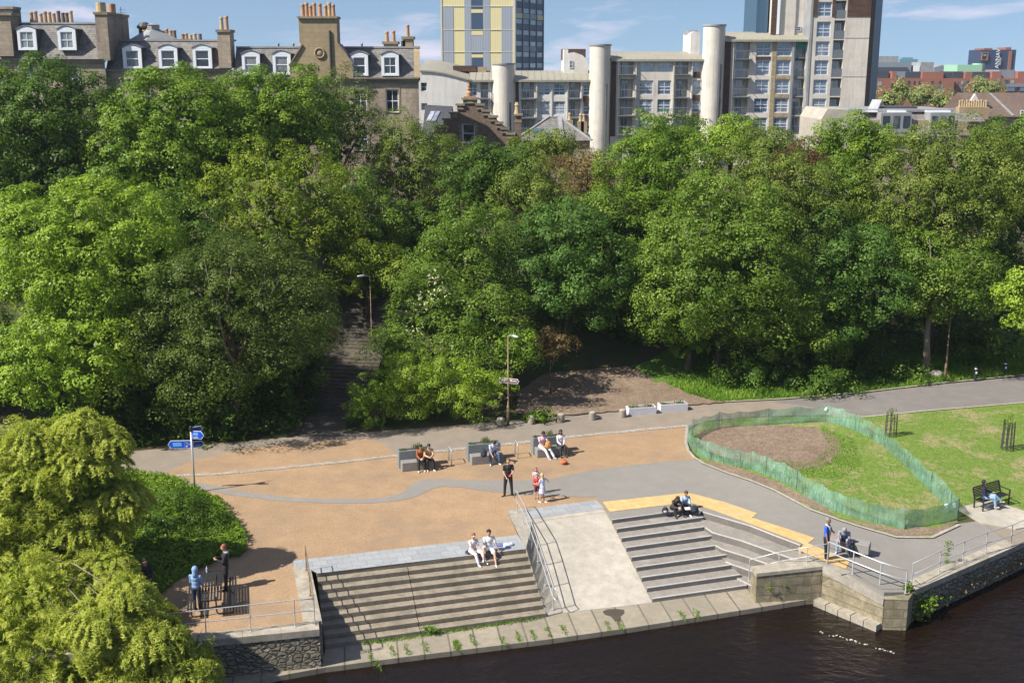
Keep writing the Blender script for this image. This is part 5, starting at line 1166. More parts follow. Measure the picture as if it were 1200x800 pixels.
MB().box(gx(351.5), gx(398), YT-.3, YT+1.8, gz(22)+.002, gz(19.5)).build('chimney_cap', M['sandtrim'], G)
pots(G, [gx(p) for p in (356.5, 361, 365.5, 370, 376.5, 383, 387.5, 392)], YT+.6, gz(19.5), 1.05, ('pot1', 'pot1', 'pot1', 'pot1', 'pot1', 'pot1', 'pot2', 'pot1'), r=.185)
m2 = MB(); n = 28; cc = Vector((gx(376), YT-.12, gz(62.5)))
for r0_, r1_, y in ((.42, .0, .10), (.50, .36, .16)):
    pass
ring = [cc+Vector((cos(2*pi*k/n)*.40, -.05, sin(2*pi*k/n)*.40)) for k in range(n+1)]; m2.tube(ring, .075, 6); m2.ball(cc+Vector((0,0,0)), (.26, .10, .26), 14, 8); m2.build('round_boss', M['sandclean'], G, smooth=True)
MB().tube([(gx(388.5), YT-.2, gz(36)), (gx(388.5), YT-.22, gz(95))], .09, 8).build('drainpipe', M['darksteel'], G)
for s_ in ((340, 78, 356, 53), (414, 76, 399, 53)):
    MB().bar((gx(s_[0]), YT+.6, gz(s_[1])+.05), (gx(s_[2]), YT+.6, gz(s_[3])+.05), 1.7, .12, up=(0, 0, 1)).build('skew', M['sandtrim'], G)
MB().bar((gx(488.5), YT+.3, gz(93)), (gx(486.5), YT+2.3, gz(55)), .5, .45).build('skew', M['sandclean'], A3)
chimney(A3, YT, 446, 462, 51, 60, 1.2, 'sandclean', (449.5, 457.5), .85, ('pot1', 'pot1'), yoff=3)
chimney(A3, YT, 469, 481, 45, 60, 1.2, 'sandclean', (474.5,), 1.0, ('pot1',), yoff=3)
MB().box(gx(467), gx(472), YT+3, YT+3.5, gz(56), gz(47)).build('roof_vent', M['darksteel'], A3)
MB().lathe((gx(345), YT+4, gz(57)), [(.17,0),(.16,1.6),(.14,1.7)], 10).build('chimney_pot', M['pot1'], A3)
for p_ in (320, 338, 420): MB().lathe((gx(p_), YT+3, gz(57)), [(.07,0),(.07,.35),(.12,.4),(.05,.5)], 8).build('roof_vent', M['darksteel'], A3)
# --- crow-stepped gable building
YC = 112; cx = lambda p: X(p, YC, 140); cz = lambda p: Z(p, YC)
M['redbrick'] = brick_mat('weathered_pinkish_rubble', (.22,.15,.11), (.16,.115,.085), (.19,.155,.12), .42, .2, 'xz', .02, var=.3, bmp=.4)
CG = empty('crow_stepped_house', (cx(551), YC+6, 5.5), 'reddish stone house with a crow-stepped gable above the treetops', 'house')
steps_l = [(494, 164), (504, 164), (504, 157), (512, 157), (512, 149.5), (520, 149.5), (520, 141), (528, 141), (528, 133.5), (536, 133.5), (536, 124), (543, 124), (543, 117)]
steps_r = [(555, 117), (559, 117), (559, 124), (566, 124), (566, 131), (574, 131), (574, 138), (582, 138), (582, 145.5), (588, 145.5), (588, 152), (595, 152), (595, 158), (602, 158)]
hole = (cx(541.5), cx(556.5), cz(168), cz(145))
mb = MB(); prof = [(494, 184)]+steps_l+steps_r+[(602, 184)]
P_ = [(cx(a), cz(b)) for a, b in prof]; ymin = min(p[1] for p in P_)
# gable face in vertical strips so that the window can be left open
xs = sorted({p[0] for p in P_} | {hole[0], hole[1]})
def top_at(x):
    t = -1
    for i in range(len(P_)-1):
        a, b = P_[i], P_[i+1]
        if min(a[0], b[0]) - 1e-6 <= x <= max(a[0], b[0]) + 1e-6 and abs(a[0]-b[0]) > 1e-6: t = max(t, a[1]+(b[1]-a[1])*(x-a[0])/(b[0]-a[0]))
    return t
for i in range(len(xs)-1):
    xa, xb = xs[i], xs[i+1]; zt = top_at((xa+xb)/2)
    if hole[0]-1e-6 <= xa and xb <= hole[1]+1e-6: mb.box(xa, xb, YC, YC+.6, 5.5, hole[2]); mb.box(xa, xb, YC, YC+.6, hole[3], zt)
    else: mb.box(xa, xb, YC, YC+.6, 5.5, zt)
mb.build('gable_wall', M['redbrick'], CG)
window(CG, *hole, YC+.2, nv=0, nh=1, sill='sandtrim', t=.12)
m2 = MB()
for k in range(9): z = hole[2]+(hole[3]-hole[2])*k/8.5; w_ = .30 if k % 2 else .18; m2.box(hole[0]-w_, hole[0]-.003, YC-.03, YC+.01, z, z+.2); m2.box(hole[1]+.003, hole[1]+w_, YC-.03, YC+.01, z, z+.2)
m2.build('quoins', M['sandclean'], CG)
allst = [((494,504),164),((504,512),157),((512,520),149.5),((520,528),141),((528,536),133.5),((536,543),124),((543,559),117),((559,566),124),((566,574),131),((574,582),138),((582,588),145.5),((588,595),152),((595,602),158)]
for (a, b), t in allst:
    st_ = MB().box(cx(a)-.16, cx(b)+.16, YC-.2, YC+.8, cz(t)+.003, cz(t)+.2); st_.box(cx(a)-.02, cx(b)+.02, YC-.08, YC+.7, cz(t)-.35, cz(t)-.002)
    m_ = (a+b)/2; st_.xprism([(cx(m_)-.42, cz(t)-.35), (cx(m_), cz(t)-.0), (cx(m_)+.42, cz(t)-.35)], YC-.12, YC-.082)
    st_.build('crow_step', M['sandtrim'], CG)
ap = MB(); ap.box(cx(544), cx(558), YC-.1, YC+.6, cz(117)+.2, cz(113)); ap.lathe((cx(549.5), YC+.2, cz(113)), [(.32,0),(.30,.35),(.15,.5),(.2,.7),(.14,.8),(.16,1.0),(.08,1.2),(.1,1.35)], 10); ap.build('finial', M['pot1'], CG)
for zz in (0,):
    rf = MB(); rf.add([(cx(497), YC+.6, cz(166)), (cx(551), YC+.6, cz(122)), (cx(551), YC+11, cz(122)), (cx(497), YC+11, cz(166)), (cx(600), YC+.6, cz(162)), (cx(600), YC+11, cz(162))], [(0,1,2,3),(1,4,5,2),(3,2,5)]); rf.build('roof', M['slatedark'], CG)
ch = MB(); ch.box(cx(603.5), cx(611), YC+.5, YC+1.8, cz(175), cz(136)); ch = ch.build('chimney', M['redbrick'], CG); MB().box(cx(602), cx(612.5), YC+.35, YC+1.95, cz(136)+.003, cz(134)).build('chimney_cap', M['sandtrim'], ch)
MB().box(cx(603), cx(611.5), YC+.46, YC+1.84, cz(144), cz(142)).build('chimney_band', M['sandtrim'], ch)
MB().lathe((cx(606), YC+1.1, cz(134)), [(.3,0),(.22,.4),(.2,.7),(.26,.8),(.2,.95),(.15,1.1)], 10).build('chimney_pot', M['pot2'], ch)
SR = empty('slate_roofed_house', (cx(500), YC+8, 5.5), 'dark slate roof with blue rooflights squeezed behind the brown tenement', 'house')
y0_ = YC+3
MB().add([(cx(489), y0_, cz(178)), (cx(520), y0_, cz(178)), (cx(524), y0_+8, cz(129)), (cx(489), y0_+8, cz(127)), (cx(524), y0_+16, cz(180)), (cx(489), y0_+16, cz(180))], [(0,1,2,3),(3,2,4,5)]).build('roof', M['slatedark'], SR)
MB().box(cx(489.5), cx(520), y0_+.1, y0_+15, 5.5, cz(178)-.1).build('wall', M['sandstone'], SR)
for k, (a, b) in enumerate(((492, 497.5), (498.5, 504))):
    t0, t1 = .62, .85
    zz = lambda t: cz(178)+(cz(128)-cz(178))*t+.08
    MB().add([(cx(a), y0_+8*t0, zz(t0)), (cx(b), y0_+8*t0, zz(t0)), (cx(b)+.4, y0_+8*t1, zz(t1)), (cx(a)+.4, y0_+8*t1, zz(t1))], [(0,1,2,3)]).build('rooflight', M['glassblue'], SR)
# --- hipped slate roof further right
YH = 122; hx = lambda p: X(p, YH, 150); hz = lambda p: Z(p, YH)
HR = empty('hipped_roof_house', (hx(650), YH+6, 5.5), 'low house with hipped slate roof and pale ridge seen over the treetops', 'house')
MB().add([(hx(603), YH, hz(165)), (hx(694), YH, hz(165)), (hx(700), YH+12, hz(165)), (hx(610), YH+12, hz(165)), (hx(645), YH+5, hz(140)), (hx(658), YH+5, hz(140))], [(0,1,5,4),(1,2,5),(2,3,4,5),(3,0,4)]).build('roof', M['slate'], HR)
MB().box(hx(606), hx(692), YH+.4, YH+11.6, 5.5, hz(165)-.02).build('wall', M['sandstone'], HR)
for a, b in (((603, 165, 0), (645, 140, 5)), ((645, 140, 5), (658, 140, 5)), ((694, 165, 0), (658, 140, 5))):
    MB().bar((hx(a[0]), YH+a[2], hz(a[1])+.06), (hx(b[0]), YH+b[2], hz(b[1])+.06), .22, .12).build('ridge', M['lead'], HR)
MB().bar((hx(658), YH+4.8, hz(140)), (hx(659), YH+.5, hz(163)), .45, .2).build('valley_flashing', M['lead'], HR)
for a, b in ((621, 630), (636, 644)):
    t0, t1 = .15, .5; zz = lambda t: hz(165)+(hz(140)-hz(165))*t+.1
    MB().add([(hx(a), YH+5*t0, zz(t0)), (hx(b), YH+5*t0, zz(t0)), (hx(b)+.7, YH+5*t1, zz(t1)), (hx(a)+.7, YH+5*t1, zz(t1))], [(0,1,2,3)]).build('rooflight', M['glassblue'], HR)
for p_, t in ((671, 139), (684.5, 140.5), (688.5, 140.5)):
    c_ = MB().box(hx(p_)-.35, hx(p_)+.35, YH+6, YH+6.8, hz(160), hz(t+5)).build('chimney', M['sandclean'], HR); MB().lathe((hx(p_), YH+6.4, hz(t+5)), [(.24,0),(.17,.3),(.15,.6),(.2,.66),(.14,.8)], 10).build('chimney_pot', M['pot2'], c_)
# --- modern flats stepping up to the right
YF = 165; fx = lambda p, y=YF: X(p, y, 100); fz = lambda p, y=YF: Z(p, y)
def flat_window(root, a, b, c, e, Y=YF, nv=1): return window(root, fx(a), fx(b), fz(e), fz(c), Y+.12, 'framegrey', 'glassblue', nv=nv, nh=1, t=.10, bt=.09, split=[.33, .55])
def flats(label, pl, pr, rtop, reave, gl, rows, cols, D=13, wallmat='render', strips=(), gable=None, name='apartment_block', overhang=.6):
    """cols: (kind, x0, x1); rows: (y0, y1). kinds: w window, b balcony, n narrow window with brown panel, d dark cladding, s stone strip"""
    x0, x1 = fx(pl), fx(pr); root = empty(name, ((x0+x1)/2, YF+D/2, 5.5), label, 'apartment block')
    holes = []
    for kind, a, b in cols:
        for (c, e) in rows:
            if kind in 'wn': holes.append((fx(a), fx(b), fz(e), fz(c)))
            if kind == 'b': holes.append((fx(a), fx(b), fz(e+3), fz(c-1.5), 1.3))
            if kind == 'r': holes.append((fx(a), fx(b), fz(e+3.5), fz(c-1.5), 1.3))
    mb = MB(); facade(mb, x0, x1, 5.5, fz(reave), holes, YF, .3); shell(mb, x0, x1, 5.5, fz(reave)-.02, YF, D); mb.build('wall', M[wallmat], root)
    for kind, a, b in cols:
        for ri, (c, e) in enumerate(rows):
            if kind in 'wn': flat_window(root, a, b, c, e, nv=1 if kind == 'w' else 0)
            if kind == 'n': MB().box(fx(a), fx(b), YF-.04, YF+.02, fz(e+7.5), fz(e+.4)).build('brown_panel', M['wood'], root)
            if kind in 'br':
                wa, wb = (a+2, b-5) if kind == 'b' else (a+1, b-1)
                window(root, fx(wa), fx(wb), fz(e+3)+.02, fz(c), YF+1.1, 'framegrey', 'glassblue', nv=1, nh=1, t=.08, bt=.08, split=[.45])
                m2 = MB(); m2.add([(fx(a), YF+1.3, fz(e+3)), (fx(b), YF+1.3, fz(e+3)), (fx(b), YF+1.3, fz(c-1.5)), (fx(a), YF+1.3, fz(c-1.5))], [(0,1,2,3)]); m2.build('back_wall', M[wallmat], root)
                out = .9 if kind == 'b' else -.05; ya = YF-out; bo = MB(); bo.box(fx(a-2) if kind == 'b' else fx(a)+.01, fx(b+2) if kind == 'b' else fx(b)-.01, ya, YF+(0 if kind == 'b' else .9), fz(e+4.2) if kind == 'b' else fz(e+3)+.005, fz(e+3.1) if kind == 'b' else fz(e+3)+.15)
                bo = bo.build('balcony', M['railgrey'], root); rl = MB(); xa, xb = (fx(a-1.5), fx(b+1.5)) if kind == 'b' else (fx(a)+.02, fx(b)-.02); zf = fz(e+3.1); zr_ = zf+1.1
                rl.box(xa, xb, ya+.02, ya+.07, zr_-.05, zr_+.04)
                if kind == 'b': rl.box(xa, xa+.05, ya+.07, YF-.01, zr_-.05, zr_+.03); rl.box(xb-.05, xb, ya+.07, YF-.01, zr_-.05, zr_+.03)
                k = int((xb-xa)/.28)
                for j in range(k+1): x = xa+(xb-xa-.04)*j/k; rl.box(x, x+.035, ya+.03, ya+.06, zf, zr_-.05)
                rl.build('balcony_rail', M['railgrey'], bo)
    for a, b, c, e, mt, pr_ in strips: MB().box(fx(a), fx(b), YF-pr_, YF+.1, fz(e), fz(c)).build('cladding_strip', M[mt], root)
    # curved metal roof with seams
    m2 = MB(); n = 8; ya, yb = YF-overhang, YF+D; za, zb_ = fz(reave)+.02, Z(rtop, YF+D*.55)
    pr_f = [(ya+(yb-ya)*i/n, za+(zb_-za)*sin(pi/2*min(1, 1.5*i/n))) for i in range(n+1)]
    xa, xb = fx(gl[0]), fx(gl[1])
    for i in range(n):
        (y_, z_), (y2, z2) = pr_f[i], pr_f[i+1]; m2.add([(xa,y_,z_),(xb,y_,z_),(xb,y2,z2),(xa,y2,z2)], [(0,1,2,3)])
        if i < 5:
            k = int((xb-xa)/.9)
            for j in range(k+1): x = xa+(xb-xa-.05)*j/k; m2.add([(x,y_,z_+.06),(x+.05,y_,z_+.06),(x+.05,y2,z2+.06),(x,y2,z2+.06),(x,y_,z_),(x+.05,y_,z_),(x+.05,y2,z2),(x,y2,z2)], [(0,1,2,3),(0,3,7,4),(1,5,6,2),(0,4,5,1)])
    m2.add([(xa,p,q) for p, q in pr_f]+[(xa, yb, za-.1), (xa, ya, za-.1)], [tuple(range(n+3))[::-1]]); m2.add([(xb,p,q) for p, q in pr_f]+[(xb, yb, za-.1), (xb, ya, za-.1)], [tuple(range(n+3))])
    m2.add([(xa,ya,za-.28),(xb,ya,za-.28),(xb,ya,za),(xa,ya,za),(xa,YF,za-.28),(xb,YF,za-.28)], [(0,1,2,3),(0,4,5,1)])
    m2.build('roof', M['metalroof'], root)
    return root
R4 = [(97, 112), (119, 134.5), (141, 156)]
FA = flats('lowest pale apartment block on the left with a white curved gable', 548, 696, 83, 94, (549, 696), R4,
   [('w', 549, 559), ('b', 563, 572), ('n', 576, 580.5), ('b', 611, 626), ('w', 631, 644.5), ('w', 649, 662.5), ('b', 667, 680), ('n', 683.5, 691.5)], wallmat='renderwhite', strips=[(604, 608, 95, 160, 'wood', .03), (628, 629.5, 95, 160, 'render', .35), (646, 647.3, 95, 160, 'render', .1), (664.5, 665.5, 95, 160, 'render', .1), (681, 682, 95, 160, 'render', .35)])
# white gable wall at the left, slightly forward, with curved top
g = MB(); gp = [(491, 160), (491, 84)] + [(491+57*t, 83.5+11*t*t) for t in (.2, .4, .6, .8, 1.0)] + [(548, 160)]
hh = [(fx(493.5), fx(500.5), fz(107), fz(97)), (fx(493.5), fx(500.5), fz(129), fz(121))]
GX = [(fx(a), fz(b)) for a, b in gp]
mbx = sorted({hh[0][0], hh[0][1]} | {fx(491+57*t) for t in (0, .2, .4, .6, .8, 1.0)})
def gt(x):
    t = (x-fx(491))/(fx(548)-fx(491)); return fz(83.5+11*t*t)
for i in range(len(mbx)-1):
    a, b = mbx[i], mbx[i+1]; inh = a >= hh[0][0]-1e-6 and b <= hh[0][1]+1e-6
    zs = [5.5] + ([hh[1][2], hh[1][3], hh[0][2], hh[0][3]] if inh else []); 
    if inh:
        for c, e in ((5.5, hh[1][2]), (hh[1][3], hh[0][2])): g.box(a, b, YF-.5, YF+.1, c, e)
        base = hh[0][3]
    else: base = 5.5
    g.xprism([(a, base), (b, base), (b, gt(b)), (a, gt(a))], YF-.5, YF+.1)
GW = g.build('gable_wall', M['renderwhite'], FA)
for h in hh: window(FA, *h, YF-.25, 'framegrey', 'glass', nv=0, nh=1)
r_ = MB()
for i in range(6):
    t0, t1 = i/6, (i+1)/6; xa, xb = fx(491+57*t0), fx(491+57*t1)+(.5 if i == 5 else 0); r_.add([(xa, YF-.7, gt(fx(491+57*t0))+.14), (xb, YF-.7, gt(fx(491+57*t1))+.14), (xb, YF+13, gt(fx(491+57*t1))+1.6), (xa, YF+13, gt(fx(491+57*t0))+1.6), (xa, YF-.7, gt(fx(491+57*t0))-.05), (xb, YF-.7, gt(fx(491+57*t1))-.05)], [(0,1,2,3),(4,5,1,0)])
r_.build('gable_roof', M['metalroof'], FA)
for a, b, c, e in ((529, 557, 77, 84), (559, 569, 78.5, 86)): MB().box(fx(a), fx(b), YF+5, YF+8, fz(e), fz(c)).build('roof_plant_room', M['wood'] if a == 529 else M['sandclean'], FA)
def stair_tower(root, pa, pb, pt, Y, label=None):
    r = (fx(pb)-fx(pa))/2; c = Vector(((fx(pa)+fx(pb))/2, Y+r-1.4, 5.5)); h = fz(pt)-5.5
    t = MB().lathe(c, [(r, 0), (r, h)], 40).build('stair_tower', M['render'], root, smooth=False)
    MB().lathe(c, [(r+.12, h+.003), (r+.12, h+.22)], 40).build('tower_rim', M['lead'], t)
    a = R(-52); q = c+Vector((cos(a)*r, sin(a)*r, 0)); MB(Matrix.Translation(q) @ Matrix.Rotation(a, 4, 'Z')).box(-.02, .03, -.16, .16, 2, h-5.2).build('slit_window', M['glass'], t)
    return t
stair_tower(FA, 577, 603, 76, YF)
R5 = [(73, 84), (94.5, 111), (116.5, 132), (138.5, 154)]
FB = flats('middle pale apartment block between the two round stair towers', 716, 822, 60.5, 70, (715, 824), R5,
   [('b', 727, 742), ('w', 749, 765.5), ('w', 771, 786.5), ('b', 792, 806), ('n', 812, 820.5)], strips=[(716, 722, 71, 160, 'wood', .03), (723.5, 725, 71, 160, 'render', .3), (744, 745.5, 71, 160, 'render', .3), (788, 789.5, 71, 160, 'render', .35), (809.5, 811, 71, 160, 'render', .3)])
stair_tower(FB, 690.5, 715, 54, YF)
g = MB(); g.xprism([(fx(662), fz(160)), (fx(662), fz(57.5)), (fx(667), fz(57.5)), (fx(667), fz(62)), (fx(674), fz(61)), (fx(684), fz(64.5)), (fx(691), fz(71)), (fx(691), fz(160))], YF+4, YF+12); g.build('side_wing', M['renderwhite'], FB)
MB().box(fx(661.5), fx(690), YF+8, YF+13, fz(70), fz(56.5)).build('roof_plant_room', M['wood'], FB)
window(FB, fx(668.5), fx(673), fz(80), fz(71), YF+3.9, 'framegrey', 'glass', nv=0, nh=1)
R6 = [(50.5, 66), (71, 88), (93.5, 110), (115.5, 132), (138, 154)]
FC = flats('taller apartment block with yellow stone strips left of the tower', 847, 944, 37.5, 47, (845, 944), R6,
   [('b', 861, 877), ('w', 884.5, 901), ('w', 908.5, 925), ('r', 930, 942.5)], strips=[(847, 855, 48, 160, 'wood', .03), (856.5, 858, 48, 160, 'render', .3), (903, 908, 48, 160, 'ystone', .06), (925.5, 928, 48, 160, 'lead', .3), (884, 901.5, 66.5, 71-.5, 'wood', .04), (908.5, 925, 66.5, 70.5, 'ystone', .05), (908.5, 925, 88.5, 93, 'ystone', .05), (908.5, 925, 110.5, 115, 'ystone', .05), (908.5, 925, 132.5, 137.5, 'ystone', .05), (930, 942.5, 50.2, 56, 'greenblind', -.4)] if False else [(847, 855, 48, 160, 'wood', .03), (856.5, 858, 48, 160, 'render', .3), (903, 908, 48, 160, 'ystone', .06), (925.5, 928, 48, 160, 'lead', .3), (884, 901.5, 66.5, 70.5, 'wood', .04), (908.5, 925, 66.5, 70.5, 'ystone', .05), (908.5, 925, 88.5, 93, 'ystone', .05), (908.5, 925, 110.5, 115, 'ystone', .05), (908.5, 925, 132.5, 137.5, 'ystone', .05)])
M['greenblind'] = flat_mat('green_blind', (.02,.22,.15), .6)
MB().box(fx(930.3), fx(942.2), YF+.25, YF+.3, fz(58), fz(49.2)).build('green_awning', M['greenblind'], FC)
stair_tower(FC, 822, 847.5, 31, YF)
g = MB(); g.xprism([(fx(812), fz(160)), (fx(812), fz(38)), (fx(816), fz(36)), (fx(823), fz(38)), (fx(823), fz(160))], YF+3.5, YF+11); g.build('side_wing', M['renderwhite'], FC)
MB().box(fx(811.8), fx(823), YF+6, YF+10, fz(39), fz(34)).build('roof_plant_room', M['lead'], FC)
# tower
TW = empty('tower_block', (fx(978), YF+7, 5.5), 'tall cream tower block with dark brown and blue side rising off the top', 'tower block')
ztop = fz(-60); RT = [(3, 20), (26, 44), (49, 66), (71, 88), (93.5, 110), (115.5, 132), (138, 154), (-20, -3), (-42, -26)]
holes = [(fx(951), fx(967), fz(e), fz(c)) for c, e in RT] + [(fx(971), fx(983.5), fz(e+2.5), fz(c-1.5), 1.2) for c, e in RT]
mb = MB(); facade(mb, fx(945), fx(1012), 5.5, ztop, holes, YF-1, .3); shell(mb, fx(945), fx(1012), 5.5, ztop, YF-1, 15); mb.build('wall', M['render'], TW)
for c, e in RT:
    window(TW, fx(951), fx(967), fz(e), fz(c), YF-.85, 'framegrey', 'glassblue', nv=1, nh=1, t=.10, bt=.09, split=[.33, .55])
    window(TW, fx(972), fx(983), fz(e+2.5)+.02, fz(c-1.5)-.3, YF+.1, 'framegrey', 'glassblue', nv=1, nh=1, t=.08, bt=.08, split=[.45])
    MB().add([(fx(971), YF+.2, fz(e+2.5)), (fx(983.5), YF+.2, fz(e+2.5)), (fx(983.5), YF+.2, fz(c-1.5)), (fx(971), YF+.2, fz(c-1.5))], [(0,1,2,3)]).build('back_wall', M['lead'], TW)
    MB().box(fx(971)+.02, fx(983.5)-.02, YF-.95, YF-.9, fz(e+2.5)+.02, fz(e+2.5)+1.15).build('balcony_panel', M['railgrey'] if (c*7) % 3 else M['greenpanel'] if 'greenpanel' in M else M['railgrey'], TW)
MB().box(fx(985), fx(1011.8), YF-1.06, YF-.99, fz(20.5), ztop).build('wood_cladding', M['wood'], TW)
for a_, b_ in ((945.6, 950.6), (967.4, 970.8)): MB().box(fx(a_), fx(b_), YF-1.06, YF-.99, fz(20.5), ztop).build('wood_cladding', M['wood'], TW)
for p_ in (45, 90): MB().box(fx(984.2), fx(1012), YF-1.03, YF-.99, fz(p_+.3), fz(p_-.3)).build('joint', M['lead'], TW)
MB().box(fx(943), fx(945.5), YF-1.1, YF+6, fz(160), ztop).build('corner_strip', M['lead'], TW)
mb = MB(); mb.prism([(fx(1012.05), YF-1), (fx(1019.5, YF+3), YF+3), (fx(1019.5, YF+3), YF+14), (fx(1012.05), YF+14)], 5.5, ztop); mb.build('brown_side', M['wood'], TW)
mb = MB(); mb.prism([(fx(1019.6, YF+3), YF+3), (fx(1027.5, YF+7), YF+7), (fx(1027.5, YF+7), YF+17), (fx(1019.6, YF+3), YF+17)], 5.5, ztop); mb.build('blue_side', M['bluemetal'], TW)
UB = MB(); UB.box(fx(907), fx(943), YF+3, YF+14, 5.5, ztop); UB.build('upper_block', M['render'], TW)
MB().box(fx(905), fx(911), YF+2.7, YF+2.98, fz(40), ztop).build('brown_strip', M['wood'], TW); MB().box(fx(911.5), fx(914.5), YF+2.6, YF+2.98, fz(40), ztop).build('white_pipe', M['winwhite'], TW)
MB().box(fx(933), fx(934), YF+2.8, YF+2.98, fz(40), ztop).build('joint', M['lead'], TW); window(TW, fx(935), fx(941), fz(36), fz(30.5), YF+2.9, 'framegrey', 'glass', nv=0)
MB().box(fx(891), fx(904.9), YF+5, YF+14, 5.5, ztop).build('blue_block', M['bluemetal'], TW)
# --- yellow and grey tower far behind
YY = 260; yx = lambda p: X(p, YY, 50); yz = lambda p: Z(p, YY)
M['yellow_panel'] = brick_mat('yellow_cladding', (.74,.65,.36), (.72,.63,.345), (.6,.52,.28), .55, 60, 'xz', .04, off=0, var=.04, bmp=.1, rough=.6)
M['grey_panel'] = brick_mat('blue_grey_cladding', (.34,.38,.44), (.33,.37,.43), (.2,.23,.28), .55, 60, 'xz', .04, off=0, var=.04, bmp=.1, rough=.6)
M['navy_panel'] = flat_mat('navy_cladding', (.045,.08,.145), .5, var=.06); M['cream'] = flat_mat('cream_band', (.62,.58,.46), .6, var=.05)
YT_ = empty('yellow_tower', (yx(560), YY+8, 5.5), 'high-rise clad in yellow and blue-grey panels standing behind the flats', 'tower block')
zt = yz(-70); MB().box(yx(517.2), yx(602.8), YY, YY+17, 5.5, zt).build('wall', M['yellow_panel'], YT_)
def yp(a, b, c, e, m, o=.06, name='panel'): MB().box(yx(500+a/5), yx(500+b/5), YY-o, YY+.02, yz(e), yz(c)).build(name, M[m], YT_)
for c, e in ((8.3, 35.3), (36, 61.2), (62, 110), (-45, -19), (-72, -46)):
    for a, b in ((98, 158), (438, 499)): yp(a, b, c, e, 'grey_panel')
for a, b in ((222, 262), (331, 371)): yp(a, b, -72, 110, 'grey_panel', .062)
yp(263, 330, -72, 11, 'navy_panel', .05); yp(263, 330, 15.6, 34.6, 'navy_panel', .05); yp(263, 330, 41.7, 61, 'grey_panel', .05); yp(265, 331, 61.2, 63.8, 'navy_panel', .05); yp(265, 331, 67.9, 110, 'navy_panel', .05)
for c, e in ((11.3, 15.4), (37.5, 41.5), (64, 67.7)): yp(263, 330, c, e, 'yellow_panel', .09)
for c in (7.4, 35, 61): yp(88, 512, c, c+.55, 'cream', .11, 'band')
yp(84, 92, -72, 110, 'cream', .12, 'corner_band'); yp(504, 517, -72, 110, 'cream', .12, 'corner_band')
# the shaded side: bays with windows, angled back
sx0, sx1 = yx(603.4), yx(638); sy0, sy1 = YY, YY+15
sd = Vector((sx1-sx0, 15, 0)); sn = Vector((sd.y, -sd.x, 0)).normalized(); SL = sd.length
MB().prism([(sx0, YY), (sx1, YY+15), (sx1, YY+17), (sx0, YY+17)], 5.5, zt).build('side_wall', M['navy_panel'], YT_)
T = Matrix.Translation(Vector((sx0, YY, 0))) @ Matrix.Rotation(atan2(sd.y, sd.x), 4, 'Z'); fl = (yz(35)-yz(61))/2
nf = 0
for f in range(14):
    z0 = yz(73)-fl*2.0+f*fl
    if z0 > zt-1: break
    for b in range(4):
        u0, u1 = SL*(b/4)+.15, SL*((b+1)/4)-.15
        mt = 'yellow_panel' if (b in (0, 3) and 4 < f < 12 and f % 2 == 0) else ('grey_panel' if b in (1, 2) and f % 3 == 0 else 'navy_panel')
        p_ = MB(T).box(u0, u1, -.12, -.01, z0, z0+fl*.45).build('bay_panel', M[mt], YT_)
        w_ = MB(T).box(u0+.1, u1-.1, -.09, -.01, z0+fl*.5, z0+fl*.92).build('window', M['glassblue' if (b+f) % 2 else 'glass'], YT_)
for b in range(5): MB(T).box(SL*b/4-.1, SL*b/4+.1, -.28, -.01, 5.5, zt).build('pier', M['railgrey'], YT_)
# --- roofs on the right behind the trees
YR = 125; rx_ = lambda p: X(p, YR, 130); rz_ = lambda p: Z(p, YR)
WH = empty('flat_roofed_terrace', (rx_(1060), YR+6, 5.5), 'long low slate-hung building with white dormer fronts on the right', 'building')
MB().box(rx_(1000), rx_(1126), YR+.6, YR+12, 5.5, rz_(141)).build('wall', M['sandstone'], WH)
MB().add([(rx_(1004), YR, rz_(160)), (rx_(1126), YR, rz_(160)), (rx_(1126), YR+2.5, rz_(132)), (rx_(1002), YR+2.5, rz_(132)), (rx_(1126), YR+12, rz_(132)), (rx_(1002), YR+12, rz_(132))], [(0,1,2,3),(3,2,4,5)]).build('roof', M['slate'], WH)
MB().box(rx_(1001), rx_(1127), YR+2.1, YR+12.2, rz_(132), rz_(129)).build('roof_edge', M['lead'], WH)
g = MB(); g.xprism([(rx_(962), 5.5), (rx_(962), rz_(140)), (rx_(969), rz_(127.5)), (rx_(1001), rz_(129)), (rx_(1010), rz_(160)), (rx_(1010), 5.5)], YR-.3, YR+9); g.build('pale_end_gable', M['conc'], WH)
for a, b in ((1034, 1070), (1092, 1121)):
    d_ = MB().box(rx_(a), rx_(b), YR+.2, YR+3, rz_(156), rz_(132.3)).build('dormer_front', M['lead'], WH)
    k = 3
    for j in range(k):
        u, v = a+(b-a)*(j+.18)/k, a+(b-a)*(j+.82)/k; MB().box(rx_(u), rx_(v), YR+.15, YR+.199, rz_(150), rz_(136)).build('window', M['glass'], d_)
for a, b in ((1018, 1034), (1047, 1068), (1092, 1121)): MB().box(rx_(a), rx_(b), YR+1.6, YR+3.2, rz_(132.4), rz_(130.4)).build('white_fascia', M['winwhite'], WH)
MB().bar((rx_(1037), YR+4, rz_(130)), (rx_(1043), YR+4.5, rz_(119)), 1.2, .3).build('skylight', M['lead'], WH)
MB().box(rx_(1046), rx_(1090), YR+4, YR+8, rz_(129.4), rz_(126.5)).build('solar_panels', M['slatedark'], WH)
YB = 150; bx_ = lambda p: X(p, YB, 120); bz_ = lambda p: Z(p, YB)
BH = empty('brown_roofed_house', (bx_(1170), YB+6, 5.5), 'brown-roofed house with a long row of buff chimney pots, far right', 'house')
MB().box(bx_(1105), bx_(1235), YB+.5, YB+13, 5.5, bz_(136)).build('wall', M['sandstone'], BH)
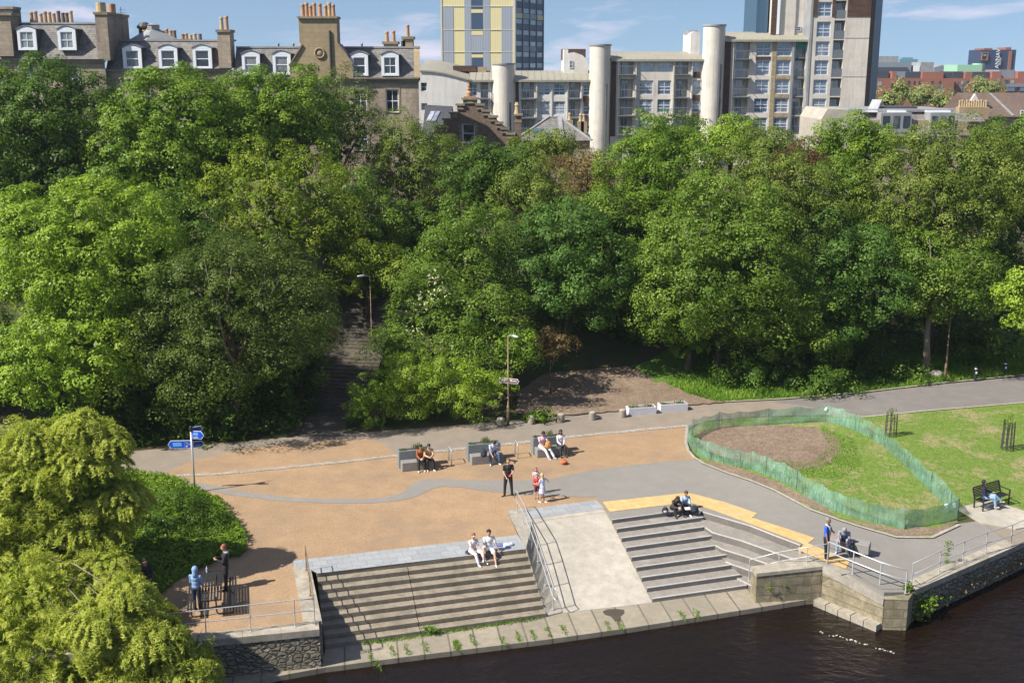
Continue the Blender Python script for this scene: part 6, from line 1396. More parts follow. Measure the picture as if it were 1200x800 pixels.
M['browntile'] = rough_mat('brown_roof_tiles', (.15,.105,.08), (.12,.085,.07), s1=.3, s2=2, s3=10, var=.2)
MB().add([(bx_(1146), YB, bz_(137)), (bx_(1240), YB, bz_(137)), (bx_(1240), YB+6.5, bz_(110)), (bx_(1143), YB+6.5, bz_(110)), (bx_(1240), YB+13, bz_(137)), (bx_(1143), YB+13, bz_(137))], [(0,1,2,3),(3,2,4,5),(0,3,5)]).build('roof', M['browntile'], BH)
g = MB(); g.xprism([(bx_(1125), bz_(137)), (bx_(1140), bz_(110)), (bx_(1156), bz_(137))], YB-.6, YB-.1); g.build('gable', M['render'], BH)
MB().bar((bx_(1183), YB+6.3, bz_(111)), (bx_(1190), YB+.2, bz_(136)), .3, .15).build('valley_flashing', M['lead'], BH)
MB().box(bx_(1162), bx_(1167), YB+2, YB+3.2, bz_(124), bz_(120)).build('rooflight', M['glassblue'], BH)
window(BH, bx_(1196), bx_(1203), bz_(136.5), bz_(129), YB-.3, nv=1)
MB().add([(bx_(1082), YB-6, bz_(140)), (bx_(1135), YB-6, bz_(140)), (bx_(1135), YB-1, bz_(126)), (bx_(1100), YB-1, bz_(126))], [(0,1,2,3)]).build('low_roof', M['slate'], BH)
ch = MB().box(bx_(1114.5), bx_(1149), YB-3, YB-1.8, bz_(139), bz_(124.5)).build('chimney', M['sandclean'], BH)
pots(ch, [bx_(1116.5+2.75*k) for k in range(12)], YB-2.4, bz_(124.5), .8, ('pot2',), r=.15)
# --- far red-brick district
M['farbrick'] = rough_mat('far_red_brick', (.30,.125,.085), (.26,.11,.075), s1=.05, s2=.4, s3=3, var=.06, grain=.05); M['fardark'] = flat_mat('dark_attic_cladding', (.045,.055,.075), .6, var=.1)
M['fargrey'] = flat_mat('far_grey_cladding', (.20,.23,.27), .6, var=.05); M['farteal'] = flat_mat('far_blue_green', (.12,.27,.34), .6); M['fargreen'] = flat_mat('pale_green_roof', (.30,.52,.36), .6); M['farnavy'] = flat_mat('dark_navy_facade', (.03,.045,.095), .5, var=.05)
YQ = 340; qx = lambda p: X(p, YQ, 90); qz = lambda p: Z(p, YQ)
def farblock(name, label, pa, pb, pt, Y, mat, D=15, wins=(), extra=(), cat='building', zb=5.5):
    x = lambda p: X(p, Y, 90); z = lambda p: Z(p, Y); r = empty(name, ((x(pa)+x(pb))/2, Y+D/2, 5.5), label, cat)
    MB().box(x(pa), x(pb), Y, Y+D, 5.5, z(pt)).build('wall', M[mat], r)
    for a, b, c, e in wins: w_ = MB().box(x(a), x(b), Y-.08, Y+.02, z(e), z(c)); w_.build('window', M['glass'], r)
    for a, b, c, e, mt, off in extra: MB().box(x(a), x(b), Y+off, Y+D*.9, z(e), z(c)).build('panel' if off < 0 else 'roof_storey', M[mt], r)
    return r
farblock('brick_flats', 'far red-brick flats left of their twin, half hidden by pale treetops', 1025, 1119, 92, YQ, 'farbrick', wins=[(1029, 1034, 96, 101), (1045, 1047, 98, 103), (1056, 1059, 95, 99), (1064, 1067, 95, 99), (1071, 1073, 95, 99), (1077, 1079, 95, 99), (1092, 1094, 95, 98), (1101, 1103, 95, 98), (1101, 1106, 100, 108), (1093, 1098, 104, 109), (1057, 1060, 90, 91.7)][:-1],
    extra=[(1026, 1044, 83.5, 91.99, 'fardark', 2), (1046, 1051, 84, 91.99, 'farbrick', .5), (1052, 1065, 84, 91.99, 'fargrey', 3), (1066, 1082, 84.5, 91.99, 'fardark', 2.5), (1082.3, 1107, 84.5, 91.99, 'farbrick', 1), (1108, 1119, 85, 91.99, 'fardark', 2)])
farblock('brick_flats', 'far red-brick flats further right with balconies and a grey roof deck', 1119.6, 1215, 92, YQ+6, 'farbrick', wins=[(1121, 1124, 96, 100), (1127, 1131, 95, 99.5), (1133, 1136, 95, 99), (1127, 1132, 101, 108), (1121, 1123, 103, 107), (1178, 1183, 94, 98), (1185, 1189, 94, 98), (1168, 1172, 92.5, 98)],
    extra=[(1119.8, 1131, 84, 91.99, 'fardark', 2), (1132, 1140, 84.5, 91.99, 'farbrick', .5), (1141, 1163, 84.5, 91.99, 'fardark', 2.5), (1164, 1175, 84, 91.99, 'farbrick', 1), (1175.5, 1194, 82, 91.99, 'fargrey', 3), (1194.5, 1215, 84, 91.99, 'farbrick', 1), (1177, 1200, 98.5, 102, 'fargrey', -.6), (1180, 1190, 102.5, 107, 'glassblue', -.5), (1196, 1206, 102.5, 107, 'glassblue', -.5)])
farblock('grey_shed', 'large pale grey industrial shed on the skyline beside the tower', 1023, 1067, 73, 520, 'fargrey', extra=[(1026, 1053, 66, 73, 'lead', 2), (1023, 1062, 79, 84, 'fardark', -1)])
farblock('teal_hall', 'small blue-green hall on the skyline behind the grey shed', 1053, 1074, 69.5, 600, 'farteal', extra=[(1056, 1069, 67.5, 69.5, 'farteal', 1)])
farblock('white_silo_block', 'boxy pale silo building on the skyline', 1078, 1093, 73, 520, 'lead', extra=[(1070, 1077, 77, 84, 'winwhite', 0)])
g = farblock('gabled_warehouse', 'low grey gabled warehouse on the skyline', 1094, 1120, 79, 540, 'fargrey')
gx2 = lambda p: X(p, 540, 90); MB().xprism([(gx2(1094), Z(79, 540)), (gx2(1102), Z(76.5, 540)), (gx2(1110), Z(78, 540)), (gx2(1115), Z(76.5, 540)), (gx2(1121), Z(80, 540))], 540, 552).build('roof', M['lead'], g)
g = farblock('green_roof_hall', 'long pale green curved hall below the dark lettered tower', 1121, 1150, 76, 480, 'fargreen'); g2_ = lambda p: X(p, 480, 90)
MB().lathe(((g2_(1143)+g2_(1157))/2, 484, 5.5), [((g2_(1157)-g2_(1143))/2, 0), ((g2_(1157)-g2_(1143))/2, Z(74.5, 480)-5.5)], 24).build('round_end', M['fargreen'], g)
LT = farblock('lettered_tower', 'dark navy tower on the skyline with white vertical lettering', 1147, 1188, 58.5, 560, 'farnavy', extra=[(1152, 1162, 56.5, 58.5, 'farbrick', 2), (1178, 1184, 55.5, 58.5, 'farbrick', 2), (1179.5, 1183, 60, 84, 'farbrick', -.5)])
lx = lambda p: X(p, 560, 90); lz = lambda p: Z(p, 560)
for a, b, c, e in ((1147.5, 1155, 61.5, 62.5), (1147.5, 1155, 70, 71), (1147.5, 1148.5, 62.5, 70), (1154, 1155, 62.5, 70)): MB().box(lx(a), lx(b), 559.2, 559.99, lz(e), lz(c)).build('frame', M['farbrick'], LT)
MB().box(lx(1149), lx(1153), 559.4, 559.98, lz(66), lz(63.5)).build('window', M['farteal'], LT)
T = Matrix.Translation(Vector((lx(1166.5), 559.3, lz(69)))) @ Matrix.Rotation(pi/2, 4, 'X') @ Matrix.Rotation(pi/2, 4, 'Z'); txt('ANNAV', 2.6, M['signwhite'], T, LT, ext=.1)
T = Matrix.Translation(Vector((lx(1169.6), 559.3, lz(72)))) @ Matrix.Rotation(pi/2, 4, 'X') @ Matrix.Rotation(pi/2, 4, 'Z'); txt('IIIIIIIIIIII', 1.2, M['signwhite'], T, LT, ext=.1)
farblock('low_office', 'pale low building glimpsed left of the yellow tower behind the gable', 489, 505, 76, 300, 'fargreen')
# blocks seen dimly between the trunks at street level
farblock('street_wall', 'pale stone boundary wall glimpsed at the top of the bank behind the trees', 140, 480, 268, 88, 'sandtrim', D=.5, cat='wall')
# ================================================================== TREES AND PLANTS
LM = {
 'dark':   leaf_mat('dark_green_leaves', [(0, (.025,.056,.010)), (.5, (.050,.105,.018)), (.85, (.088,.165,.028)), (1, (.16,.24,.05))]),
 'bright': leaf_mat('bright_green_leaves', [(0, (.046,.103,.012)), (.5, (.09,.172,.02)), (.85, (.155,.248,.034)), (1, (.25,.335,.058))]),
 'lime':   leaf_mat('lime_green_leaves', [(0, (.072,.14,.014)), (.5, (.145,.25,.028)), (.85, (.225,.34,.05)), (1, (.32,.41,.08))]),
 'mid':    leaf_mat('mid_green_leaves', [(0, (.04,.085,.012)), (.5, (.082,.155,.024)), (.85, (.14,.225,.040)), (1, (.235,.32,.07))]),
 'elm':    leaf_mat('elm_leaves', [(0, (.030,.058,.012)), (.5, (.060,.105,.022)), (.85, (.10,.155,.038)), (1, (.18,.235,.07))]),
 'olive':  leaf_mat('olive_leaves', [(0, (.045,.08,.015)), (.5, (.10,.155,.03)), (.85, (.16,.22,.05)), (1, (.24,.28,.08))]),
 'yellowg':leaf_mat('yellow_green_leaves', [(0, (.06,.11,.012)), (.5, (.125,.19,.022)), (.85, (.20,.27,.038)), (1, (.31,.35,.06))]),
 'grey':   leaf_mat('grey_green_leaves', [(0, (.045,.075,.03)), (.5, (.09,.135,.05)), (.85, (.15,.20,.075)), (1, (.22,.26,.10))]),
 'brown':  leaf_mat('brownish_leaves', [(0, (.07,.06,.03)), (.5, (.14,.115,.06)), (.85, (.20,.17,.08)), (1, (.26,.24,.10))]),
 'red':    leaf_mat('dark_red_leaves', [(0, (.04,.018,.015)), (.5, (.08,.035,.028)), (.85, (.12,.06,.04)), (1, (.2,.12,.06))]),
 'blue':   leaf_mat('deep_green_leaves', [(0, (.028,.066,.015)), (.5, (.056,.125,.027)), (.85, (.095,.19,.042)), (1, (.19,.30,.075))]),
 'willow': leaf_mat('willow_leaves', [(0, (.14,.20,.035)), (.5, (.25,.325,.065)), (.85, (.37,.435,.11)), (1, (.49,.54,.20))], trans=.45),
 'grass':  leaf_mat('long_grass', [(0, (.05,.12,.015)), (.5, (.10,.21,.03)), (.85, (.17,.28,.05)), (1, (.27,.36,.09))]),
 'white':  leaf_mat('white_blossom', [(0, (.5,.5,.4)), (1, (.75,.75,.65))]),
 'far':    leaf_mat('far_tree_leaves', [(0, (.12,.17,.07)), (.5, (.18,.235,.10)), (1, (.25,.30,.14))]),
}
def unit(a): return a/np.maximum(1e-6, np.linalg.norm(a, axis=1, keepdims=True))
def quads_mesh(name, c, t1, t2, tint, mat, bend=None):
    n = len(c); v = np.empty((n, 4, 3), np.float32)
    b = 0 if bend is None else bend
    v[:, 0] = c-t1; v[:, 1] = c+t2*.5-t1*.1+b; v[:, 2] = c+t1; v[:, 3] = c-t2*.5-t1*.1+b
    me = bpy.data.meshes.new(name); me.vertices.add(n*4); me.vertices.foreach_set('co', v.reshape(-1))
    me.loops.add(n*4); me.loops.foreach_set('vertex_index', np.arange(n*4, dtype=np.int32))
    me.polygons.add(n); me.polygons.foreach_set('loop_start', np.arange(0, n*4, 4, dtype=np.int32)); me.polygons.foreach_set('loop_total', np.full(n, 4, np.int32))
    a = me.attributes.new('tint', 'FLOAT', 'FACE'); a.data.foreach_set('value', tint.astype(np.float32))
    me.materials.append(mat); me.update(calc_edges=True); return me
def leaves(centres, dirs, r, n_leaf, leaf, up=.45, rnd=.75, long=1.0, tvar=None, droop=0):
    """leaf quads round every tuft centre"""
    m = len(centres); k = n_leaf
    C = np.repeat(centres, k, 0); D = np.repeat(dirs, k, 0)
    off = unit(rng.normal(size=(m*k, 3))+D*.7+np.array([0, 0, .45])); uo = off.copy()
    off = off*(rng.random((m*k, 1))**.22)*r*(.7+.6*np.repeat(rng.random((m, 1)), k, 0)); off[:, 2] *= .75
    nrm = unit(D*.25 + np.array([0, 0, up*.7]) + uo*1.2 + rng.normal(size=(m*k, 3))*rnd*.36)
    t1 = unit(np.cross(nrm, rng.normal(size=(m*k, 3))))
    if droop: t1 = unit(t1*.6+D*.25+np.array([0, 0, -droop])); 
    t2 = unit(np.cross(nrm, t1)); L = leaf*(.65+.7*rng.random((m*k, 1)))
    tt = np.repeat(rng.random(m) if tvar is None else tvar, k)*.5 + rng.random(m*k)*.5
    return C+off, t1*L*.5*long, t2*L*.62/ max(1, long), tt, nrm*L*-.10
def crown_data(lobes, dens, tuft, n_leaf, leaf, low=-.75, shell=.2, **kw):
    """lobes: (centre, radii)"""
    cs, ds, tv = [], [], []
    for i, (c, r) in enumerate(lobes):
        c = np.array(c); r = np.array(r if hasattr(r, '__len__') else (r, r, r), float); rm = r.mean(); n = int(dens*4*pi*rm*rm)
        d = unit(rng.normal(size=(n, 3))); d = d[d[:, 2] > low]
        # lumps: push shell in and out with a cheap noise
        ph = rng.random(3)*6; lump = .10*np.sin(d[:, 0]*7+ph[0])*np.sin(d[:, 1]*6+ph[1]) + .08*np.sin(d[:, 2]*9+ph[2]+d[:, 0]*5)
        rad = 1+lump - shell*(rng.random(len(d))**2)*1.6
        p = c + d*r*rad[:, None]; keep = np.ones(len(p), bool)
        for j, (c2, r2) in enumerate(lobes):
            if j == i: continue
            r2 = np.array(r2 if hasattr(r2, '__len__') else (r2, r2, r2), float)
            keep &= (((p-np.array(c2))/(r2*.80))**2).sum(1) > 1
        cs.append(p[keep]); ds.append(d[keep]); tv.append(np.clip(.5+rng.normal()*.12+rng.normal(size=keep.sum())*.25, 0, 1))
    C, D, T = np.concatenate(cs), np.concatenate(ds), np.concatenate(tv)
    return leaves(C, D, tuft, n_leaf, leaf, tvar=T, **kw)
def merge(*ds): return [np.concatenate(x) for x in zip(*ds)]
NLEAF = 0
def build_leaves(name, data, origin, mat, parent, kind=None, **tags):
    global NLEAF
    C, a, b, t, bd = data; NLEAF += len(C)
    me = quads_mesh(name, C-np.array(origin), a, b, t, mat, bd); o = bpy.data.objects.new(name, me); col.objects.link(o)
    if parent is not None: o.parent = parent
    else: o.location = origin
    return tag(o, tags.get('label'), tags.get('cat'), tags.get('group'), kind)
def lobes_of(c, r, n, seed, fr=.42, low=-.5):
    rs = random.Random(seed); L = [(tuple(c), (r[0]*.62, r[1]*.62, r[2]*.66))]; g = pi*(3-sqrt(5))
    for i in range(n):
        z = 1-(1-low)*(i+.5)/n; rr = sqrt(max(0, 1-z*z)); a = g*i+rs.random()*.7+seed
        k = .66+.16*rs.random(); f = fr*(.75+.5*rs.random()); m = (r[0]+r[1]+r[2])/3
        L.append(((c[0]+cos(a)*rr*r[0]*k, c[1]+sin(a)*rr*r[1]*k, c[2]+z*r[2]*k), (m*f, m*f, m*f*.85)))
    return L
def tree(name, label, kind, px, py, rx, ry, Y, n=16, leaf=.25, dens=1.5, tuft=.42, nl=15, fr=.42, low=-.55, seed=None, trunk='bark', depth=.9, group='trees on the wooded bank', shell=.2, gaps=0, catt='tree', tr=.22, rnd=.75, base=None):
    seed = seed if seed is not None else int(px*7+py)
    c = atY(px, py, Y); D = Y*cp + (CH-c.z)*sp; s = F/D
    rx, ry = rx-4, ry-5; R_ = (rx/s, rx/s*depth, ry/s*1.0); base = base or (c.x, c.y); zb = H(*base)
    root = empty(name, (base[0], base[1], zb), label, catt, group)
    L = lobes_of((c.x, c.y, c.z), R_, n, seed, fr, low)
    L = [l for l in L if l[0][2] > zb+.2]
    d = crown_data(L, dens*.60, tuft*1.7, int(nl*6.8), leaf*.62, shell=shell, rnd=rnd)
    nf = int(R_[0]*R_[1]*R_[2]*(7 if not gaps else 4.5))+60; dd = unit(rng.normal(size=(nf, 3)))*(rng.random((nf, 1))**.45)*np.array(R_)*.80+np.array((c.x, c.y, c.z))
    d = merge(d, leaves(dd, unit(rng.normal(size=dd.shape)), .3, 3, leaf*2.1, tvar=rng.random(nf)*.5))
    ok = d[0][:, 2] > zb+.05; d = [x[ok] for x in d]
    if gaps:   # thin the crown unevenly
        ph = np.sin(d[0][:, 0]*1.9+seed)*np.sin(d[0][:, 2]*2.3+seed*2)*np.sin(d[0][:, 1]*1.7); ok = ph+rng.random(len(ph))*1.2 > -.5+gaps; d = [x[ok] for x in d]
    build_leaves('crown', d, root.location, LM[kind], root)
    mb = MB(); rs = random.Random(seed+5); o = Vector(root.location); top = Vector((c.x, c.y, c.z+R_[2]*.35)); m_ = Vector(((c.x+o.x)/2+rs.uniform(-.3, .3), (c.y+o.y)/2, (zb+c.z)/2-.2))
    mb.tube([Vector((0,0,-.15)), m_-o, top-o], [tr*1.25, tr*.85, tr*.25], 9)
    for i, l in enumerate(L[1:]):
        if i % 2: continue
        q = Vector(l[0])-o; s0 = (m_-o).lerp(top-o, rs.uniform(0, .5)); mid = s0.lerp(q, .5)+Vector((rs.uniform(-.3, .3), rs.uniform(-.3, .3), .15)); e = q+(q-s0).normalized()*l[1][0]*.7
        mb.tube([s0, mid, e], [tr*.42, tr*.28, tr*.06], 6)
    mb.build('trunk', M[trunk], root, local=True, smooth=True)
    return root
if True:
    T_ = tree
    T_('sycamore_tree', 'dark green dense tree filling the top left corner below the tenement', 'dark', 52, 188, 96, 118, 79, n=20, leaf=.30, tuft=.5)
    T_('sycamore_tree', 'dark tree cut by the left edge behind the lime green tree', 'dark', -28, 300, 62, 110, 72, n=12, leaf=.30)
    T_('sycamore_tree', 'large bright green rounded tree below the low-roofed tenement', 'bright', 212, 185, 98, 98, 77, n=22, leaf=.30, tuft=.5)
    T_('sycamore_tree', 'bright green tree directly under the big chimney gable', 'bright', 318, 157, 78, 82, 81, n=16, leaf=.28)
    T_('ash_tree', 'thin grey-green feathery tree in front of the brown tenement windows', 'grey', 388, 142, 58, 60, 86, n=14, leaf=.22, dens=1.3, nl=12, gaps=.1, trunk='barkpale')
    T_('ash_tree', 'yellowish open tree with visible twigs left of the hillside steps', 'yellowg', 322, 255, 88, 92, 71, n=20, leaf=.23, dens=1.3, nl=11, gaps=.2, trunk='barkpale')
    T_('maple_tree', 'pale lime green tree standing frontmost on the left', 'lime', 108, 318, 100, 112, 61, n=24, leaf=.26, tuft=.42, dens=1.7)
    T_('maple_tree', 'lower lime green tree with yellow tips behind the willow', 'lime', 82, 425, 78, 78, 57, n=16, leaf=.25)
    T_('elm_tree', 'muted green broad twiggy tree overhanging the left side of the steps', 'elm', 268, 385, 104, 112, 58.6, n=26, leaf=.20, tuft=.40, dens=1.9, nl=14, gaps=.1, trunk='barkpale')
    T_('elm_tree', 'dark leafy tree edge just left of the hillside steps', 'dark', 352, 430, 36, 62, 63, n=9, leaf=.22)
    T_('sycamore_tree', 'mid green tree arching over the top of the hillside steps', 'mid', 405, 268, 66, 66, 76, n=14, leaf=.25)
    T_('ash_tree', 'small yellow-green tree at the head of the hillside steps', 'yellowg', 432, 322, 52, 42, 71, n=10, leaf=.24, gaps=.1, low=-.2)
    T_('ash_tree', 'olive feathery tree in front of the right end of the brown tenement', 'olive', 478, 206, 70, 72, 85, n=16, leaf=.20, dens=1.5, nl=14, gaps=.08, trunk='barkpale')
    T_('sycamore_tree', 'vivid dark green tree right of centre below the crow-stepped gable', 'dark', 580, 216, 58, 54, 79, n=14, leaf=.26)
    T_('sycamore_tree', 'dull green tree left of the pale round tower and above the brown bush', 'olive', 640, 182, 46, 32, 90, n=9, leaf=.24)
    T_('ash_tree', 'light green tree in the centre above the shrubby mound', 'mid', 548, 300, 58, 66, 68, n=15, leaf=.23, gaps=.08)
    T_('hawthorn_tree', 'small hawthorn with white blossom right of the hillside steps', 'mid', 500, 350, 44, 48, 65, n=11, leaf=.18, tuft=.35)
    T_('elm_tree', 'mid green tree standing right behind the shrubby mound', 'mid', 560, 372, 60, 52, 65, n=12, leaf=.23)
    T_('lime_tree', 'dense dark glossy tree in front centre, left of the bare soil', 'blue', 662, 322, 74, 88, 70, n=22, leaf=.26, tuft=.42, dens=1.8)
    T_('copper_tree', 'brownish olive tree among green crowns below the pale flats', 'brown', 688, 212, 46, 44, 80, n=11, leaf=.18, dens=1.8)
    T_('ash_tree', 'tall light green tree right of the brownish tree', 'bright', 772, 222, 68, 84, 76, n=19, leaf=.25, gaps=.05)
    T_('ash_tree', 'broad light green tree front right of centre above the white troughs', 'mid', 844, 322, 96, 112, 69, n=28, leaf=.25, tuft=.44, dens=1.6)
    T_('ash_tree', 'low hanging light green tree over the bright verge', 'bright', 808, 385, 46, 48, 69, n=10, leaf=.26)
    T_('ash_tree', 'olive green tree with brown twigs behind the broad light green one', 'olive', 905, 245, 78, 84, 74, n=18, leaf=.22, gaps=.15, trunk='barkpale')
    T_('maple_tree', 'round fresh green tree top in front of the stone-striped flats', 'lime', 854, 166, 38, 32, 88, n=9, leaf=.25)
    T_('sycamore_tree', 'green tree between the two round towers of the flats', 'mid', 790, 170, 50, 34, 92, n=10, leaf=.25)
    T_('copper_beech', 'dark red leaved tree on the right below the cream tower', 'red', 936, 196, 42, 32, 81, n=10, leaf=.20, dens=1.2, gaps=.35)
    T_('sycamore_tree', 'vivid green tree below the pale gable on the right', 'bright', 1000, 186, 58, 52, 83, n=14, leaf=.27)
    T_('sycamore_tree', 'blue-green tree leaning out over the back path on the right', 'blue', 985, 338, 78, 88, 70, n=20, leaf=.26)
    T_('sycamore_tree', 'green tree in front of the blue-green one, low to the grass', 'mid', 925, 382, 66, 58, 68.5, n=13, leaf=.25)
    T_('ash_tree', 'large olive green tree beneath the long slate-hung building', 'olive', 1105, 235, 88, 92, 74, n=22, leaf=.23, gaps=.05)
    T_('ash_tree', 'green tree in the top right corner of the wood', 'mid', 1190, 215, 72, 80, 79, n=16, leaf=.26)
    T_('ash_tree', 'open tree whose pale trunk shows beside the right street lamp', 'mid', 1095, 335, 74, 66, 70, n=16, leaf=.24, gaps=.1, trunk='barkpale', low=-.5)
    T_('ash_tree', 'dark green tree near the right edge above the light bollards', 'dark', 1165, 320, 56, 60, 75, n=12, leaf=.26, low=-.2)
    T_('maple_tree', 'bright yellow-green tree cut by the right edge', 'lime', 1222, 362, 40, 66, 64, n=12, leaf=.26, dens=1.9)
    T_('sycamore_tree', 'bushy dark green tree behind the elm tops in the left middle', 'dark', 205, 275, 62, 50, 68, n=11, leaf=.25)
    T_('sycamore_tree', 'dark tree filling the gap between the centre trees and the brown one', 'dark', 735, 300, 44, 72, 74, n=11, leaf=.26)
    T_('sycamore_tree', 'dark tree deep in the wood behind the blue-green tree', 'dark', 1035, 290, 60, 70, 78, n=12, leaf=.27)
    T_('sycamore_tree', 'dark tree deep in the wood left of centre', 'dark', 490, 280, 50, 50, 80, n=10, leaf=.27)
    T_('sycamore_tree', 'dark tree at the very left edge between lime tree and willow', 'dark', -20, 430, 60, 80, 60, n=12, leaf=.27)
    T_('elm_tree', 'dark tree low on the left between the lime tree and the elm', 'elm', 180, 430, 56, 66, 63.5, n=12, leaf=.22)
    T_('sycamore_tree', 'deep green tree behind the lime tree near the street wall', 'dark', 165, 330, 60, 70, 68, n=12, leaf=.26)
    T_('ash_tree', 'olive tree in the gap left of the brownish tree', 'olive', 625, 238, 52, 48, 76, n=11, leaf=.22)
    T_('sycamore_tree', 'mid green tree just below the brownish tree', 'mid', 702, 275, 54, 56, 73, n=12, leaf=.24)
    T_('sycamore_tree', 'dark tree in the left edge gap behind the lime tree', 'dark', 5, 345, 52, 60, 70, n=11, leaf=.26)
    T_('sycamore_tree', 'mid green tree closing the gap below the dark red tree', 'mid', 972, 240, 52, 52, 77, n=12, leaf=.25)
    T_('ash_tree', 'small olive tree top between the round fresh green top and the red tree', 'olive', 900, 178, 40, 30, 89, n=9, leaf=.24)
    # shrubs
    T_('shrub', 'broad yellow-green shrubby mound between the steps and the finger-sign lamp', 'lime', 512, 456, 108, 44, 60.2, n=46, leaf=.15, tuft=.28, dens=2.6, nl=16, fr=.24, group='shrubs on the bank', catt='shrub', tr=.04, depth=.42)
    T_('shrub', 'low green nettles spreading at the left foot of the shrubby mound', 'bright', 436, 480, 34, 34, 59.2, n=12, leaf=.14, tuft=.24, dens=3, group='shrubs on the bank', catt='shrub', tr=.04, depth=.7)
    T_('shrub', 'mid green bush rising behind the left part of the shrubby mound', 'mid', 470, 412, 40, 30, 62.5, n=10, leaf=.19, group='shrubs on the bank', catt='shrub', tr=.05)
    T_('shrub', 'mid green bush rising behind the right part of the shrubby mound', 'mid', 545, 410, 46, 30, 62.8, n=10, leaf=.19, group='shrubs on the bank', catt='shrub', tr=.05)
    T_('shrub', 'light green bush above the finger sign', 'bright', 600, 412, 34, 34, 62.5, n=9, leaf=.20, group='shrubs on the bank', catt='shrub', tr=.05)
    T_('shrub', 'brownish twiggy bush right of the finger-sign lamp', 'brown', 646, 406, 30, 22, 65, n=8, leaf=.15, dens=2, group='shrubs on the bank', catt='shrub', tr=.05)
    T_('shrub', 'dark bush at the bottom right of the shrubby mound', 'mid', 632, 488, 22, 10, 60.2, n=7, leaf=.13, tuft=.2, dens=4, group='shrubs on the bank', catt='shrub', tr=.03)
    T_('shrub', 'dark spreading bush on the grassy mound beside the willow', 'dark', 198, 630, 72, 50, 44.5, n=26, leaf=.15, tuft=.26, dens=3.2, nl=14, group='shrubs on the bank', catt='shrub', tr=.05)
    for (px, py, rx, ry, Y, lb) in ((955, 446, 50, 15, 66.5, 'low dark growth at the back of the verge, centre of the right-hand wood'), (1035, 441, 50, 15, 69, 'low dark growth left of the boulder and street lamp'), (235, 474, 52, 34, 57.6, 'dark green bush under the elm crown, left of centre of the shaded bank'), (180, 480, 60, 32, 59, 'low dark undergrowth below the elm, left part'), (270, 500, 60, 22, 58.2, 'low dark undergrowth below the elm, nearest the sunlit path'), (120, 505, 60, 30, 56.5, 'low dark undergrowth behind the blue finger post'),
                             (330, 478, 34, 34, 61, 'dark ivy bush at the left foot of the hillside steps'), (880, 436, 60, 22, 68.5, 'dark undergrowth beneath the broad light green tree'), (990, 426, 60, 22, 71, 'dark undergrowth beneath the blue-green tree'),
                             (1150, 400, 60, 22, 73, 'dark undergrowth behind the light bollards'), (470, 395, 30, 34, 66, 'dark bush just right of the hillside steps'), (735, 388, 30, 24, 72, 'dark bush at the top of the bare soil bank')):
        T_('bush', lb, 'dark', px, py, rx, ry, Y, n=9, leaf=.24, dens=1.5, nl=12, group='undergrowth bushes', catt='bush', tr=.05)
# blossom on the hawthorn
def clump(name, label, cat, kind, pts, r, n, leaf, cnt, **kw):
    C = np.array([tuple(p) for p in pts for _ in range(cnt)]) + rng.normal(size=(len(pts)*cnt, 3))*r; C = C.astype(float)
    d = leaves(C, unit(rng.normal(size=C.shape)), leaf*1.2, n, leaf); o = C.mean(0); return build_leaves(name, d, o, LM[kind], None, label=label, cat=cat, **kw)
hw = [o for o in col.objects if o.name.startswith('hawthorn')][0]
C = []
for px, py in ((506, 322), (498, 350), (490, 362), (484, 385), (480, 392), (512, 335), (520, 345)):
    p = atY(px, py, 63.2); C += [(p.x+random.gauss(0, .3), p.y+random.gauss(0, .3), p.z+random.gauss(0, .25)) for _ in range(14)]
C = np.array(C); build_leaves('blossom', leaves(C, unit(rng.normal(size=C.shape)), .1, 4, .10), hw.location, LM['white'], hw)
# willow in the foreground, its crown laid out in lobes
WY = 39.5
def wl(px, py, r, Y=WY): p = atY(px, py, Y); s = F/(Y*cp+(CH-p.z)*sp); return ((p.x, p.y, p.z), (r/s, r/s*.9, r/s*.85))
WL_ = [wl(55, 560, 62), wl(100, 545, 44), wl(20, 600, 66), wl(-40, 640, 90), wl(95, 620, 56), wl(60, 690, 72), wl(140, 590, 34), wl(-30, 560, 60), wl(15, 760, 90), wl(115, 730, 52, 37), wl(160, 765, 52, 36), wl(205, 782, 38, 35), wl(90, 800, 70, 35), wl(125, 672, 34, 37.5), wl(150, 700, 30, 34), wl(178, 752, 38, 33.6), wl(222, 785, 32, 33.6), wl(120, 735, 44, 33.6), wl(40, 705, 70, 36.5), wl(112, 695, 46, 37), wl(0, 765, 80, 35), wl(152, 730, 48, 36), wl(75, 765, 66, 35.3), wl(120, 520, 30), wl(95, 505, 30), wl(232, 800, 24, 34.2), wl(175, 820, 60, 33.5), wl(45, 520, 34)]
wb = Vector((WL_[5][0][0]-.6, WL_[5][0][1]-.6, 0)); WR = empty('willow_tree', wb, 'big pale yellow-green willow filling the lower left corner by the water', 'tree')
WL2 = []; rw = random.Random(11)
for c, r in WL_:
    WL2.append((c, tuple(x*.72 for x in r)))
    for i in range(15):
        z = rw.uniform(-.5, 1); a = rw.uniform(0, 6.28); q = sqrt(1-z*z) if z < 1 else 0; k = rw.uniform(.72, 1.02); f = rw.uniform(.14, .34)
        WL2.append(((c[0]+cos(a)*q*r[0]*k, c[1]+sin(a)*q*r[1]*k, c[2]+z*r[2]*k), (r[0]*f, r[0]*f, r[0]*f*1.25)))
d1 = crown_data(WL2, 6.5, .30, 36, .085, low=-.9, shell=.7, long=2.1, up=.5, rnd=4.0)
fc = np.concatenate([unit(rng.normal(size=(900, 3)))*(rng.random((900, 1))**.5)*np.array(r)*.75+np.array(c) for c, r in WL_]); d1 = merge(d1, leaves(fc, unit(rng.normal(size=fc.shape)), .2, 2, .28, tvar=rng.random(len(fc))*.4))
ok = d1[0][:, 2] > -1.2; d1 = [x[ok] for x in d1]
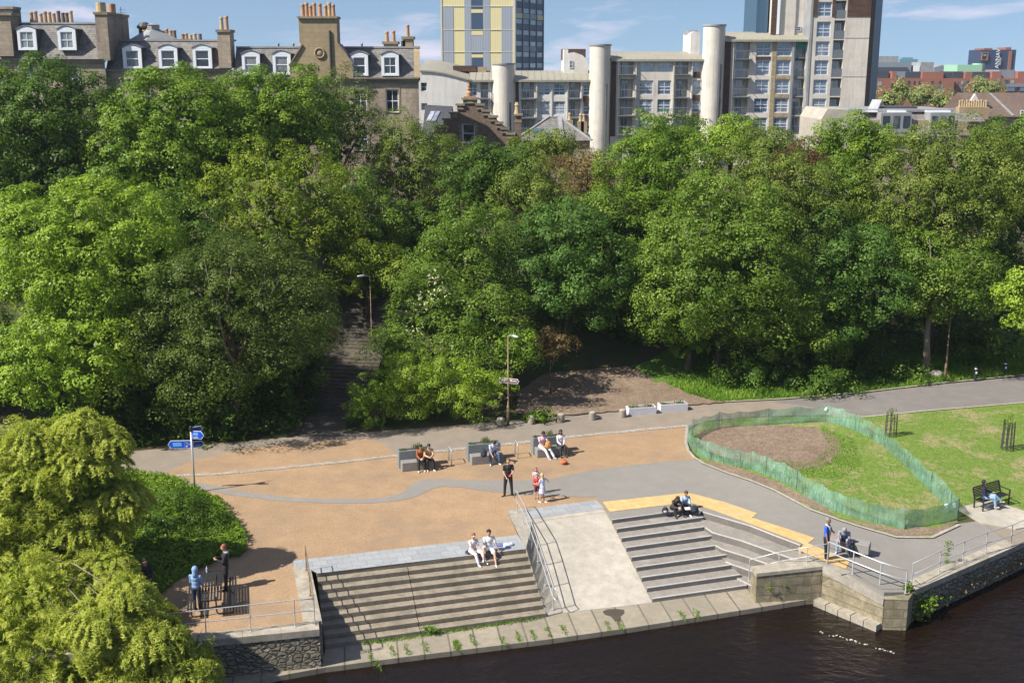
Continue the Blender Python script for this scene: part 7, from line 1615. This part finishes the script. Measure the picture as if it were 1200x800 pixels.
# long wispy shoots sticking out
S0, D0 = [], []
for i in range(2600):
    c, r = WL_[rng.integers(len(WL_))]; d = unit(rng.normal(size=(1, 3)))[0]; d[2] = abs(d[2])*.7+.1; d /= np.linalg.norm(d)
    for k in range(9): S0.append(np.array(c)+d*np.array(r)*(.88+.045*k)+np.array([0, 0, -.006*k*k])); D0.append(d)
S0 = np.array(S0); D0 = np.array(D0); d2 = leaves(S0, D0, .05, 5, .13, long=1.6, tvar=.6+.4*rng.random(len(S0)), rnd=1.0)
build_leaves('crown', merge(d1, d2), WR.location, LM['willow'], WR)
mb = MB(); rs = random.Random(3)
mb.tube([(0,0,-.3), (.1,.1,1.2), (.2,.2,2.4)], [.42,.34,.26], 10)
for c, r in WL_:
    q = Vector(c)-wb; s0 = Vector((.1,.1,rs.uniform(.8, 2.2))); q.z = max(q.z, .4)
    mid = s0.lerp(q, .5)+Vector((0,0,.4)); mb.tube([s0, mid, q, q+Vector((rs.uniform(-.6, .6), -.2, r[2]*.8))], [.035,.022,.014,.006], 6)
    for k in range(2):
        e = q+Vector((rs.uniform(-1,1), rs.uniform(-.9, .1), rs.uniform(.1, 1))).normalized()*r[0]*1.02; mb.tube([q, q.lerp(e, .5)+Vector((0,0,.1)), e], [.025,.014,.006], 5)
mb.build('trunk', M['barkpale'], WR, local=True, smooth=True)
# long grass on the mound
def poly_pts(px, n, grid=None):
    W = [at(*p) for p in px]; xs = [p.x for p in W]; ys = [p.y for p in W]; out = []
    while len(out) < n:
        x, y = random.uniform(min(xs), max(xs)), random.uniform(min(ys), max(ys)); c = False; j = len(W)-1
        for i in range(len(W)):
            a, b = W[i], W[j]
            if (a.y > y) != (b.y > y) and x < (b.x-a.x)*(y-a.y)/(b.y-a.y)+a.x: c = not c
            j = i
        if c: out.append((x, y, H(x, y)))
    return np.array(out)
MOUND = [(60, 560), (120, 556), (160, 558), (196, 562), (228, 575), (258, 593), (277, 612), (288, 634), (290, 645), (280, 652), (262, 655), (240, 664), (205, 682), (185, 700), (150, 715), (60, 720)]
sheet('verge_grass', MOUND, M['verge'], .035, .9)
def grass(name, label, px, n, h, w, kind='grass', lean=.3, dz=.03, tv=(0, 1)):
    P = poly_pts(px, n); n = len(P); hh = h*(.5+.9*rng.random((n, 1))); t1 = unit(np.concatenate([rng.normal(size=(n, 2))*lean, np.ones((n, 1))], 1))*hh*.5
    t2 = np.concatenate([rng.normal(size=(n, 2)), np.zeros((n, 1))], 1); t2 = unit(t2)*w
    c = P+t1+np.array([0, 0, dz-.02]); lump = .5+.5*np.sin(P[:, 0]*1.3)*np.sin(P[:, 1]*1.7+1)
    return build_leaves(name, [c, t1, t2, np.clip(tv[0]+(tv[1]-tv[0])*(.5*lump+.5*rng.random(n)), 0, 1), t1*0], P.mean(0), LM[kind], None, kind='stuff', label=label, cat='grass')
grass('long_grass', 'tall lush grass and nettles on the mound beside the willow', MOUND, 9000, .36, .05, lean=.7)
P = poly_pts(MOUND, 5200); bump_ = .22+.16*np.sin(P[:, 0]*1.1)*np.sin(P[:, 1]*1.3)
d = leaves(P+np.stack([P[:, 0]*0, P[:, 0]*0, bump_], 1), np.tile([0, 0, 1.], (len(P), 1)), .20, 9, .13); build_leaves('nettles', d, P.mean(0), LM['bright'], None, kind='stuff', label='leafy nettles and docks covering the mound beside the willow', cat='nettles')
grass('verge_grass_blades', 'bright rough grass along the foot of the right-hand wood', [(838, 472), (815, 465), (780, 450), (820, 430), (1000, 425), (1130, 420), (1200, 415), (1330, 410), (1330, 427), (1200, 439.5), (1100, 449), (1010, 459.5), (920, 467), (850, 471)], 26000, .30, .05, lean=.5)
grass('soil_edge_grass', 'ragged grass creeping over the edge of the bare soil inside the fence', [(960, 500), (1000, 515), (1010, 545), (985, 562), (930, 560), (860, 548), (840, 538), (900, 540), (950, 543), (972, 525)], 5000, .08, .04, lean=.9, dz=.06, tv=(.1, .8))
grass('lawn_grass', 'short patchy tufts of grass over the lawn on the right', [(985, 492), (1080, 485), (1200, 475), (1300, 468), (1300, 560), (1200, 596), (1160, 586), (1120, 594), (1060, 615), (1000, 603), (940, 575), (985, 545), (1000, 520)], 24000, .06, .035, lean=.9, dz=.05, tv=(.25, .65))
grass('ledge_weeds', 'green weeds growing in the joint along the foot of the brown steps', [(415, 756), (500, 741), (640, 721.5), (640, 723.5), (500, 746), (430, 760)], 10, .1, .02)
for o in [o for o in col.objects if o.name.startswith('ledge_weeds')]: bpy.data.objects.remove(o)
def weedline(a, b, n, spread, h, label, zz):
    P = []
    for i in range(n):
        t = random.random(); p = a.lerp(b, t); P.append((p.x+random.gauss(0, spread), p.y+random.gauss(0, spread*.7), zz))
    return np.array(P)
P = np.concatenate([weedline(atZ(425, 754.5, ZL), atZ(632, 724, ZL), 1500, .10, .1, '', ZL)] + [weedline(atZ(x, y, ZL), atZ(x+5, y+12, ZL), 60, .05, .1, '', ZL) for x, y in ((458, 757), (474, 755), (497, 752), (533, 752), (552, 744), (587, 745), (605, 741), (622, 738), (640, 735), (658, 732), (710, 728), (724, 727), (798, 717), (815, 715), (432, 765), (440, 775))]
   + [weedline(atZ(500, 733, -1.1), atZ(506, 738, -1.2), 260, .12, .1, '', -1.2), weedline(atZ(534, 750, ZL), atZ(536, 762, ZL), 160, .06, .1, '', ZL)])
n = len(P); hh = .06*(.4+rng.random((n, 1))); t1 = unit(np.concatenate([rng.normal(size=(n, 2))*.8, np.ones((n, 1))], 1))*hh; t2 = unit(np.concatenate([rng.normal(size=(n, 2)), np.zeros((n, 1))], 1))*.035
build_leaves('ledge_weeds', [P+t1*.8, t1, t2, rng.random(n)*.8, t1*0], P.mean(0), LM['grass'], None, kind='stuff', label='green weeds and moss in the joints of the waterside ledge', cat='weeds')
# undergrowth over the dark bank
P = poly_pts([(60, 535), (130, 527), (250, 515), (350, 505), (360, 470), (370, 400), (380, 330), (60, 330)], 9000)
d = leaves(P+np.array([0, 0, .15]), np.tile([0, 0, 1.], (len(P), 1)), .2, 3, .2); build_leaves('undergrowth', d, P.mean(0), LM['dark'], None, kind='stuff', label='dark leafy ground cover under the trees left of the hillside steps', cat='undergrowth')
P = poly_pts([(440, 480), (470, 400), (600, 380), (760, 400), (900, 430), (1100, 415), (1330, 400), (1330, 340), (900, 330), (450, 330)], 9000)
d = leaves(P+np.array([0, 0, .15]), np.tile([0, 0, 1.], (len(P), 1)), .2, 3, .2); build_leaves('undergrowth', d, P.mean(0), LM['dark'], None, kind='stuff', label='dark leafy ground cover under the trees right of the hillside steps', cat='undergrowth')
# plant on the quay corner, growths on the walls
def wallplant(label, pts, n, leaf, kind='bright', r=.14, kd=None):
    C = np.array([tuple(p) for p in pts]); C = np.repeat(C, n, 0)+rng.normal(size=(len(pts)*n, 3))*r; d = leaves(C, unit(rng.normal(size=C.shape)), .08, 4, leaf)
    return build_leaves('wall_plant', d, C.mean(0), LM[kind], None, kind=kd, label=label, cat='plant')
def onwall(px, py, dz): p = QA + QD*max(0, ((at(px, py)-QA).dot(QD))); return Vector((p.x, p.y, 0))-QN*.12+Vector((0, 0, dz))
q0 = QA+QD*.35-QN*.15
wallplant('leafy plant hanging down the quay corner to the water', [q0+Vector((0,0,-.55)), q0+Vector((.1,0,-.75)), q0+Vector((-.1,-.1,-1.0)), q0+Vector((.35,.1,-.45)), q0+QD*.5+Vector((0,0,-.7))], 26, .12)
wallplant('tall thin weed standing by the quay railing', [at(1109, 662)+Vector((0,0,z)) for z in (.2, .45, .7, .9)], 12, .08, r=.06)
wallplant('low weeds on the coping just right of the quay corner', [at(x, y, .08) for x, y in ((1062, 690), (1064, 690.5), (1066, 690))], 20, .08, r=.10)
wallplant('moss clumps on the face of the block wall', [atZ(x, y, -.75)+Vector((0, -.02, 0)) for x, y in ((902, 688), (920, 685), (935, 682))], 16, .06, 'olive', .06, 'stuff')
wallplant('pinkish grey creeper sprawling over the quay wall on the right', [QA+QD*u-QN*.05+Vector((0, 0, H((QA+QD*u).x, (QA+QD*u).y)-.28-.15*random.random())) for u in np.arange(2.5, 8.5, .35)], 12, .07, 'pink' if 'pink' in LM else 'brown', .10, 'stuff')
wallplant('green tufts on the quay wall below the bench slab', [QA+QD*u-QN*.05+Vector((0, 0, -.8)) for u in (1.8, 2.1, 10.5, 11)], 16, .09, 'mid', .10, 'stuff')
# far trees on the right skyline, one by one
for i, (px, py, rx, ry, Y, lb) in enumerate(((1040, 118, 16, 14, 200, 'far pale green tree directly right of the blue tower side'), (1056, 108, 14, 14, 205, 'far pale green tree second from the tower, reaching up to the red bricks'), (1077, 114, 20, 14, 210, 'far broad pale tree in front of the left brick flats'),
        (1102, 119, 20, 12, 215, 'far pale tree in front of the dark joint between the brick flats'), (1122, 122, 16, 10, 212, 'far low pale tree left of the buff chimney pots'), (1155, 105, 22, 12, 230, 'far rounded pale tree above the brown roof'))):
    tree('distant_tree', lb, 'far', px, py, rx, ry, Y, n=9, leaf=.6, tuft=.9, dens=.45, nl=10, group='distant trees on the right skyline')
print('LEAVES', NLEAF)
# ================================================================== LIGHT, SKY, AIR
EL = R(45); to_sun = Vector((-1, -.46, 0)).normalized()*cos(EL)+Vector((0, 0, sin(EL)))
sd_ = bpy.data.lights.new('sun', 'SUN'); sd_.energy = 5.0; sd_.angle = R(.53); sd_.color = (1, .94, .84)
so = bpy.data.objects.new('sun', sd_); col.objects.link(so); so.rotation_euler = to_sun.to_track_quat('Z', 'Y').to_euler(); so.location = (-60, -40, 90)
w = bpy.data.worlds.new('World'); sc.world = w; w.use_nodes = True; nt = w.node_tree; bg = nt.nodes['Background']
sky = nt.nodes.new('ShaderNodeTexSky'); sky.sky_type = 'NISHITA'; sky.sun_disc = False; sky.sun_elevation = EL; sky.sun_rotation = atan2(to_sun.x, to_sun.y); sky.dust_density = .6; sky.ozone_density = 2.2; sky.air_density = 1.0; sky.altitude = 50
tc = nt.nodes.new('ShaderNodeTexCoord')
va = nt.nodes.new('ShaderNodeVectorMath'); va.operation = 'ADD'; va.inputs[1].default_value = (0, 0, .13); nt.links.new(tc.outputs['Generated'], va.inputs[0])
vn = nt.nodes.new('ShaderNodeVectorMath'); vn.operation = 'NORMALIZE'; nt.links.new(va.outputs[0], vn.inputs[0]); nt.links.new(vn.outputs[0], sky.inputs[0])
hs = nt.nodes.new('ShaderNodeHueSaturation'); hs.inputs['Saturation'].default_value = 1.05; nt.links.new(sky.outputs[0], hs.inputs['Color'])
cl = noise(nt, mapping(nt, tc.outputs['Generated'], (7, 7, 34), loc=(2.1, .3, .4)), 1.0, 7, .58, .5)
c2 = noise(nt, mapping(nt, tc.outputs['Generated'], (3, 3, 9), loc=(5.2, 0, 1.2)), 1.0, 3, .5)
ad = N(nt, 'ShaderNodeMath', operation='MULTIPLY_ADD'); nt.links.new(c2, ad.inputs[0]); ad.inputs[1].default_value = .6; nt.links.new(cl, ad.inputs[2])
f = ramp(nt, ad.outputs[0], [(.80, (0,0,0)), (1.04, (.6,.6,.6))])
x = mixc(nt, f, hs.outputs[0], (8.6, 7.4, 8.4))
nt.links.new(x, bg.inputs[0]); bg.inputs[1].default_value = .078
vs = sc.view_settings; vs.view_transform = 'Standard'; vs.look = 'None'; vs.gamma = 1; vs.use_curve_mapping = False; vs.exposure = .76
HAZE = True
if HAZE:
    hz = MB().box(-900, 900, -60, 900, -4.5, 75).build('haze', None or bpy.data.materials.new('haze'), kind='stuff', label='thin summer haze over the whole town', cat='haze')
    m = hz.data.materials[0]; m.use_nodes = True; n_ = m.node_tree; n_.nodes.clear(); out = n_.nodes.new('ShaderNodeOutputMaterial'); pv = n_.nodes.new('ShaderNodeVolumePrincipled')
    pv.inputs['Color'].default_value = (.75, .85, 1, 1); pv.inputs['Density'].default_value = .00017; pv.inputs['Anisotropy'].default_value = .2; n_.links.new(pv.outputs[0], out.inputs['Volume'])
sc.cycles.max_bounces = 6; sc.cycles.diffuse_bounces = 2; sc.cycles.glossy_bounces = 3; sc.cycles.transparent_max_bounces = 12; sc.cycles.transmission_bounces = 3; sc.cycles.volume_bounces = 0
sc.cycles.use_adaptive_sampling = True; sc.cycles.caustics_reflective = False; sc.cycles.caustics_refractive = False
